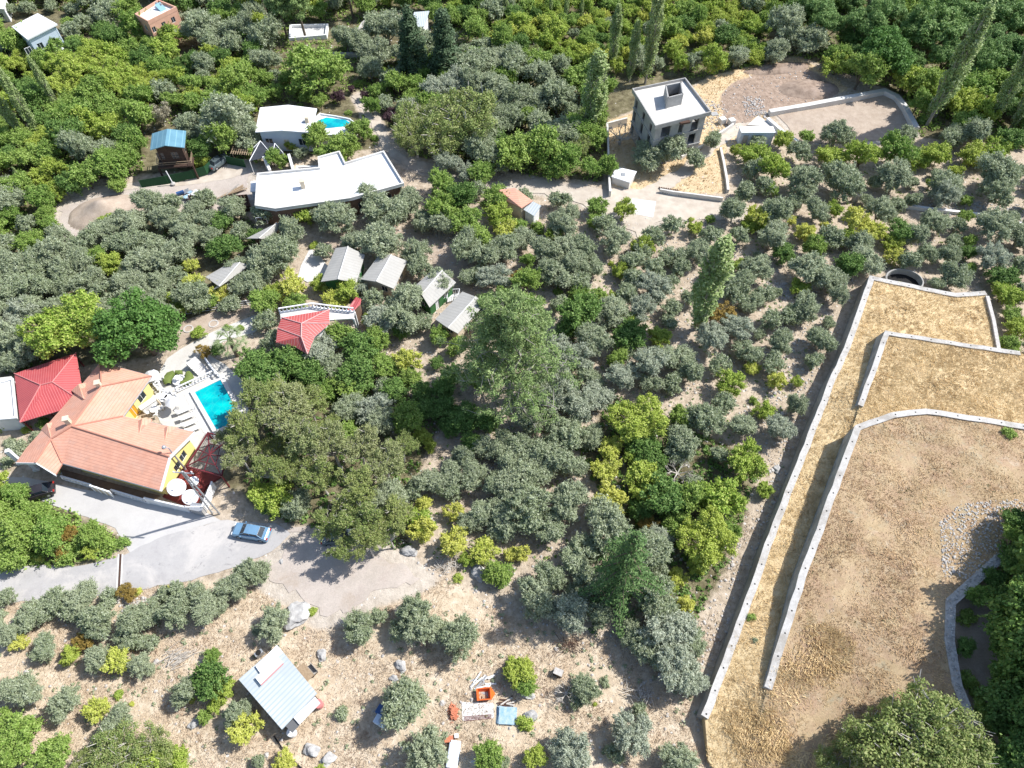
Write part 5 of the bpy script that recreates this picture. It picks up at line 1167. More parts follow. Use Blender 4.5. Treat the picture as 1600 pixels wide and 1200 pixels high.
# ------------------------------------------------------------------ grey sheet-metal shed in the bottom
def shed():
    t = thing('metal_roofed_shed', 'low shed under a pale blue grey corrugated roof patched with white boards', 'shed')
    g = lambda x, y, z: G(360 + x / 7.056, 990 + y / 7.056, z); e = 2.6
    a, b, c, d = g(90, 505, e - .1), g(520, 130, e + .2), g(955, 660, e + .2), g(568, 1058, e - .1)
    roof_slab([[a, b, c, d]], .08).build('roof', m_['shed_sheet'], t)
    poly = shrink([(p.x, p.y) for p in (a, b, c, d)], .35); walls(t, poly, -.2, e - .1, m_['brown_wall'], {3: [(1, 2, .9, 2), (4, 4.9, 0, 2, 'white_paint')], 2: [(1, 2, .9, 2)]})
    up = .1
    def board(pts, mat='white_roof', nm='roof_board', th=.06, dz=.12, base=None): MB().prism([(g(x, y, e).x, g(x, y, e).y) for x, y in pts], e + dz, e + dz + th).build(nm, m_[mat], t)
    board([(285, 365), (520, 135), (590, 215), (335, 440)], dz=.22); board([(285, 495), (540, 270), (590, 330), (345, 570)], dz=.30)
    board([(345, 572), (590, 332), (597, 340), (352, 580)], 'red_sheet', 'roof_trim', .05, .32)
    board([(700, 930), (935, 700), (995, 770), (765, 1005)], dz=.12); board([(608, 1020), (700, 935), (765, 1005), (680, 1095)], 'shed_old', dz=-.1)
    for x, y, s, lb in ((335, 235, .8, 'small grey cabinet against the back of the patched shed'),):
        q = thing('air_conditioner', lb, 'appliance', g(x, y, 0), .7); MB().box((0, 0, .5), (.9, .5, .9)).build('case', m_['steel'], q, bevel=.03); MB().lathe([(0, .0), (.3, 0), (.3, .04)], c=(0, 0, .96), n=12).build('fan_grille', m_['dark_inside'], q)
    tb = thing('garden_table', 'square tan garden table beside the patched shed', 'table', g(830, 455, 0), -.75); MB().box((0, 0, .75), (1.9, 1.3, .07)).build('tabletop', m_['timber'], tb)
    for x in (-.8, .8):
        for y in (-.5, .5): MB().box((x, y, .36), (.09, .09, .74)).build('leg', m_['dark_wood'], tb)
    cb = thing('garden_bench', 'short pale bench beyond the tan garden table', 'bench', g(915, 405, 0), -.75); MB().box((0, 0, .45), (1.2, .55, .07)).build('seat', m_['grey_bark'], cb); MB().box((0, .28, .75), (1.2, .06, .5)).build('backrest', m_['grey_bark'], cb)
    for x in (-.5, .5): MB().box((x, 0, .2), (.08, .5, .44)).build('leg', m_['dark_wood'], cb)
    for x, y, r_, mt, lb in ((985, 790, .45, 'red_sheet', 'dull red barrel at the corner of the patched shed'), (690, 1100, .45, 'white_paint', 'white barrel at the lowest corner of the patched shed')):
        q = thing('barrel', lb, 'barrel', g(x, y, 0), group='barrels round the shed'); MB().lathe([(0, .9), (r_, .9), (r_ + .03, .85), (r_, .6), (r_ + .02, .45), (r_, .3), (r_, 0)], n=18).build('drum', m_[mt], q); MB().lathe([(0, .93), (r_ * .9, .93), (r_ * .92, .88)], n=18).build('lid', m_[mt], q)
    pp = thing('water_pipe', 'thin dark hose running downhill from the patched shed', 'pipe'); MB().tube([G(x, y, .12) for x, y in ((428, 1150), (440, 1168), (455, 1185), (475, 1205), (490, 1225))], .09, 6).build('hose', m_['rubber'], pp)
shed()
# ------------------------------------------------------------------ cars
def car(name, label, p, rz, paint, L=4.4, group=None):
    t = thing(name, label, 'car', p, rz, group)
    W_ = .88
    prof = [(-L / 2, .38), (-L / 2 + .02, .72), (-L / 2 + .25, .9), (-L * .22, .98), (L * .22, .98), (L / 2 - .3, .86), (L / 2 - .02, .66), (L / 2, .38)]
    def loft(pr, ws, z0):
        vs = []; n = len(pr)
        for i, (x, z) in enumerate(pr):
            w = ws[i]; vs += [(x, -w, z0), (x, -w * 1.0, (z + z0) / 2), (x, -w * .9, z), (x, w * .9, z), (x, w, (z + z0) / 2), (x, w, z0)]
        fs = [(i * 6 + k, (i + 1) * 6 + k, (i + 1) * 6 + k + 1, i * 6 + k + 1)[::-1] for i in range(n - 1) for k in range(5)]
        fs += [tuple(range(6)), tuple((n - 1) * 6 + k for k in range(5, -1, -1)), ] 
        return vs, fs
    ws = [W_ * .82, W_ * .93, W_, W_, W_, W_ * .98, W_ * .9, W_ * .8]
    vs, fs = loft(prof, ws, .28); b = MB().add(vs, fs).build('body', m_[paint], t, bevel=.05); 
    for q in b.data.polygons: q.use_smooth = False
    cab = [(-L * .36, .93), (-L * .25, 1.34), (L * .02, 1.42), (L * .12, 1.36), (L * .27, .93)]
    vs, fs = loft(cab, [.78, .66, .66, .68, .78], .9); MB().add(vs, fs).build('windows', m_['glass'], t, bevel=.03)
    MB().add(*[[(x, y, z) for x, z in ((-L * .245, 1.36), (L * .125, 1.39)) for y in (-.6, .6)] + [], [(0, 2, 3, 1)]][0:2] if False else ([(-L * .25, -.58, 1.365), (L * .02, -.6, 1.445), (L * .12, -.58, 1.385), (L * .12, .58, 1.385), (L * .02, .6, 1.445), (-L * .25, .58, 1.365)], [(0, 1, 4, 5), (1, 2, 3, 4)])).build('roof_panel', m_[paint], t)
    pl = MB()
    for s in (-1, 1):
        pl.bar((-L * .36, s * .72, .95), (-L * .25, s * .61, 1.36), .05); pl.bar((L * .12, s * .6, 1.38), (L * .27, s * .72, .95), .05); pl.bar((-.15, s * .66, .95), (-.12, s * .61, 1.4), .06)
    pl.build('pillars', m_[paint], t)
    for x in (-L * .31, L * .3):
        for s in (-1, 1):
            w = MB(); w.tube([(x, s * .72, .33), (x, s * .9, .33)], .33, 16).build('wheel', m_['rubber'], t); wh = t.children[-1]; MB().tube([(x, s * .89, .33), (x, s * .915, .33)], .2, 12).build('rim', m_['steel'], wh)
    for s in (-1, 1):
        MB().box((L / 2 - .08, s * .62, .66), (.14, .34, .14)).build('headlight', m_['white_paint'], t); MB().box((-L / 2 + .05, s * .62, .74), (.12, .32, .15)).build('taillight', m_['tail_light'], t)
        MB().box((L * .2, s * .95, .98), (.12, .16, .12)).build('mirror', m_[paint], t)
    MB().box((L / 2 - .01, 0, .45), (.05, .5, .12)).build('number_plate', m_['white_paint'], t)
    return t
a_, b_ = G(366, 828, .1), G(424, 838, .1)
car('parked_car', 'blue sedan parked on the road beside the big walnut tree', G(395, 834, .1), math.atan2(b_.y - a_.y, b_.x - a_.x) + math.pi, 'car_blue', 4.6)
car('parked_car', 'black sedan on the driveway next to the bushes', G(60, 773, .1), math.atan2(-1.2, -3.0), 'car_dark', 4.4)
car('parked_car', 'grey silver car standing by the green fence on the site', G(343, 257, .1), 1.0, 'car_silver', 4.3)
car('parked_car', 'silver car almost hidden under the walnut tree', G(532, 842, .1), .1, 'car_silver', 4.3)
# utility pole
def pole():
    t = thing('utility_pole', 'steel lattice utility pole leaning over the red tiled terrace', 'utility pole')
    b = G(338, 803, 0); h = height_to(b, 0, 737); top = Vector((b.x, b.y, h))
    for s in (-.45, .45):
        MB().bar((b.x + s, b.y, 0), (b.x + s * .25, b.y, h), .14).build('leg', m_['steel'], t)
    br = MB(); n = 12
    for i in range(n):
        z0, z1 = h * i / n, h * (i + 1) / n; w0 = .45 * (1 - .75 * i / n); w1 = .45 * (1 - .75 * (i + 1) / n); s = 1 if i % 2 else -1; br.bar((b.x - s * w0, b.y, z0), (b.x + s * w1, b.y, z1), .05)
    br.build('lattice', m_['steel'], t)
    MB().bar((b.x - 1.2, b.y + .1, h - .3), (b.x + 1.2, b.y - .1, h - .3), .12).build('crossarm', m_['steel'], t)
    for s in (-1, 0, 1): MB().lathe([(.0, .3), (.06, .28), (.09, .1), (.06, 0)], c=(b.x + s, b.y, h - .22), n=8).build('insulator', m_['white_paint'], t)
    t2 = thing('street_lamp', 'street lamp with a glass head above the yellow gable wall', 'street lamp'); b = G(291, 735, 0); h = height_to(b, 0, 700)
    MB().tube([(b.x, b.y, 0), (b.x, b.y, h)], [.14, .08], 8).build('post', m_['steel'], t2); MB().tube([(b.x, b.y, h - .1), (b.x - .5, b.y + .1, h + .15)], .06, 6).build('arm', m_['steel'], t2)
    MB().lathe([(0, .2), (.22, .1), (.3, -.1), (0, -.15)], c=(b.x - .6, b.y + .1, h + .1), n=12).build('lamp_head', m_['steel'], t2)
    t3 = thing('timber_pole', 'thin white leaning pole at the green mesh fence', 'pole'); b = G(271, 288, 0); MB().tube([b, b + Vector((-.3, .2, height_to(b, 0, 268)))], .09, 7).build('shaft', m_['white_paint'], t3); MB().lathe([(0, .3), (.4, .25), (.4, 0)], c=b, n=10).build('footing', m_['pale_stone'], t3)
pole()
# ------------------------------------------------------------------ clutter on the dry slope
def clutter():
    g = lambda x, y, z=0: G(680 + x / 7.5, 1040 + y / 7.5, z)
    t = thing('cement_mixer_hopper', 'orange open metal hopper beside the concrete footing', 'hopper', g(580, 350), .1); t.scale = (.8, .8, .8)
    mb = MB(); w = .9; h = 1.0
    top = [(-1.05, -.75, h), (.9, -.8, h), (.9, .8, h), (-1.05, .8, h)]; bot = [(-.9, -.55, 0), (.6, -.5, 0), (.6, .5, 0), (-.9, .6, 0)]; ti = [(x * .84, y * .84, h) for x, y, z in top]; bi = [(x * .8, y * .8, .1) for x, y, z in bot]
    mb.add(top + bot + ti + bi, [(i, (i + 1) % 4, 4 + (i + 1) % 4, 4 + i)[::-1] for i in range(4)] + [(8 + i, 8 + (i + 1) % 4, 12 + (i + 1) % 4, 12 + i) for i in range(4)] + [(i, (i + 1) % 4, 8 + (i + 1) % 4, 8 + i) for i in range(4)])
    mb.build('bin', m_['orange_paint'], t); MB().box((-.15, 0, .14), (1.2, .8, .06)).build('bin_floor', m_['steel'], t)
    MB().add([(.9, -.8, h), (.9, .8, h), (1.45, 0, .35), (.6, -.5, 0), (.6, .5, 0)], [(0, 2, 1), (0, 3, 2), (1, 2, 4), (2, 3, 4)]).build('chute', m_['orange_paint'], t)
    s = thing('concrete_footing', 'pale square concrete footing with rusty rods beside the orange hopper', 'footing'); q = [g(310, 430), g(680, 440), g(690, 620), g(320, 650)]; MB().prism(q, -.1, .22).build('slab', m_['pave_white'], s)
    for i in range(4): MB().bar(g(340, 600 + i * 16, .26), g(660, 575 + i * 14, .26), .05).build('rod', m_['maroon'], s)
    b = thing('brick_pile', 'loose heap of orange bricks beside the concrete footing', 'brick pile'); r = random.Random(5); mbb = MB()
    for i in range(150):
        u, v = r.gauss(0, .38), r.gauss(0, .4); p = g(215 + u * 60, 555 + v * 110); hh = max(0, .55 * (1 - (u * u + v * v) * .9)) * r.random(); mbb.box((p.x, p.y, .08 + hh), (.32, .17, .14), M=Matrix.Rotation(r.uniform(0, 3.1), 3, 'Z') @ Matrix.Rotation(r.uniform(-.4, .4), 3, 'X'))
    mbb.build('bricks', m_['brick_red'], b)['kind'] = 'stuff'
    sh = thing('sheet_stack', 'stack of weathered blue sheets next to the bushes', 'sheet stack')
    for i in range(7): p = g(835, 585, .08 + i * .07); MB().box(p, (2.3 - i * .12, 1.7, .05), M=Matrix.Rotation(-.06 + .05 * r.uniform(-1, 1), 3, 'Z') @ Matrix.Rotation(r.uniform(-.04, .04), 3, 'X')).build('sheet', m_['blue_sheet_old'], sh)
    bd = thing('board_pile', 'splintered grey boards above the blue sheet stack', 'board pile')
    for i in range(16): p = g(835 + r.uniform(-40, 60), 430 + r.uniform(-40, 50), .1 + i * .02); MB().box(p, (r.uniform(.8, 2), .14, .04), r.uniform(-.3, .9)).build('board', m_['dead_wood' if i % 2 else 'rust_form'], bd)
    bd = thing('board_pile', 'white and dark scrap boards beyond the orange hopper', 'board pile')
    for i in range(22): p = g(560 + r.uniform(-110, 110), 195 + r.uniform(-60, 60), .08 + i * .012); MB().box(p, (r.uniform(.5, 1.6), .14, .04), r.uniform(0, 1)).build('board', m_['white_paint' if i % 2 else 'steel'], bd)
    w = thing('white_trough', 'long pale blue metal trough tilted at the lower frame edge', 'trough'); a, b2 = g(240, 880, .5), g(190, 1200, .5)
    MB().bar(a, b2, 1.15, .4).build('trough_body', m_['bluewhite_wall'], w, bevel=.05); MB().bar(a + Vector((0, 0, .22)), b2 + Vector((0, 0, .22)), .9, .04).build('cover', m_['white_paint'], w)
    MB().box(g(160, 865, .45), (.9, .6, .5), .1).build('end_box', m_['brick_red'], w); MB().box(g(250, 825, .35), (.4, .4, .6), .1).build('valve', m_['white_paint'], w)
    for x, y, mt, lb, rr in ((802, 855, 'blue_barrel', 'dark blue crate in the shade of the round olive', -.5), (790, 915, 'bluewhite_wall', 'pale blue tank lid beside the round olive', -.5)):
        q = thing('plastic_tank', lb, 'tank', G(400 + x / 4, 900 + y / 4, 0), rr, 'plastic tanks by the olive'); MB().box((0, 0, .5), (1.5, 1.0, 1.0)).build('tank_body', m_[mt], q, bevel=.1); MB().lathe([(0, .12), (.25, .1), (.27, 0)], c=(0, 0, 1.0), n=12).build('cap', m_['steel'], q)
    bt = thing('wooden_beehive', 'small pale wooden box with a dark base on the dry grass', 'beehive', G(872, 1052, 0), -.4); MB().box((0, 0, .35), (.9, .6, .5)).build('hive_body', m_['timber'], bt, bevel=.02); MB().box((0, 0, .65), (1.0, .7, .08)).build('lid', m_['pale_stone'], bt); MB().box((0, 0, .05), (1.0, .7, .1)).build('stand', m_['dark_wood'], bt)
    # boulders
    def boulder(x, y, s, lb, sq=(1, 1, .7), seed=1, mat='rock'):
        bm = bmesh.new(); bmesh.ops.create_icosphere(bm, subdivisions=3, radius=1); rr2 = random.Random(seed); ph = [rr2.uniform(0, 6) for _ in range(6)]
        for v in bm.verts:
            c = v.co; k = 1 + .22 * math.sin(c.x * 3 + ph[0]) * math.sin(c.y * 3.4 + ph[1]) + .12 * math.sin(c.z * 6 + ph[2] + c.x * 5) + rr2.uniform(-.05, .05)
            v.co = Vector((c.x * sq[0], c.y * sq[1], max(c.z, -.4) * sq[2])) * k * s
        me = bpy.data.meshes.new('boulder'); bm.to_mesh(me); bm.free(); me.materials.append(m_[mat]); o = bpy.data.objects.new('boulder', me); COL.objects.link(o); p = G(x, y, 0); o.location = (p.x, p.y, hz(p.x, p.y) + s * .15); o.rotation_euler.z = seed; setp(o, lb, 'boulder', 'boulders on the dry slope')
    for i, (x, y, s, lb) in enumerate(((465, 962, 1.35, 'largest white veined boulder beside the small yellow bush'), (627, 1041, .62, 'grey boulder above the round olive by the blue crate'), (616, 1060, .4, 'small pale stone just below the grey boulder'), (304, 1131, .55, 'white boulder alone in the dry grass'), (503, 1024, .6, 'flat white stone between shed and olives'), (487, 1172, .75, 'long white rock at the foot of the patched shed'), (512, 1187, .7, 'smooth white rock close to the lower frame edge'), (747, 893, .9, 'pale boulder under the yellow shrubs by the lot'), (640, 862, .8, 'white rock at the edge of the gravel lot'), (1025, 520, .7, 'white rock between the round olives below the poplar'), (440, 878, .28, 'small white bag lying on the shaded lot'), (825, 1085, .6, 'white rock in the bushes beside the sheets'), (1440, 652, .5, 'white rock against the stubble field wall'), (1213, 735, .5, 'white rock on the bare slope beside the long wall'), (200, 1045, .35, 'small white rock between the lower olives'), (828, 1120, .7, 'pale outcrop under the yellow green shrub'))):
        boulder(x, y, s, lb, (1.2, .85, .65), i + 1)
    # dead branches pile
    for x, y, n, L, lb, mt in ((280, 1028, 46, 2.6, 'heap of pale dead branches on the dry slope', 'dead_wood'), (890, 1010, 40, 1.5, 'tangle of dark cut branches below the silver olive', 'rust_form'), (1000, 1085, 50, 1.5, 'grey brushwood heap beside the large silver olives', 'dead_wood'), (700, 882, 60, 1.6, 'grey brushwood heap along the gravel lot edge', 'dead_wood')):
        t = thing('brushwood_pile', lb, 'brushwood', G(x, y, 0), group='piles of cut branches'); mb = MB()
        for i in range(n):
            a = r.gauss(.5 if L > 2 else 0, .35 if L > 2 else 1.5); c = Vector((r.gauss(0, .8), r.gauss(0, .5), .1 + r.random() * .35)); d = Vector((math.cos(a), math.sin(a), r.uniform(-.1, .15))) * r.uniform(.4, 1) * L / 2
            mb.tube([c - d, c + Vector((0, 0, .08)), c + d], [.035, .03, .012], 4)
        mb.build('branches', m_[mt], t)
    # cistern
    c = G(1413, 438, 1.2); t = thing('stone_cistern', 'round open concrete cistern with yellow green scum above the golden field', 'cistern', (c.x, c.y, 0))
    MB().lathe([(2.5, -.2), (2.5, 1.35), (2.32, 1.4), (2.28, 1.35), (2.28, .1)], n=36).build('ring_wall', m_['concrete_side'], t, smooth=False)
    MB().lathe([(0, .35), (2.3, .35)], n=36).build('water', m_['dark_inside'], t); MB().lathe([(0, .42), (1.3, .42), (1.25, .36)], c=(-.5, -.7, 0), n=14).build('algae', m_['lime_leaf'], t); t.scale = (1.15, .95, 1)
    t = thing('standing_stone', 'upright dark stone slab among the upper olives', 'rock', G(1336, 312, 0), .3); MB().lathe([(.75, -.2), (.8, 1.2), (.6, 2.0), (.2, 2.3), (0, 2.3)], n=9).build('stone', m_['rock'], t); t.scale = (1, .5, 1)
    # shaded debris by the dark trees
    t = thing('broken_pallet', 'grey broken pallet in the shade beside the dark trees', 'pallet', G(1592, 935, 0), .6)
    for i in range(6): MB().box((0, i * .28 - .7, .2), (1.6, .14, .04)).build('board', m_['grey_bark'], t)
    for i in (-.7, 0, .7): MB().box((i, 0, .1), (.1, 1.7, .12)).build('runner', m_['grey_bark'], t)
clutter()
# ------------------------------------------------------------------ vegetation
def leaf_mesh(name, P_, N_, size, mat, seed, aspect=2.2, tri=False, var=.35):
    """leaf-sized faces at points P_ facing roughly N_"""
    r = np.random.RandomState(seed); n = len(P_)
    Nn = N_ + r.normal(0, .8, (n, 3)); Nn[:, 2] += .35; Nn /= np.linalg.norm(Nn, axis=1, keepdims=True) + 1e-9
    T = r.normal(0, 1, (n, 3)); T -= (T * Nn).sum(1, keepdims=True) * Nn; T /= np.linalg.norm(T, axis=1, keepdims=True) + 1e-9
    B = np.cross(Nn, T); s = size * r.uniform(1 - var, 1 + var, (n, 1)); l = s * np.sqrt(aspect) / 2; w = s / np.sqrt(aspect) / 2
    V = np.stack([P_ - T * l, P_ + B * w - T * l * .1, P_ + T * l, P_ - B * w - T * l * .1], 1).reshape(-1, 3)
    me = bpy.data.meshes.new(name); me.vertices.add(4 * n); me.vertices.foreach_set('co', V.ravel().astype('f'))
    me.loops.add(4 * n); me.loops.foreach_set('vertex_index', np.arange(4 * n, dtype='i')); me.polygons.add(n); me.polygons.foreach_set('loop_start', np.arange(n, dtype='i') * 4)
    me.update(calc_edges=True); at = me.attributes.new('v', 'FLOAT', 'POINT')
    at.data.foreach_set('value', np.repeat(r.rand(n), 4).astype('f')); me.materials.append(mat); return me
def unit(n, r, up=0.0):
    v = r.normal(0, 1, (n, 3)); v[:, 2] += up; return v / np.linalg.norm(v, axis=1, keepdims=True)
def clumped(centers, radii, per, r, flat=.8, up=.35, axis=None):
    Ps, Ns = [], []
    for c, R in zip(centers, radii):
        k = max(6, int(per * (R / np.mean(radii)) ** 2)); d = unit(k, r, up); q = np.abs(r.normal(.78, .27, (k, 1)))
        p = d * q * R; p[:, 2] *= flat; Ps.append(p + c); nn = d.copy(); nn[:, 2] += .25; Ns.append(nn)
    return np.concatenate(Ps), np.concatenate(Ns)
def branches(mb, base, fork, ends, r0, r, wob=.08):
    mb.tube([base, Vector(base).lerp(Vector(fork), .5) + Vector((r.uniform(-.04, .04), r.uniform(-.04, .04), 0)), fork], [r0, r0 * .8, r0 * .65], 7)
    for e in ends:
        e = Vector(e); f = Vector(fork); m = f.lerp(e, .5) + Vector((r.uniform(-wob, wob), r.uniform(-wob, wob), r.uniform(0, wob)))
        mb.tube([f, m, e], [r0 * .45, r0 * .28, r0 * .07], 5)
PROTO = {}
def add_proto(kind, trunk_mb, tmat, leaves, h, nm):
    """unit: crown radius 1"""
    tr = trunk_mb.build('trunk', m_[tmat]) if trunk_mb else None
    if tr: me = tr.data; bpy.data.objects.remove(tr)
    PROTO.setdefault(kind, []).append((me if tr is not None or trunk_mb else None, leaves, h, nm))
def ball(kind, seed, mat, n_lobe=7, n_clump=60, per=110, leaf=.085, asp=2.4, flat=.8, trunk='bark', height=1.9, lobeR=.5, clR=(.16, .28), gap=.0, nm='tree', bare=0, spread=.55, single=True, low=.35, spray=0, tlow=None):
    """round or irregular crown built from lobes of leaf clumps; crown radius about 1, tree height as given"""
    r = np.random.RandomState(seed); rr = random.Random(seed); ch = height - low; cz = low + ch * .5
    L = []
    for i in range(n_lobe):
        a = 2 * math.pi * i / n_lobe + r.uniform(-.4, .4); d = spread * r.uniform(.7, 1.15) if i else 0
        L.append((math.cos(a) * d, math.sin(a) * d, cz + r.uniform(-.22, .25) * ch * .8, lobeR * r.uniform(.75, 1.15)))
    cs, rs = [], []
    while len(cs) < n_clump:
        x, y, z, R = L[r.randint(len(L))]; d = unit(1, r, .5)[0]; p = np.array([x, y, z]) + d * R * np.array([1, 1, flat * ch / 1.5]) * r.uniform(.7, 1.0)
        if p[2] < low * .7: continue
        if any(np.linalg.norm(p - np.array(q[:3])) < q[3] * .55 for q in L): continue
        cs.append(p); rs.append(r.uniform(*clR))
    Ps, Ns = clumped(np.array(cs), np.array(rs), per, r, .85)
    # sparse inner leaves close the crown
    k = int(len(Ps) * .14); q = [L[i] for i in r.randint(0, len(L), k)]; q = np.array(q); pin = q[:, :3] + unit(k, r) * q[:, 3:4] * .75 * r.rand(k, 1) ** .4
    pin[:, 2] = np.maximum(pin[:, 2], low * .6); Ps = np.concatenate([Ps, pin]); Ns = np.concatenate([Ns, unit(k, r, .3)])
    if spray:
        c_ = np.array(cs); R_s = np.array(rs); ctr = np.array([0, 0, cz]); k = spray
        o_d = c_ - ctr; o_d /= np.linalg.norm(o_d, axis=1, keepdims=True); d = np.repeat(o_d, k, 0) + r.normal(0, .55, (len(c_) * k, 3)); d[:, 2] += .25; d /= np.linalg.norm(d, axis=1, keepdims=True)
        m = 7; t = np.linspace(.5, 1.0, m)[None, :, None] * r.uniform(1.2, 2.1, (len(d), 1, 1)) * np.repeat(R_s, k)[:, None, None]
        p_ = np.repeat(c_, k, 0)[:, None] + d[:, None] * t + r.normal(0, .018, (len(d), m, 3)); Ps = np.concatenate([Ps, p_.reshape(-1, 3)]); Ns = np.concatenate([Ns, unit(len(d) * m, r, .6)])
    me = leaf_mesh('crown', Ps, Ns, leaf, m_[mat], seed, asp)
    mb = MB(); fork = (r.uniform(-.06, .06), r.uniform(-.06, .06), low * .75)
    idx = r.choice(len(cs), min(len(cs), 9 + bare), replace=False); ends = [cs[i] * (1.0 if j < bare else .93) for j, i in enumerate(idx)]
    branches(mb, (0, 0, -.15), fork, ends, .075, rr)
    if bare:
        for e in ends[:bare]:
            for _ in range(3):
                e2 = Vector(e) + Vector((rr.uniform(-.28, .28), rr.uniform(-.28, .28), rr.uniform(.0, .22))); mb.tube([Vector(e) * .9, e2], [.017, .006], 3)
    add_proto(kind, mb, trunk, me, height, nm)
for s in range(9): ball('o', 10 + s, 'olive_leaf', 3 + s % 6, 75 + 5 * s, 125, .066, 3.0, height=1.7, spread=.45, lobeR=.55, clR=(.09, .24), spray=9, nm='olive_tree', trunk='grey_bark')
for s in range(4): ball('s', 30 + s, 'silver_leaf', 6 + s % 3, 80, 130, .066, 3.2, height=1.8, spread=.48, lobeR=.52, clR=(.09, .23), spray=9, nm='olive_tree', trunk='grey_bark')
for s in range(5): ball('g', 40 + s, 'green_leaf', 7, 85, 95, .078, 1.6, height=1.9, spread=.50, lobeR=.52, clR=(.09, .25), spray=4, nm='broadleaf_tree')
for s in range(4): ball('d', 50 + s, 'dark_leaf', 7, 85, 95, .078, 1.6, height=1.8, spread=.48, lobeR=.52, clR=(.10, .25), spray=4, nm='evergreen_tree')
for s in range(4): ball('y', 60 + s, 'lime_leaf', 8, 75, 80, .08, 1.6, height=1.8, spread=.5, clR=(.09, .23), spray=5, nm='fruit_tree')
for s in range(4): ball('Y', 70 + s, 'yellow_leaf', 8, 70, 75, .08, 1.7, height=1.7, spread=.5, clR=(.08, .21), spray=5, nm='fruit_tree')
for s in range(2): ball('a', 80 + s, 'autumn_leaf', 7, 46, 90, .08, 1.7, height=1.7, spread=.5, clR=(.12, .22), nm='fruit_tree')
for s in range(2): ball('b', 85 + s, 'plum_leaf', 6, 40, 90, .09, 1.6, height=1.7, spread=.45, nm='plum_tree')
for s in range(3): ball('w', 90 + s, 'walnut_leaf', 11, 130, 80, .043, 1.7, height=1.6, spread=.64, lobeR=.42, clR=(.06, .19), bare=34, trunk='dead_wood', nm='walnut_tree', low=.55)
for s in range(3): ball('W', 190 + s, ('walnut_leaf', 'walnut_leaf', 'rusty_leaf')[s], 8, 100, 60, .052, 1.7, height=2.7, spread=.62, lobeR=.42, clR=(.06, .18), bare=34, spray=5, trunk='dead_wood', nm='walnut_tree', low=1.45)
for s in range(2): ball('v', 95 + s, 'vivid_leaf', 11, 150, 110, .050, 1.5, height=1.6, spread=.6, lobeR=.42, clR=(.09, .17), nm='walnut_tree', low=.45)
ball('V', 98, 'lime_leaf', 11, 150, 110, .050, 1.5, height=1.6, spread=.6, lobeR=.42, clR=(.08, .15), nm='walnut_tree', low=.45, bare=6)
for s in range(3): ball('F', 100 + s, 'forest_pine_leaf', 9, 110, 110, .06, 3.5, height=2.2, spread=.55, lobeR=.42, clR=(.08, .2), flat=.6, nm='pine_tree', low=.6)
ball('z', 104, 'dry_leaf', 8, 60, 60, .06, 2.5, height=1.7, spread=.55, lobeR=.42, clR=(.1, .2), nm='weeping_tree', bare=20, trunk='dead_wood')
# small bushes: no trunk to speak of
def bush(kind, seed, mat, nm, leaf=.12, flat=.8, asp=1.7, n=26, per=75):
    r = np.random.RandomState(seed); cs = []; rs = []
    for i in range(n):
        d = unit(1, r, .5)[0]; d[2] = abs(d[2]); p = d * np.array([.72, .72, .65]) * r.uniform(.5, 1); p[2] += .12; cs.append(p); rs.append(r.uniform(.2, .36))
    Ps, Ns = clumped(np.array(cs), np.array(rs), per, r, flat); Ps[:, 2] = np.maximum(Ps[:, 2], .02)
    mb = MB(); 
    for i in range(6): mb.tube([(0, 0, -.1), tuple(cs[i] * .5), tuple(cs[i])], [.05, .03, .01], 4)
    add_proto(kind, mb, 'bark', leaf_mesh('foliage', Ps, Ns, leaf, m_[mat], seed, asp), 1.1, nm)
for s in range(3):
    bush('p', 110 + s, 'olive_leaf', 'bush'); bush('q', 115 + s, 'green_leaf', 'bush'); bush('r', 120 + s, 'lime_leaf', 'bush'); bush('t', 125 + s, 'yellow_leaf', 'bush')
def poplar(seed):
    r = np.random.RandomState(seed); rr = random.Random(seed); cs, rs = [], []   # height 1, width ~.12
    H = 1.0
    for i in range(170):
        t = r.uniform(.06, 1) ** .75; w = .066 * (.25 + .75 * math.sin(math.pi * min(1, t ** 1.35)) ** .8) * r.uniform(.2, 1); a = r.uniform(0, 6.28)
        cs.append((math.cos(a) * w, math.sin(a) * w, t * .98)); rs.append(r.uniform(.012, .024))
    Ps, Ns = clumped(np.array(cs), np.array(rs), 52, r, 3.0, .2)
    mb = MB(); mb.tube([(0, 0, -.02), (.002, .003, .5), (0, 0, .97)], [.012, .008, .002], 7)
    for i in range(46):
        t = r.uniform(.08, .8); a = r.uniform(0, 6.28); w = r.uniform(.04, .075); mb.tube([(0, 0, t), (math.cos(a) * w * .7, math.sin(a) * w * .7, t + .06), (math.cos(a) * w, math.sin(a) * w, t + .16)], [.0035, .0025, .0008], 3)
    add_proto('P', mb, 'grey_bark', leaf_mesh('crown', Ps, Ns, .0125, m_['poplar_leaf'], seed, 1.6), 1.0, 'poplar_tree')
for s in range(3): poplar(130 + s)
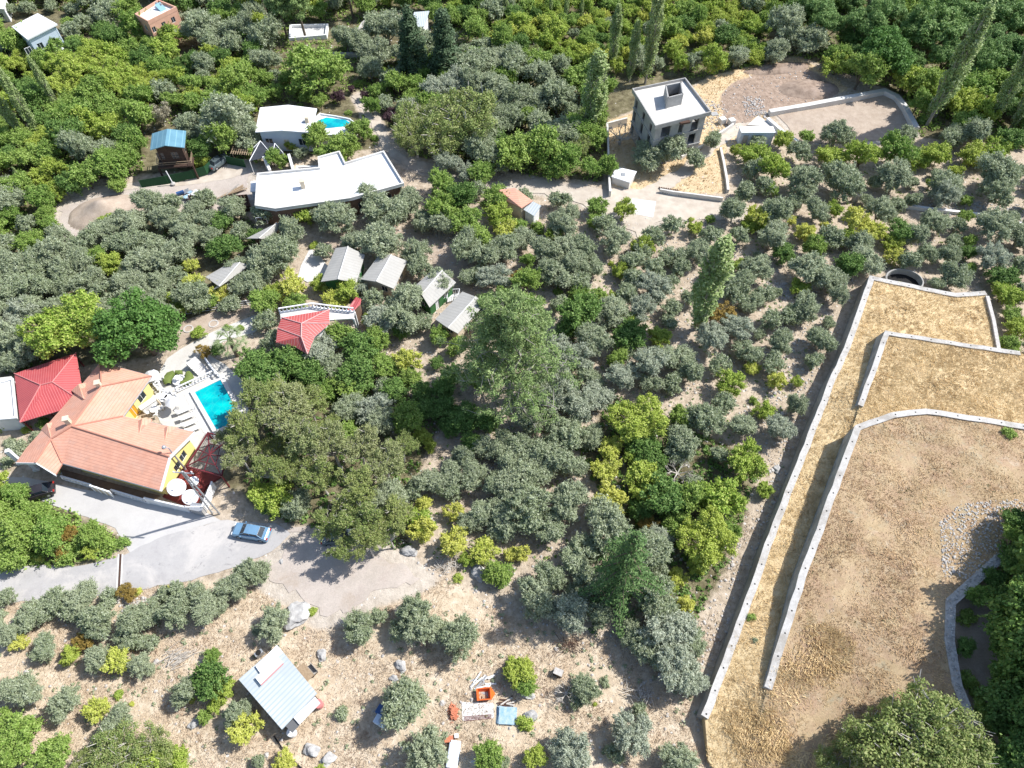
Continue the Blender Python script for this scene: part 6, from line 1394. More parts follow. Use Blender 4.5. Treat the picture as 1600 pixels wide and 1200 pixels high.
def cypress(seed, wid=.16, mat='cypress_leaf', kind='C'):
    r = np.random.RandomState(seed); cs, rs = [], []
    for i in range(300):
        t = r.uniform(.04, 1) ** 1.25; w = wid * (1 - t) ** .75 * (.85 + .15 * math.sin(t * 40)) * r.uniform(.55, 1.1); a = r.uniform(0, 6.28); cs.append((math.cos(a) * w, math.sin(a) * w, t * .97)); rs.append(r.uniform(.022, .042))
    Ps, Ns = clumped(np.array(cs), np.array(rs), 60, r, 1.0, .2); mb = MB(); mb.tube([(0, 0, -.02), (0, 0, .95)], [.02, .003], 7)
    for i in range(24):
        t = r.uniform(.06, .85); a = r.uniform(0, 6.28); w = wid * (1 - t) ** .75; mb.tube([(0, 0, t - .03), (math.cos(a) * w, math.sin(a) * w, t)], [.005, .001], 3)
    add_proto(kind, mb, 'bark', leaf_mesh('crown', Ps, Ns, .016, m_[mat], seed, 2), 1.0, 'cypress_tree')
for s in range(2): cypress(140 + s)
cypress(146, .2, 'olive_leaf', 'c')
def cedar(seed):
    r = np.random.RandomState(seed); Pn, Nn = [], []; mb = MB(); mb.tube([(0, 0, -.02), (0, 0, .6), (0, 0, .99)], [.025, .012, .003], 8)
    for i in range(52):
        t = .1 + .88 * (i / 51); L = (.31 * (1 - t) ** .9 + .012) * r.uniform(.6, 1.3); a = i * 2.4 + r.uniform(-.3, .3); dx, dy = math.cos(a), math.sin(a)
        pts = [(dx * L * s, dy * L * s, t - .02 + .05 * s - .16 * s * s * (L / .3)) for s in np.linspace(0, 1, 6)]
        mb.tube(pts[::2] + [pts[-1]], [.005, .004, .002, .0012], 3)
        for s in np.linspace(.12, 1, max(4, int(L * 60))):
            c = np.array([dx * L * s, dy * L * s, t - .02 + .05 * s - .16 * s * s * (L / .3)]); k = 20; off = r.normal(0, 1, (k, 3)) * np.array([.010, .010, .007]) ; side = r.normal(0, .022 * (1.25 - s), (k, 1)) * np.array([[-dy, dx, -.25]])
            hang = np.abs(r.normal(0, .014, k)); p = c + off + side; p[:, 2] -= hang; Pn.append(p); n_ = np.tile(np.array([dx * .3, dy * .3, 1.0]), (k, 1)); Nn.append(n_)
    add_proto('K', mb, 'bark', leaf_mesh('crown', np.concatenate(Pn), np.concatenate(Nn), .0125, m_['cedar_leaf'], seed, 2.5), 1.0, 'cedar_tree')
cedar(150)
def bigpine(seed):
    r = np.random.RandomState(seed); cs, rs = [], []; mb = MB(); mb.tube([(0, 0, -.02), (.01, 0, .35), (-.01, .01, .7), (0, 0, .97)], [.028, .02, .012, .004], 9)
    for i in range(70):
        t = .16 + .82 * (i / 69) ** .9; L = (.40 * (1 - t) ** .65 + .03) * r.uniform(.7, 1.15); a = i * 2.4 + r.uniform(-.4, .4); dx, dy = math.cos(a), math.sin(a)
        e = Vector((dx * L, dy * L, t + L * .22)); m = Vector((dx * L * .5, dy * L * .5, t + L * .04)); mb.tube([(0, 0, t - .02), m, e], [.008, .005, .0015], 5)
        for s in (.42, .6, .78, .92, 1.0):
            q = Vector((0, 0, t)).lerp(e, s); 
            for _ in range(2):
                o = r.normal(0, .03 + L * .10, 3) * np.array([1, 1, .45]); c = np.array(q) + o; cs.append(c); rs.append(r.uniform(.022, .045)); mb.tube([q * 1.0, Vector(c)], [.0025, .0008], 3)
    Ps, Ns = clumped(np.array(cs), np.array(rs), 62, r, .6, .5)
    add_proto('T', mb, 'grey_bark', leaf_mesh('crown', Ps, Ns, .0105, m_['pine_leaf'], seed, 3.2), 1.0, 'pine_tree')
bigpine(155)
def tall_pine(seed):
    r = np.random.RandomState(seed); cs, rs = [], []; mb = MB(); mb.tube([(0, 0, -.02), (.01, .01, .5), (0, 0, .95)], [.02, .014, .004], 8)
    for i in range(30):
        t = .45 + .5 * i / 29; L = .24 * (1.1 - t) ** .5 * r.uniform(.6, 1.2); a = i * 2.4; e = Vector((math.cos(a) * L, math.sin(a) * L, t + .05)); mb.tube([(0, 0, t - .03), e], [.006, .0015], 4)
        for s in (.5, .75, 1): cs.append(np.array(Vector((0, 0, t)).lerp(e, s)) + r.normal(0, .02, 3)); rs.append(r.uniform(.04, .07))
    Ps, Ns = clumped(np.array(cs), np.array(rs), 110, r, .6, .5)
    add_proto('L', mb, 'bark', leaf_mesh('crown', Ps, Ns, .016, m_['pine_leaf'], seed, 3), 1.0, 'pine_tree')
tall_pine(158); tall_pine(159)
def palm():
    r = np.random.RandomState(7); mb = MB(); mb.tube([(0, 0, -.2), (.05, 0, 1.5), (0, 0, 3.2)], [.3, .24, .28], 10)
    V, Fc, vv = [], [], []
    for i in range(34):
        a = i * 2.4; el = r.uniform(-.2, 1.2); L = r.uniform(1.5, 2.1); d = Vector((math.cos(a), math.sin(a), 0)); s = Vector((-d.y, d.x, 0)); prev = None; pts = []
        for j in range(8):
            t = j / 7; pts.append(Vector((0, 0, 3.2)) + d * (L * t * math.cos(el * (1 - t * .3))) + Vector((0, 0, L * t * math.sin(el) - .9 * t * t * L * .6)))
        for j in range(3, 8):
            for k in range(9):
                th = (k / 8 - .5) * 2.6; dirn = (d * math.cos(th) + s * math.sin(th)) * (.75); dirn.z = -.35 * abs(th)
                if j != 5: continue
                b0 = pts[5]; tip = b0 + dirn * .95; w = s * .05 * math.cos(th) + d * .05 * abs(math.sin(th)); n = len(V); V += [tuple(b0 - w), tuple(b0 + w), tuple(tip)]; Fc.append((n, n + 1, n + 2)); vv += [r.rand()] * 3
        for j in range(5):
            n = len(V); w = s * .025; V += [tuple(pts[j] - w), tuple(pts[j] + w), tuple(pts[j + 1] + w), tuple(pts[j + 1] - w)]; Fc.append((n, n + 1, n + 2, n + 3)); vv += [.2] * 4
    me = bpy.data.meshes.new('crown'); me.from_pydata(V, [], Fc); at = me.attributes.new('v', 'FLOAT', 'POINT'); at.data.foreach_set('value', np.array(vv, 'f')); me.materials.append(m_['palm_leaf'])
    add_proto('M', mb, 'bark', me, 4.0, 'palm_tree')
palm()
def dead():
    r = random.Random(9); mb = MB(); mb.tube([(0, 0, -.1), (0, 0, .5)], [.12, .09], 7)
    def rec(p, d, L, rad_, k):
        q = p + d * L; mb.tube([p, q], [rad_, rad_ * .6], 5)
        if k:
            for _ in range(3): rec(q, (d + Vector((r.uniform(-.8, .8), r.uniform(-.8, .8), r.uniform(-.2, .4)))).normalized(), L * .72, rad_ * .6, k - 1)
    for i in range(6): a = i * 1.05; rec(Vector((0, 0, .45)), Vector((math.cos(a), math.sin(a), .5)).normalized(), .45, .05, 3)
    add_proto('X', mb, 'dead_wood', None, 1.6, 'bare_tree')
dead()
KINDW = {'o': 'grey-green olive tree', 's': 'silvery olive tree', 'g': 'green broadleaf tree', 'd': 'dark green evergreen tree', 'y': 'yellow-green fruit tree', 'Y': 'pale yellow fruit tree', 'a': 'brown-gold fruit tree', 'b': 'purple-leaved plum tree',
         'W': 'tall loose walnut tree', 'w': 'olive-brown walnut tree', 'v': 'bright green walnut tree', 'V': 'lime green walnut tree', 'F': 'dark forest pine', 'z': 'dry straw-coloured weeping tree', 'p': 'grey-green bush', 'q': 'green bush', 'r': 'yellow-green bush', 't': 'yellow bush',
         'P': 'slender poplar', 'C': 'dark conical cypress', 'c': 'greyish conical cypress', 'K': 'drooping green cedar', 'T': 'tall open pine', 'L': 'tall bare-trunked pine', 'M': 'fan palm', 'X': 'bare dead tree'}
CATW = {'p': 'bush', 'q': 'bush', 'r': 'bush', 't': 'bush', 'M': 'palm tree'}
GROUPW = {'o': 'olive trees of the groves', 's': 'olive trees of the groves', 'g': 'green broadleaf trees', 'd': 'dark evergreen trees', 'y': 'yellow-green fruit trees', 'Y': 'yellowed fruit trees', 'F': 'forest pines', 'P': 'poplars', 'C': 'cypresses', 'W': 'walnut trees', 'w': 'walnut trees', 'v': 'walnut trees', 'V': 'walnut trees'}
RV = random.Random(77); TREES = []
def ground_z(x, y):
    for poly, zf in ((polyD, zfD), (polyC, zfC), (polyB, zfB), (polyA, zfA)):
        if inside1(x, y, poly): return float(zf(x, y)[0])
    return float(hz(x, y))
def plant(kind, base, scale, proto=None, sz=1.0, rz=None, label=None):
    pr = PROTO[kind]; tm, lm, h, nm = pr[proto if proto is not None else RV.randrange(len(pr))]
    t = bpy.data.objects.new(nm, None); COL.objects.link(t); t.empty_display_size = .3
    t.location = (base[0], base[1], base[2] - .05); t.rotation_euler = (RV.uniform(-.12, .12), RV.uniform(-.12, .12), RV.uniform(0, 6.28) if rz is None else rz) if kind in 'osgyYwdFW' else (0, 0, RV.uniform(0, 6.28)); t.scale = (scale * RV.uniform(.85, 1.15), scale * RV.uniform(.85, 1.15), scale * sz)
    if tm is not None: o = bpy.data.objects.new('stems' if kind in 'pqrt' else 'trunk', tm); COL.objects.link(o); o.parent = t
    if lm is not None: o = bpy.data.objects.new('foliage' if kind in 'pqrt' else 'crown', lm); COL.objects.link(o); o.parent = t
    t['category'] = CATW.get(kind, 'tree'); t['group'] = GROUPW.get(kind, KINDW[kind] + 's')
    if label: t['label'] = label
    TREES.append((t, kind, base[0], base[1], scale)); return t
HFAC = {'W': .74, 'o': .58, 's': .58, 'g': .6, 'd': .58, 'y': .55, 'Y': .52, 'a': .52, 'b': .5, 'w': .62, 'v': .6, 'V': .6, 'F': .65, 'z': .6, 'p': .4, 'q': .4, 'r': .4, 't': .4}
OCC = []
def at_px(kind, x, y, d, label=None, proto=None):
    b = G(x, y, 0); R = d / 2 * depth_at(b) / F
    h = {'p': 1.1, 'q': 1.1, 'r': 1.1, 't': 1.1}.get(kind, PROTO[kind][0][2]) * R
    z0 = 0
    for _ in range(3):
        b = G(x, y, z0 + h * HFAC[kind]); z0 = ground_z(b.x, b.y); R = d / 2 * depth_at(b) / F * ((.95 if y > 880 and x < 800 else 1.1) if kind in 'os' else 1.05); h = (1.1 if kind in 'pqrt' else PROTO[kind][0][2]) * R
    OCC.append((b.x, b.y, R)); return plant(kind, (b.x, b.y, z0), R, proto, RV.uniform(.9, 1.08), label=label)
def tall(kind, bx_, by_, ty, label=None, proto=None, w=1.0):
    b = G(bx_, by_, 0); h = height_to(b, bx_, ty); t = plant(kind, (b.x, b.y, hz(b.x, b.y)), h, proto, 1.0, label=label); t.scale = (h * w, h * w, h); OCC.append((b.x, b.y, h * .08 if kind == 'P' else h * .14)); return t
# trees read off the photograph: kind, centre of the crown and its width in picture points
TT = """
o15,315,45 g15,335,30 q20,345,30 g70,335,30 o40,350,28 g45,375,45 g75,350,25 o10,380,30 g25,290,50 y85,300,30 g60,310,40
o130,375,45 o160,360,42 o185,345,36 o215,345,42 o235,320,46 o255,340,42 o280,350,42 o300,332,36 o330,345,36 d347,345,35 d350,387,46 o320,310,30 o270,318,32 y165,345,26 o205,380,46 o235,375,46 o255,400,46 o225,410,46 o280,393,42 Y300,418,26 y268,395,24 o85,395,50 o55,410,50 o20,415,50 o100,420,45 o130,410,42 g150,400,34 y175,413,40 o20,450,50 o60,445,50 o95,450,40 o140,440,42 o195,440,46 s165,455,35 o225,445,40 o250,440,36 o275,430,30 Y305,440,34 o300,465,46 y275,467,28 Y345,458,32 o385,445,46 o370,420,36 s30,485,50 o45,480,45 o15,530,56 o50,545,50 s18,515,44 o15,572,42 o105,400,36 o0,430,45 o0,480,45
V105,507,118 v215,517,122
q355,510,16 y308,520,22 a318,550,25 d340,547,24 d390,568,58 y285,482,24 g310,478,22 o360,475,30 g330,470,24 q375,512,14
o412,335,32 y438,337,20 y475,335,32 o525,337,54 o600,330,66 o580,308,42 o655,342,46 o640,312,40 g690,320,50 d720,310,50 o692,348,42 g725,345,46 o726,387,50 g742,368,44 y780,335,40 Y790,358,34 g770,310,40 o590,375,62 o555,378,36 o650,392,46 o655,418,44 o452,368,46 o506,392,26 r490,382,18 o440,400,58 o412,410,50 o432,387,42
o410,432,40 Y455,450,44 y500,443,28 y540,457,40 Y520,467,34 y430,457,28 g410,472,40 g460,475,34 Y530,473,28 s558,448,36 o582,467,34 o640,462,58 o612,480,30 o690,440,40 o545,430,20 o632,492,56 s600,500,46 o415,502,34 g532,522,46 d562,542,56 s498,548,46 d450,562,64 d420,585,64 o508,572,44 g592,530,42 d628,517,27 Y630,565,46 g600,572,40 d560,582,58 o660,505,30 g686,522,34 g715,540,30 d682,567,22 d702,585,34 o760,402,44 o787,388,44 s772,432,44 o740,425,38 y575,500,20 d480,590,50 g540,600,44 g640,590,32 o600,605,30 d620,610,42 g510,610,34 d660,610,36
o820,310,28 g812,352,26 o875,310,34 o890,332,40 o880,352,42 g932,318,30 y976,328,32 g930,343,24 o945,352,34 o960,372,42 o1022,370,34 o1050,352,32 r1080,342,12 g1110,342,14 o1150,327,48 Y1182,342,36 y1197,352,30 y1170,352,24 o1005,395,30
o822,375,38 y867,368,23 o850,390,38 o880,385,42 o910,390,42 o898,415,42 o880,432,42 o925,412,38 o860,425,38 y1005,386,32 o988,408,34 o1020,420,34 o1055,400,38 o1090,393,36 o1062,418,28 o990,432,34 y970,425,28 r955,411,12 s1050,440,24 s1020,447,44 o980,457,34 o905,442,34 g825,440,42 a808,430,22 q873,455,20 g905,456,28 g935,460,24 y955,465,22 d912,490,62 s1005,482,44 o955,487,48 s1048,482,28 y982,500,28 d987,522,58 d890,510,36 o1080,462,32 o1045,502,28 o1055,552,58 s1110,527,46 o1150,437,44 o1182,418,44 y1155,417,24 o1140,445,34 s1150,462,34 o1180,472,38 a1124,490,38 s1152,512,44 o1168,552,42 o1195,462,30
o925,532,54 s900,557,48 s870,542,44 s1015,567,54 o975,552,30 o1080,582,44 o1125,570,34 y1140,600,44 Y1176,577,24 s970,590,44 s880,592,50 o920,587,40 g965,560,34 o1020,598,40 o850,570,46 o840,610,46 o1048,600,34
o1210,330,48 o1276,330,40 o1250,312,34 Y1235,345,17 Y1205,340,15 Y1258,360,34 t1290,350,18 Y1336,352,46 Y1365,364,38 o1376,330,40 o1402,320,26 o1215,370,48 g1275,386,34 o1300,370,34 y1320,372,28 o1360,400,48 o1346,380,38 d1326,412,48 d1225,396,38 o1270,420,54 o1292,442,42 y1250,450,27 o1212,456,18 o1306,462,38 o1258,482,48 o1236,492,34 o1206,500,34 o1280,528,45 o1216,537,42 o1273,565,28 o1206,567,34 Y1212,592,34
y1395,377,28 Y1397,402,27 d1410,362,38 o1430,366,38 o1460,347,42 o1420,405,34 o1450,395,38 o1486,402,38 o1490,435,46 o1490,377,24 s1465,445,24 o1498,352,24 s1476,305,46 o1428,312,24 d1515,395,24 s1550,402,48 o1560,352,52 o1556,303,46 o1592,372,40 o1597,412,34 d1570,430,44 y1572,457,44 y1590,515,34 g1580,490,28 g1582,540,36 g1515,420,20
y1178,240,40 y1210,265,44 o1248,238,34 g1262,213,24 o1310,210,42 y1300,243,44 y1350,243,48 g1400,232,50 y1440,247,32 y1462,240,42 o1482,214,38 y1525,240,42 y1552,236,34 o1525,205,44 d1582,216,48 o1258,285,48 o1320,280,56 o1400,280,54 o1480,290,46 y1492,268,26 y1454,288,14 o1562,272,66 o1178,262,34 o1165,300,30 o1195,290,30 o1370,285,26 g1205,295,24
v1385,85,92 y1420,115,60 y1310,95,44 o1225,40,56 o1270,62,46 o1215,78,38 g1310,88,36 d1250,20,50 g1350,110,56 y1465,130,46 g1525,135,56 y1500,155,54 y1540,170,50 g1445,130,46 g1510,190,44 q1450,185,26 g1560,130,50 y1590,150,46
F1350,30,70 F1470,35,90 F1540,85,74 F1430,55,60 F1585,70,80 F1390,15,60 F1300,30,60 F1510,15,80 F1570,15,70 F1280,5,60 F1480,85,56 F1600,130,60 d1330,60,40
o1013,240,46 o1046,228,58 o1116,220,28 o1085,250,32 g945,252,18
o850,112,50 o870,150,54 o850,190,56 o880,210,50 g850,230,60 g890,245,52 g900,205,46 g910,120,50 o830,160,40 g925,185,40 g870,262,38 g925,262,34
o415,50,56 o410,95,40 g495,103,78 o540,62,40 o562,66,46 o605,42,56 o590,80,44 s690,100,0 o740,100,50 o770,90,46 o800,100,46 o740,130,46 o775,130,50 o800,155,50 s690,140,44 s715,125,46 s700,165,38 o770,170,46 s780,175,30
w660,190,80 w725,185,105 w650,215,70 w700,210,80 o755,230,60 g700,250,30 s700,254,40 s728,268,36 s782,260,26 g750,268,40 g690,285,40 g800,240,60 d770,220,40 o760,200,50
b530,152,24 b612,187,26 b570,150,18 b550,140,14 b610,175,18 g620,130,40 g650,128,36 g590,140,26 g640,150,30 g660,110,30 g580,165,26 g490,112,20 g520,115,22 q560,130,18 q540,105,18 q575,110,20 q600,110,20 q620,115,18 g480,150,24 g460,140,24 g500,160,26 q440,135,20 g430,140,30 g450,120,26 o430,120,24 o580,95,24 q505,150,18 q470,165,16 q545,175,14 g565,200,34 g490,212,46 g535,228,46 g515,240,40 y455,225,22 o470,238,22 g425,245,30 g440,250,22 q625,205,18 q585,215,16 g400,240,24 q580,90,14 g640,105,26
o355,185,74 g342,218,54 d306,235,42 y313,248,28 g285,232,30 c205,265,10 g190,250,44 y85,262,34 y60,275,30 g130,270,52 g165,255,50 g180,285,28 d110,285,40 g40,240,44
V130,100,70 V175,118,60 V195,135,50 V100,128,56 V215,115,44 y150,75,40 V235,130,40 V90,100,50 y160,90,50 y185,95,44 g220,150,44 y215,165,30 g270,155,30 g300,130,36 d278,100,26 d300,92,32 d345,90,34 d285,110,24 z250,178,40 g255,52,36 y270,60,34 g235,60,28 o315,45,50 o335,60,40 o300,30,36 d270,35,24 g200,15,40 d165,50,36 o170,18,44 d180,60,40 g200,75,34 y215,70,24 g240,75,36 o42,12,22 o80,6,22 o110,12,24 o130,36,28 o152,22,22 g105,35,20 g120,65,26 o15,15,20 g345,30,30 g370,20,34 o375,45,44 d385,50,34 o395,20,40 o320,100,36 g370,125,50 y340,125,24 o315,120,24 g390,100,26 g330,150,40 y300,150,30 g395,150,40 o380,210,50
W400,625,62 W440,645,70 W385,665,64 W375,710,56 W475,680,62 W415,735,54 W480,630,54 W520,700,62 W500,745,60 W560,700,66 W600,725,60 W545,755,64 W615,800,56 W560,810,66 W515,810,56 W575,850,54 W535,850,44 W460,735,50 W355,690,40 W440,610,46 W625,700,44 W610,840,44 p450,660,20 y430,772,60 y400,770,30 o472,672,40 s588,640,52 o545,640,44 o598,662,46 y660,680,26 y672,695,22 o760,700,46 o790,690,34 o705,742,42 o672,752,44 o738,742,42 o640,765,34 d700,640,40 d690,610,44 d725,650,46 d760,660,36 d740,690,34 d668,640,36 d700,665,30 g540,675,40 g650,760,24
Y662,785,28 Y662,830,42 y655,815,40 Y712,800,34 Y706,846,48 Y757,862,40 o760,792,58 o786,812,48 o780,760,50 g777,893,38 Y797,865,22 y730,875,24 o735,815,36 o705,765,34
o725,715,40 o800,760,54 o830,700,54 o800,720,50
s870,622,58 s902,640,52 s930,617,44 o882,682,58 o868,712,60 o925,682,36 V1000,652,88 g1062,650,36 d1010,695,50 o1065,692,48 o1105,655,56 o1165,667,42 s1216,672,42 o1240,635,36 o1130,630,34 Y1160,640,0 y1196,640,28 o1125,712,28 y1162,722,58 y1195,765,26 Y955,702,38 Y948,735,44 y985,715,26 Y955,778,56 y1005,752,58 d1037,782,66 g1085,780,58 y1130,775,74 d1022,722,42 V1105,842,96 a1012,815,34 o830,737,58 o820,792,70 o880,782,70 o850,822,56 Y812,865,28 o945,822,72 o900,860,66 o1015,862,60 s1030,850,40 o890,730,50 d1000,800,40 g1060,820,40 g1140,830,36 y1090,880,30 Y1060,905,34 y1040,920,30
o840,932,58 o862,905,56 s886,952,58 o1022,932,68 s1042,982,68 s1060,1042,72 o1028,1012,58 Y1068,945,34 o990,1000,40 o925,905,46 o1080,1000,46 s1080,1060,40 o900,930,40 o940,960,36 o985,985,40
o915,1078,44 o900,1095,24 p945,1065,20 s900,1172,62 s992,1148,62 o1062,1187,52 y835,1182,34 r820,1130,34 y812,1050,40 g822,1068,34 r800,1040,30 g760,1185,44 o785,1195,30 o960,1180,30
q1577,675,24 o650,960,60 o1000,1110,24
q1512,965,34 d1508,1010,30 q1515,1060,36 g1535,1110,36 d1558,905,36 g1532,932,34 q1525,1085,24 d1585,880,56 d1572,950,60 d1580,1000,80 g1575,1062,56 d1592,1100,90 d1560,1130,50 d1595,820,50 g1590,840,46 z1575,962,50 d1600,1180,90 g1590,1030,60 d1640,900,90 d1650,1000,100 d1660,1100,110 d1640,800,70 d1680,850,90 d1570,1200,70 F1640,940,110 F1650,1060,110 F1620,870,70 d1540,1180,30
w1420,1155,150 w1350,1165,100 w1475,1165,120 w1400,1205,120 w1310,1190,70 w1440,1110,70 w1500,1200,90 w1390,1120,60
o10,932,30 o50,957,54 o85,940,50 o125,932,50 o165,937,40 o10,992,50 o152,972,58 o200,977,58 o230,960,48 o190,1000,50 Y32,1003,28 o72,1012,42 y110,1020,30 a130,1002,34 o150,1028,44 Y183,1033,42 o218,1040,42 o302,932,58 o322,950,56 o360,915,48 o390,893,52 o282,925,38 o275,960,58 o30,1085,60 o102,1102,52 Y152,1110,38 o180,1125,52 o292,1078,46 d332,1060,52 y345,1082,36 o370,1115,44 Y380,1138,48 g333,1025,24 y338,1100,24 r185,1085,18 t205,1100,12 o255,930,30 o110,950,40 o230,1000,36 p345,950,20 p400,985,18 o125,965,34
g30,1150,66 g80,1185,56 w190,1175,84 w240,1168,76 w140,1192,56 y270,1190,50 g0,1130,50 t75,1185,40 g10,1190,50 y230,1200,60 r20,1070,16
g20,775,44 g30,830,64 g80,830,60 a110,835,30 a95,865,24 y140,860,24 g50,808,44 q122,850,44 q165,850,36 t100,864,28 p145,860,24 t60,872,24 g20,865,50 q100,870,36 g-20,800,60 q190,848,24 y0,760,40 g0,840,60 q60,868,30 g140,835,40
p25,700,34 p10,720,30 p55,680,26 q65,660,22 r40,670,18 q0,665,26 p15,690,22 q30,650,16
o428,975,54 r487,955,19 o555,985,62 o590,965,30 o645,955,50 o655,985,60 o625,985,36 o722,1000,66 o700,985,34 o640,1100,84 p533,1113,30 o662,1172,72 r716,902,20 y805,1048,34 g783,895,34 Y442,1192,34 o405,1188,26 y500,1205,20 g320,1120,20 t300,1095,14
p1180,1000,12 q1175,965,16 r930,1100,10 q965,895,14 r1090,1010,10
t262,920,14 a195,922,26 t215,925,18 a205,930,20
"""
SKIPPED = 0
for tok in TT.split():
    k = tok[0]; x, y, d = [float(v) for v in tok[1:].split(',')]
    if d < 6: continue
    if k == 'c': continue
    at_px(k, x, y, d)
# tall ones: foot and top as seen
tall('P', 1088, 512, 372, 'lone slender poplar leaning over the middle of the olive grove', w=1.75)
for bx_, by_, ty, w in ((955, 108, 8, 1.3), (983, 128, 33, 1.2), (1008, 130, -30, 1.1), (923, 212, 82, 1.9), (860, 28, -20, 1), (883, 40, -22, 1), (907, 36, -14, 1), (1447, 197, 12, 1.25), (1541, 200, 60, 1.3), (1575, 205, 80, 1.3), (1460, 185, 60, 1.2),
                        (67, 220, 107, 1.1), (96, 178, 90, 1), (40, 222, 118, 1.2), (14, 200, 120, 1.2), (46, 300, 262, .9), (110, 180, 148, .8), (30, 160, 95, 1.2), (1350, 30, -50, 1), (1420, 20, -60, 1), (790, 28, -25, 1.2)):
    tall('P', bx_, by_, ty, w=w)
tall('C', 648, 118, 8, 'tall dark cypress, the one standing over the small blue roofed house', 0, 1.7); tall('C', 698, 122, 12, 'tall dark cypress just right of its taller twin', 1, 1.75)
tall('K', 962, 930, 836, 'drooping bright green cedar rising among the silver olives', w=1.05)
tall('T', 798, 625, 472, 'great open crowned pine beside the last grey cabin', w=.98)
for bx_, by_, ty in ((450, 62, -25), (478, 60, -30), (418, 30, -60), (552, 28, -60), (500, 20, -70)): tall('L', bx_, by_, ty, w=1.2)
p = G(372, 556, 0); plant('M', (p.x, p.y, 0), 1.25, label='fan palm beside the pool corner and the red roofed house')
p = G(968, 225, 0); plant('X', (p.x, p.y, 0), 2.6, label='bare dead tree inside the concrete yard wall'); p = G(1056, 745, 0); plant('X', (p.x, p.y, 0), 2.0, label='leafless grey tree among the yellow-green fruit trees'); p = G(884, 1085, 0); plant('X', (p.x, p.y, 0), 1.4, label='bare grey thicket beside the crooked olive near the beehive box')
p = G(318, 558, 0)
for x, y, R in ((1585, 925, 3.6), (1560, 985, 3.4), (1572, 1055, 3.6), (1612, 880, 3.4), (1610, 1120, 3.6), (1640, 960, 4), (1650, 1050, 4)):
    b = G(x, y, 4); OCC.append((b.x, b.y, R)); plant('d', (b.x, b.y, ground_z(b.x, b.y)), R, sz=1.75)
# ------------------------------------------------------------------ woods between the ones placed above
BLOCK_ = 0
BLOCK = [DRIVE, ROAD, LOT, PATIO, GARDEN, SITE, TRACK, YARD, PAD, BROWN, polyA, polyB, polyC]
BLD = [[(0, 590), (130, 555), (240, 570), (385, 560), (385, 800), (0, 770)], [(385, 230), (640, 230), (640, 335), (385, 335)], [(395, 160), (560, 160), (560, 235), (395, 235)], [(225, 195), (300, 195), (300, 280), (225, 280)], [(5, 15), (110, 15), (110, 95), (5, 95)], [(205, 0), (288, 0), (288, 60), (205, 60)],
       [(940, 120), (1120, 120), (1120, 240), (940, 240)], [(430, 470), (560, 470), (560, 560), (430, 560)], [(400, 385), (745, 385), (745, 520), (400, 520)], [(320, 405), (380, 405), (380, 455), (320, 455)], [(640, 12), (675, 12), (675, 60), (640, 60)], [(452, 35), (520, 35), (520, 62), (452, 62)], [(590, 20), (640, 20), (640, 70), (590, 70)],
       [(780, 285), (850, 285), (850, 340), (780, 340)]]
BLOCK += [P(*b) for b in BLD] + [P((565, 160), (590, 150), (625, 235), (600, 240)), P((230, 60), (350, 60), (300, 90), (240, 95))]
gridc = {}
def occ_add(x, y, R): gridc.setdefault((int(x // 6), int(y // 6)), []).append((x, y, R))
for o_ in OCC: occ_add(*o_)
def free(x, y, R, tight):
    i, j = int(x // 6), int(y // 6)
    for a in (-2, -1, 0, 1, 2):
        for b in (-2, -1, 0, 1, 2):
            for q in gridc.get((i + a, j + b), ()):
                if math.hypot(q[0] - x, q[1] - y) < (q[2] + R) * tight: return False
    return True
def fill(poly_px, mix, rmin, rmax, tries, seed, tight=.78):
    poly = P(*poly_px); r = random.Random(seed); xs = [p[0] for p in poly]; ys = [p[1] for p in poly]; kinds = [k for k, w in mix]; ws = [w for k, w in mix]; n = 0
    for _ in range(tries):
        x, y = r.uniform(min(xs), max(xs)), r.uniform(min(ys), max(ys)); R = r.uniform(rmin, rmax)
        if not inside1(x, y, poly) or not free(x, y, R, tight) or any(inside1(x, y, b) for b in BLOCK): continue
        k = r.choices(kinds, ws)[0]; occ_add(x, y, R); plant(k, (x, y, ground_z(x, y)), R, sz=r.uniform(.9, 1.2)); n += 1
    return n
N_ = []
N_.append(fill([(-120, 90), (60, 95), (420, 110), (420, 250), (200, 285), (80, 300), (80, 360), (-120, 420)], [('g', 6), ('y', 1.5), ('d', 2), ('o', 1.5), ('V', .5)], 1.9, 3.4, 2600, 1, .70))
N_.append(fill([(-150, -60), (420, -60), (420, 120), (-150, 110)], [('g', 4), ('y', 1.5), ('d', 2), ('o', 3)], 2.0, 3.6, 2600, 2, .72))
N_.append(fill([(400, -60), (800, -60), (800, 40), (660, 60), (540, 30), (400, 40)], [('g', 3), ('y', 2), ('o', 2), ('d', 2)], 1.8, 3.0, 1400, 3, .74))
N_.append(fill([(740, -50), (1250, -50), (1230, 90), (1110, 120), (980, 130), (900, 110), (740, 80)], [('y', 4.5), ('Y', 1.6), ('g', 3), ('o', 1.2), ('d', .8)], 1.4, 2.8, 3600, 4, .72))
N_.append(fill([(1230, -60), (1800, -60), (1800, 230), (1440, 215), (1400, 140), (1250, 88)], [('F', 3), ('g', 3), ('d', 2)], 2.4, 4.0, 1600, 5, .70))
N_.append(fill([(560, 60), (960, 100), (950, 285), (850, 272), (640, 240), (600, 190)], [('o', 4), ('g', 3), ('w', .6)], 1.8, 3.0, 1600, 6, .72))
N_.append(fill([(-120, 380), (380, 340), (380, 470), (270, 510), (230, 560), (-120, 600)], [('o', 8), ('g', 1), ('s', 1)], 1.7, 2.6, 1500, 7, .74))
N_.append(fill([(400, 340), (830, 290), (830, 600), (600, 640), (480, 560), (400, 600)], [('o', 5), ('g', 2), ('d', 1), ('y', 1)], 1.3, 2.2, 700, 8, .92))
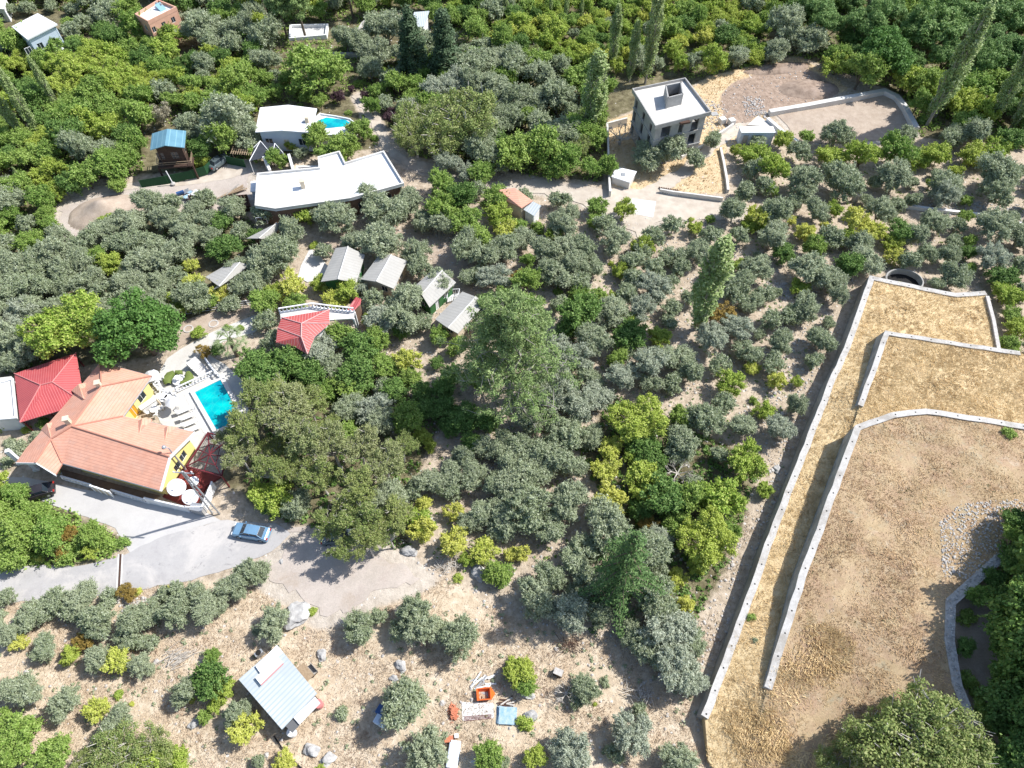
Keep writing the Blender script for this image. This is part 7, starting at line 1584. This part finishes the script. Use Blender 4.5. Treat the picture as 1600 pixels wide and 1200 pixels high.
N_.append(fill([(830, 310), (1210, 340), (1310, 440), (1290, 560), (1190, 680), (830, 640)], [('o', 7), ('s', 3), ('y', 1), ('q', 1)], .8, 1.9, 900, 9, .98))
N_.append(fill([(640, 620), (1180, 640), (1130, 880), (1080, 980), (860, 960), (640, 830)], [('o', 6), ('s', 1), ('g', 1.5), ('y', .6)], 1.2, 2.1, 700, 10, .86))
N_.append(fill([(1140, 230), (1750, 220), (1750, 330), (1600, 440), (1350, 430), (1200, 350), (1140, 300)], [('o', 6), ('y', 1.5), ('g', 1.5)], 1.1, 2.2, 900, 11, 1.0))
N_.append(fill([(1560, 440), (1750, 400), (1750, 640), (1600, 560)], [('o', 3), ('g', 3), ('y', 1)], 1.5, 2.4, 200, 12, .85))
N_.append(fill([(-150, 930), (240, 935), (400, 870), (420, 900), (280, 990), (0, 1010), (-150, 1040)], [('o', 8), ('p', 2)], .9, 1.6, 260, 13, .95))
N_.append(fill([(-150, 1040), (400, 1040), (400, 1300), (-150, 1300)], [('o', 3), ('p', 3), ('q', 1), ('r', 1)], .6, 1.4, 90, 14, 1.6))
N_.append(fill([(350, 590), (480, 560), (640, 640), (640, 850), (450, 800), (350, 740)], [('w', 3), ('g', 1), ('o', 1)], 1.8, 2.8, 200, 15, .62))
N_.append(fill([(1540, 900), (1800, 830), (1850, 1350), (1560, 1300)], [('d', 4), ('F', 1), ('g', 1)], 2.0, 3.4, 500, 16, .62))
def px_of(x, y, z=2.0):
    v = Vector((x, y, z - CAMH)); dp = v.y * math.cos(PITCH) - v.z * math.sin(PITCH); return 800 + F * v.x / dp, 600 - F * (v.y * math.sin(PITCH) + v.z * math.cos(PITCH)) / dp, dp
def drop(t):
    for c in list(t.children): bpy.data.objects.remove(c)
    bpy.data.objects.remove(t)
keepT = []
for q in TREES:
    a, b, dp = px_of(q[2], q[3])
    if (a < -75 or a > 1685 or b < -75 or b > 1260) and q[1] not in 'PLCKTwWF': drop(q[0])
    else: keepT.append(q)
TREES[:] = keepT
def merge_small(kinds, name, label, mat, keep_n, seed, cat='tree'):
    """the smallest looking trees of a kind beyond keep_n become one mass"""
    L_ = sorted([q for q in TREES if q[1] in kinds and not q[0].get('label')], key=lambda q: -q[4] / px_of(q[2], q[3])[2])
    rest = L_[keep_n:]
    if not rest: return
    r = np.random.RandomState(seed); VV, AT = [], []
    for t, k, x, y, s in rest:
        lm = PROTO[k][r.randint(len(PROTO[k]))][1]; n = len(lm.polygons); co = np.empty(n * 12, 'f'); lm.vertices.foreach_get('co', co); co = co.reshape(n, 4, 3)[r.choice(n, n // 4, replace=False)]
        c = co.mean(1, keepdims=True); co = c + (co - c) * 1.75; a = r.uniform(0, 6.28); R_m = np.array([[math.cos(a), -math.sin(a), 0], [math.sin(a), math.cos(a), 0], [0, 0, 1]])
        VV.append((co.reshape(-1, 3) @ R_m.T) * s + np.array([x, y, t.location.z])); AT.append(np.repeat(r.rand(len(co)), 4))
    V = np.concatenate(VV); n = len(V) // 4; me = bpy.data.meshes.new(name); me.vertices.add(4 * n); me.vertices.foreach_set('co', V.ravel().astype('f')); me.loops.add(4 * n); me.loops.foreach_set('vertex_index', np.arange(4 * n, dtype='i'))
    me.polygons.add(n); me.polygons.foreach_set('loop_start', np.arange(n, dtype='i') * 4); me.update(calc_edges=True); at = me.attributes.new('v', 'FLOAT', 'POINT'); at.data.foreach_set('value', np.concatenate(AT).astype('f')); me.materials.append(m_[mat])
    o = bpy.data.objects.new(name, me); COL.objects.link(o); setp(o, label, cat, kind='stuff')
    dead_ = {id(q) for q in rest}; TREES[:] = [q for q in TREES if id(q) not in dead_]
    for q in rest: drop(q[0])
def outer_wood():
    r = np.random.RandomState(91); VV, AT = [], []; polys = [polyA, polyB, polyC, polyD, GRASSY]
    kinds = [k for k in 'gggddoF']
    for gy in np.arange(-15, 238, 6.2):
        for gx in np.arange(-190, 190, 6.2):
            x, y = gx + r.uniform(-2.2, 2.2), gy + r.uniform(-2.2, 2.2); a, b, dp = px_of(x, y)
            if dp > 5 and -80 < a < 1690 and -80 < b < 1300: continue
            if any(inside1(x, y, p) for p in polys) or y < 20: continue
            k = kinds[r.randint(len(kinds))]; lm = PROTO[k][r.randint(len(PROTO[k]))][1]; n = len(lm.polygons); co = np.empty(n * 12, 'f'); lm.vertices.foreach_get('co', co); co = co.reshape(n, 4, 3)[r.choice(n, 420, replace=False)]
            c = co.mean(1, keepdims=True); co = c + (co - c) * 2.6; s = r.uniform(2.4, 3.9); VV.append(co.reshape(-1, 3) * s + np.array([x, y, 0])); AT.append(np.repeat(r.rand(len(co)), 4))
    V = np.concatenate(VV); n = len(V) // 4; me = bpy.data.meshes.new('far_wood'); me.vertices.add(4 * n); me.vertices.foreach_set('co', V.ravel().astype('f')); me.loops.add(4 * n); me.loops.foreach_set('vertex_index', np.arange(4 * n, dtype='i'))
    me.polygons.add(n); me.polygons.foreach_set('loop_start', np.arange(n, dtype='i') * 4); me.update(calc_edges=True); at = me.attributes.new('v', 'FLOAT', 'POINT'); at.data.foreach_set('value', np.concatenate(AT).astype('f')); me.materials.append(m_['green_leaf'])
    o = bpy.data.objects.new('far_wood', me); COL.objects.link(o); setp(o, 'continuous green woodland surrounding the village on all far sides', 'woodland', kind='stuff')
outer_wood()
merge_small('os', 'olive_trees', 'smallest and farthest olive trees of the groves, read as a mass', 'olive_leaf', 296, 1)
merge_small('g', 'broadleaf_trees', 'smallest and farthest green broadleaf trees of the upper woods, read as a mass', 'green_leaf', 290, 2)
print('TREES', len(TREES), N_)
from collections import Counter
print(Counter(t[1] for t in TREES))
# undergrowth: low leafy cover of the wood floor
def undergrowth(name, label, polys, n, seed, mat, s=.30, hgt=.9, keep=None):
    r = np.random.RandomState(seed); pts = np.concatenate([scatter(p, n, seed + i, keep=keep) for i, p in enumerate(polys)])
    k = 14; hh = r.uniform(.3, 1, len(pts)) * hgt; C_ = np.c_[pts, hz(pts[:, 0], pts[:, 1])]; d = unit(len(pts) * k, r, .6); d[:, 2] = np.abs(d[:, 2])
    Pp = np.repeat(C_, k, 0) + d * np.repeat(hh, k)[:, None] * np.array([.9, .9, .8]); me = leaf_mesh(name, Pp, d, s, m_[mat], seed, 1.6)
    o = bpy.data.objects.new(name, me); COL.objects.link(o); return setp(o, label, 'undergrowth', kind='stuff')
def keepb(X, Y):
    k = np.ones(X.shape, bool)
    for p in BLOCK: k &= ~inside(X, Y, p)
    return k
vis = P((-150, -60), (1750, -60), (1750, 235), (1440, 215), (1400, 145), (1245, 88), (1110, 120), (960, 185), (940, 285), (850, 275), (640, 245), (400, 250), (100, 290), (80, 380), (-150, 400))
undergrowth('undergrowth', 'mixed green undergrowth covering the floor of the upper woods', [vis], 11000, 51, 'green_leaf', .32, 1.0, keepb)
undergrowth('undergrowth', 'dark low growth beneath the dense groves', [FORESTS[1], FORESTS[3], FORESTS[4]], 700, 52, 'dark_leaf', .28, .6, keepb)
undergrowth('undergrowth', 'green scrub below the driveway edge', [FORESTS[2]], 1500, 53, 'green_leaf', .3, 1.0, keepb)
undergrowth('undergrowth', 'dark scrub in the shaded gully beside the stone wall', [FORESTS[5]], 1500, 54, 'dark_leaf', .3, 1.2, lambda X, Y: keepb(X, Y) & ~inside(X, Y, polyD))
undergrowth('undergrowth', 'patchy yellow-green herbs between the olive trees', [P((820, 330), (1200, 350), (1330, 440), (1240, 640), (1180, 700), (820, 640)), P((640, 620), (1180, 680), (1130, 860), (1080, 980), (860, 960), (640, 850)), P((1140, 240), (1700, 250), (1700, 420), (1350, 430), (1200, 350))], 420, 56, 'green_leaf', .16, .35, keepb)
undergrowth('low_shrubs', 'small dull green shrublets dotted over the orchard soil and slope', [ORCH, P((-100, 950), (420, 920), (800, 960), (1080, 1050), (1100, 1180), (-100, 1250))], 420, 55, 'olive_leaf', .2, .35, keepb)
# ------------------------------------------------------------------ labels: every plant told apart by kind and by what it stands near
LM = [('the white-walled levelled pad', 1330, 180), ('the bare concrete house shell', 1050, 190), ('the round concrete cistern', 1413, 435), ('the small walled golden terrace', 1470, 590), ('the lone grove poplar', 1088, 512), ('the great open pine', 802, 660),
      ('the drooping cedar', 955, 1000), ('the orange hopper', 757, 1088), ('the patched metal shed', 435, 1075), ('the blue parked sedan', 395, 834), ('the turquoise pool', 340, 630), ('the red ribbed pavilion', 75, 600), ('the verandah porch', 60, 735), ('the faded red segmented roof', 478, 515),
      ('the green-walled cabin', 675, 450), ('the first grey cabin', 535, 415), ('the long white flat roof', 515, 285), ('the blue-roofed timber cabin', 262, 235), ('the pink house', 247, 35), ('the tall white house', 58, 60), ('the white villa', 448, 190), ('the tall cypresses', 672, 118),
      ('the terracotta-tiled shed', 805, 312), ('the soil heap', 168, 332), ('the road drain', 187, 895), ('the biggest boulder', 465, 962), ('the rubble spill', 1540, 860), ('the container shed', 1182, 210), ('the long retaining wall', 1200, 852), ('the curving field wall corner', 1340, 668),
      ('the beehive box', 872, 1052), ('the gravel lot', 600, 900), ('the edge cabin', 350, 432), ('the dug brown soil', 1230, 130), ('the long orchard wall', 1480, 328), ('the unfinished pine plot', 482, 50), ('the dry yard wall', 1330, 280), ('the pale water tank', 975, 275), ('the twin upper poplars', 970, 70), ('the top edge poplars', 885, 20), ('the far golden woods', 820, 70), ('the wide bright upper tree', 1390, 95), ('the shaded upper pines', 1480, 30), ('the leaning wall poplar', 1500, 110), ('the far dark wood', 1250, 30),
      ('the purple plum bushes', 612, 186), ('the huge stubble-side walnut', 1420, 1150), ('the straw-coloured weeping tree', 1575, 962), ('the tall light poplar by the shell', 925, 160), ('the yellow woods behind the shell', 1090, 60), ('the lower frame bushes', 200, 1175), ('the broad lime trees', 170, 120), ('the twin slanting poplars', 60, 170), ('the dense silver grove', 860, 580), ('the bright round walnut', 1000, 652)]
LMW = [(n, G(x, y)) for n, x, y in LM]
ORD = ['closest', 'second closest', 'third closest', 'fourth closest', 'fifth closest', 'sixth closest', 'seventh closest', 'eighth closest', 'ninth closest', 'tenth closest'] + [w + ' closest' for w in ('eleventh', 'twelfth', 'thirteenth', 'fourteenth', 'fifteenth', 'sixteenth', 'seventeenth', 'eighteenth', 'nineteenth', 'twentieth')] + ['twenty-' + w + ' closest' for w in ('first', 'second', 'third', 'fourth', 'fifth', 'sixth', 'seventh', 'eighth', 'ninth')]
buckets = {}
for t, k, x, y, s in TREES:
    if t.get('label'): continue
    n, p = min(LMW, key=lambda q: (q[1].x - x) ** 2 + (q[1].y - y) ** 2); dx, dy = x - p.x, y - p.y
    if abs(dx) > abs(dy): side = 'right of' if dx > 0 else 'left of'
    else: side = 'above' if dy > 0 else 'below'
    kk = KINDW[k]; buckets.setdefault((kk, n, side), []).append((math.hypot(dx, dy), t))
for (kk, n, side), L_ in buckets.items():
    L_.sort(key=lambda q: q[0])
    for i, (d_, t) in enumerate(L_):
        t['label'] = f"{kk} {side} {n}" if len(L_) == 1 else f"{ORD[i] if i < 29 else 'outermost'} {kk} {side} {n}"
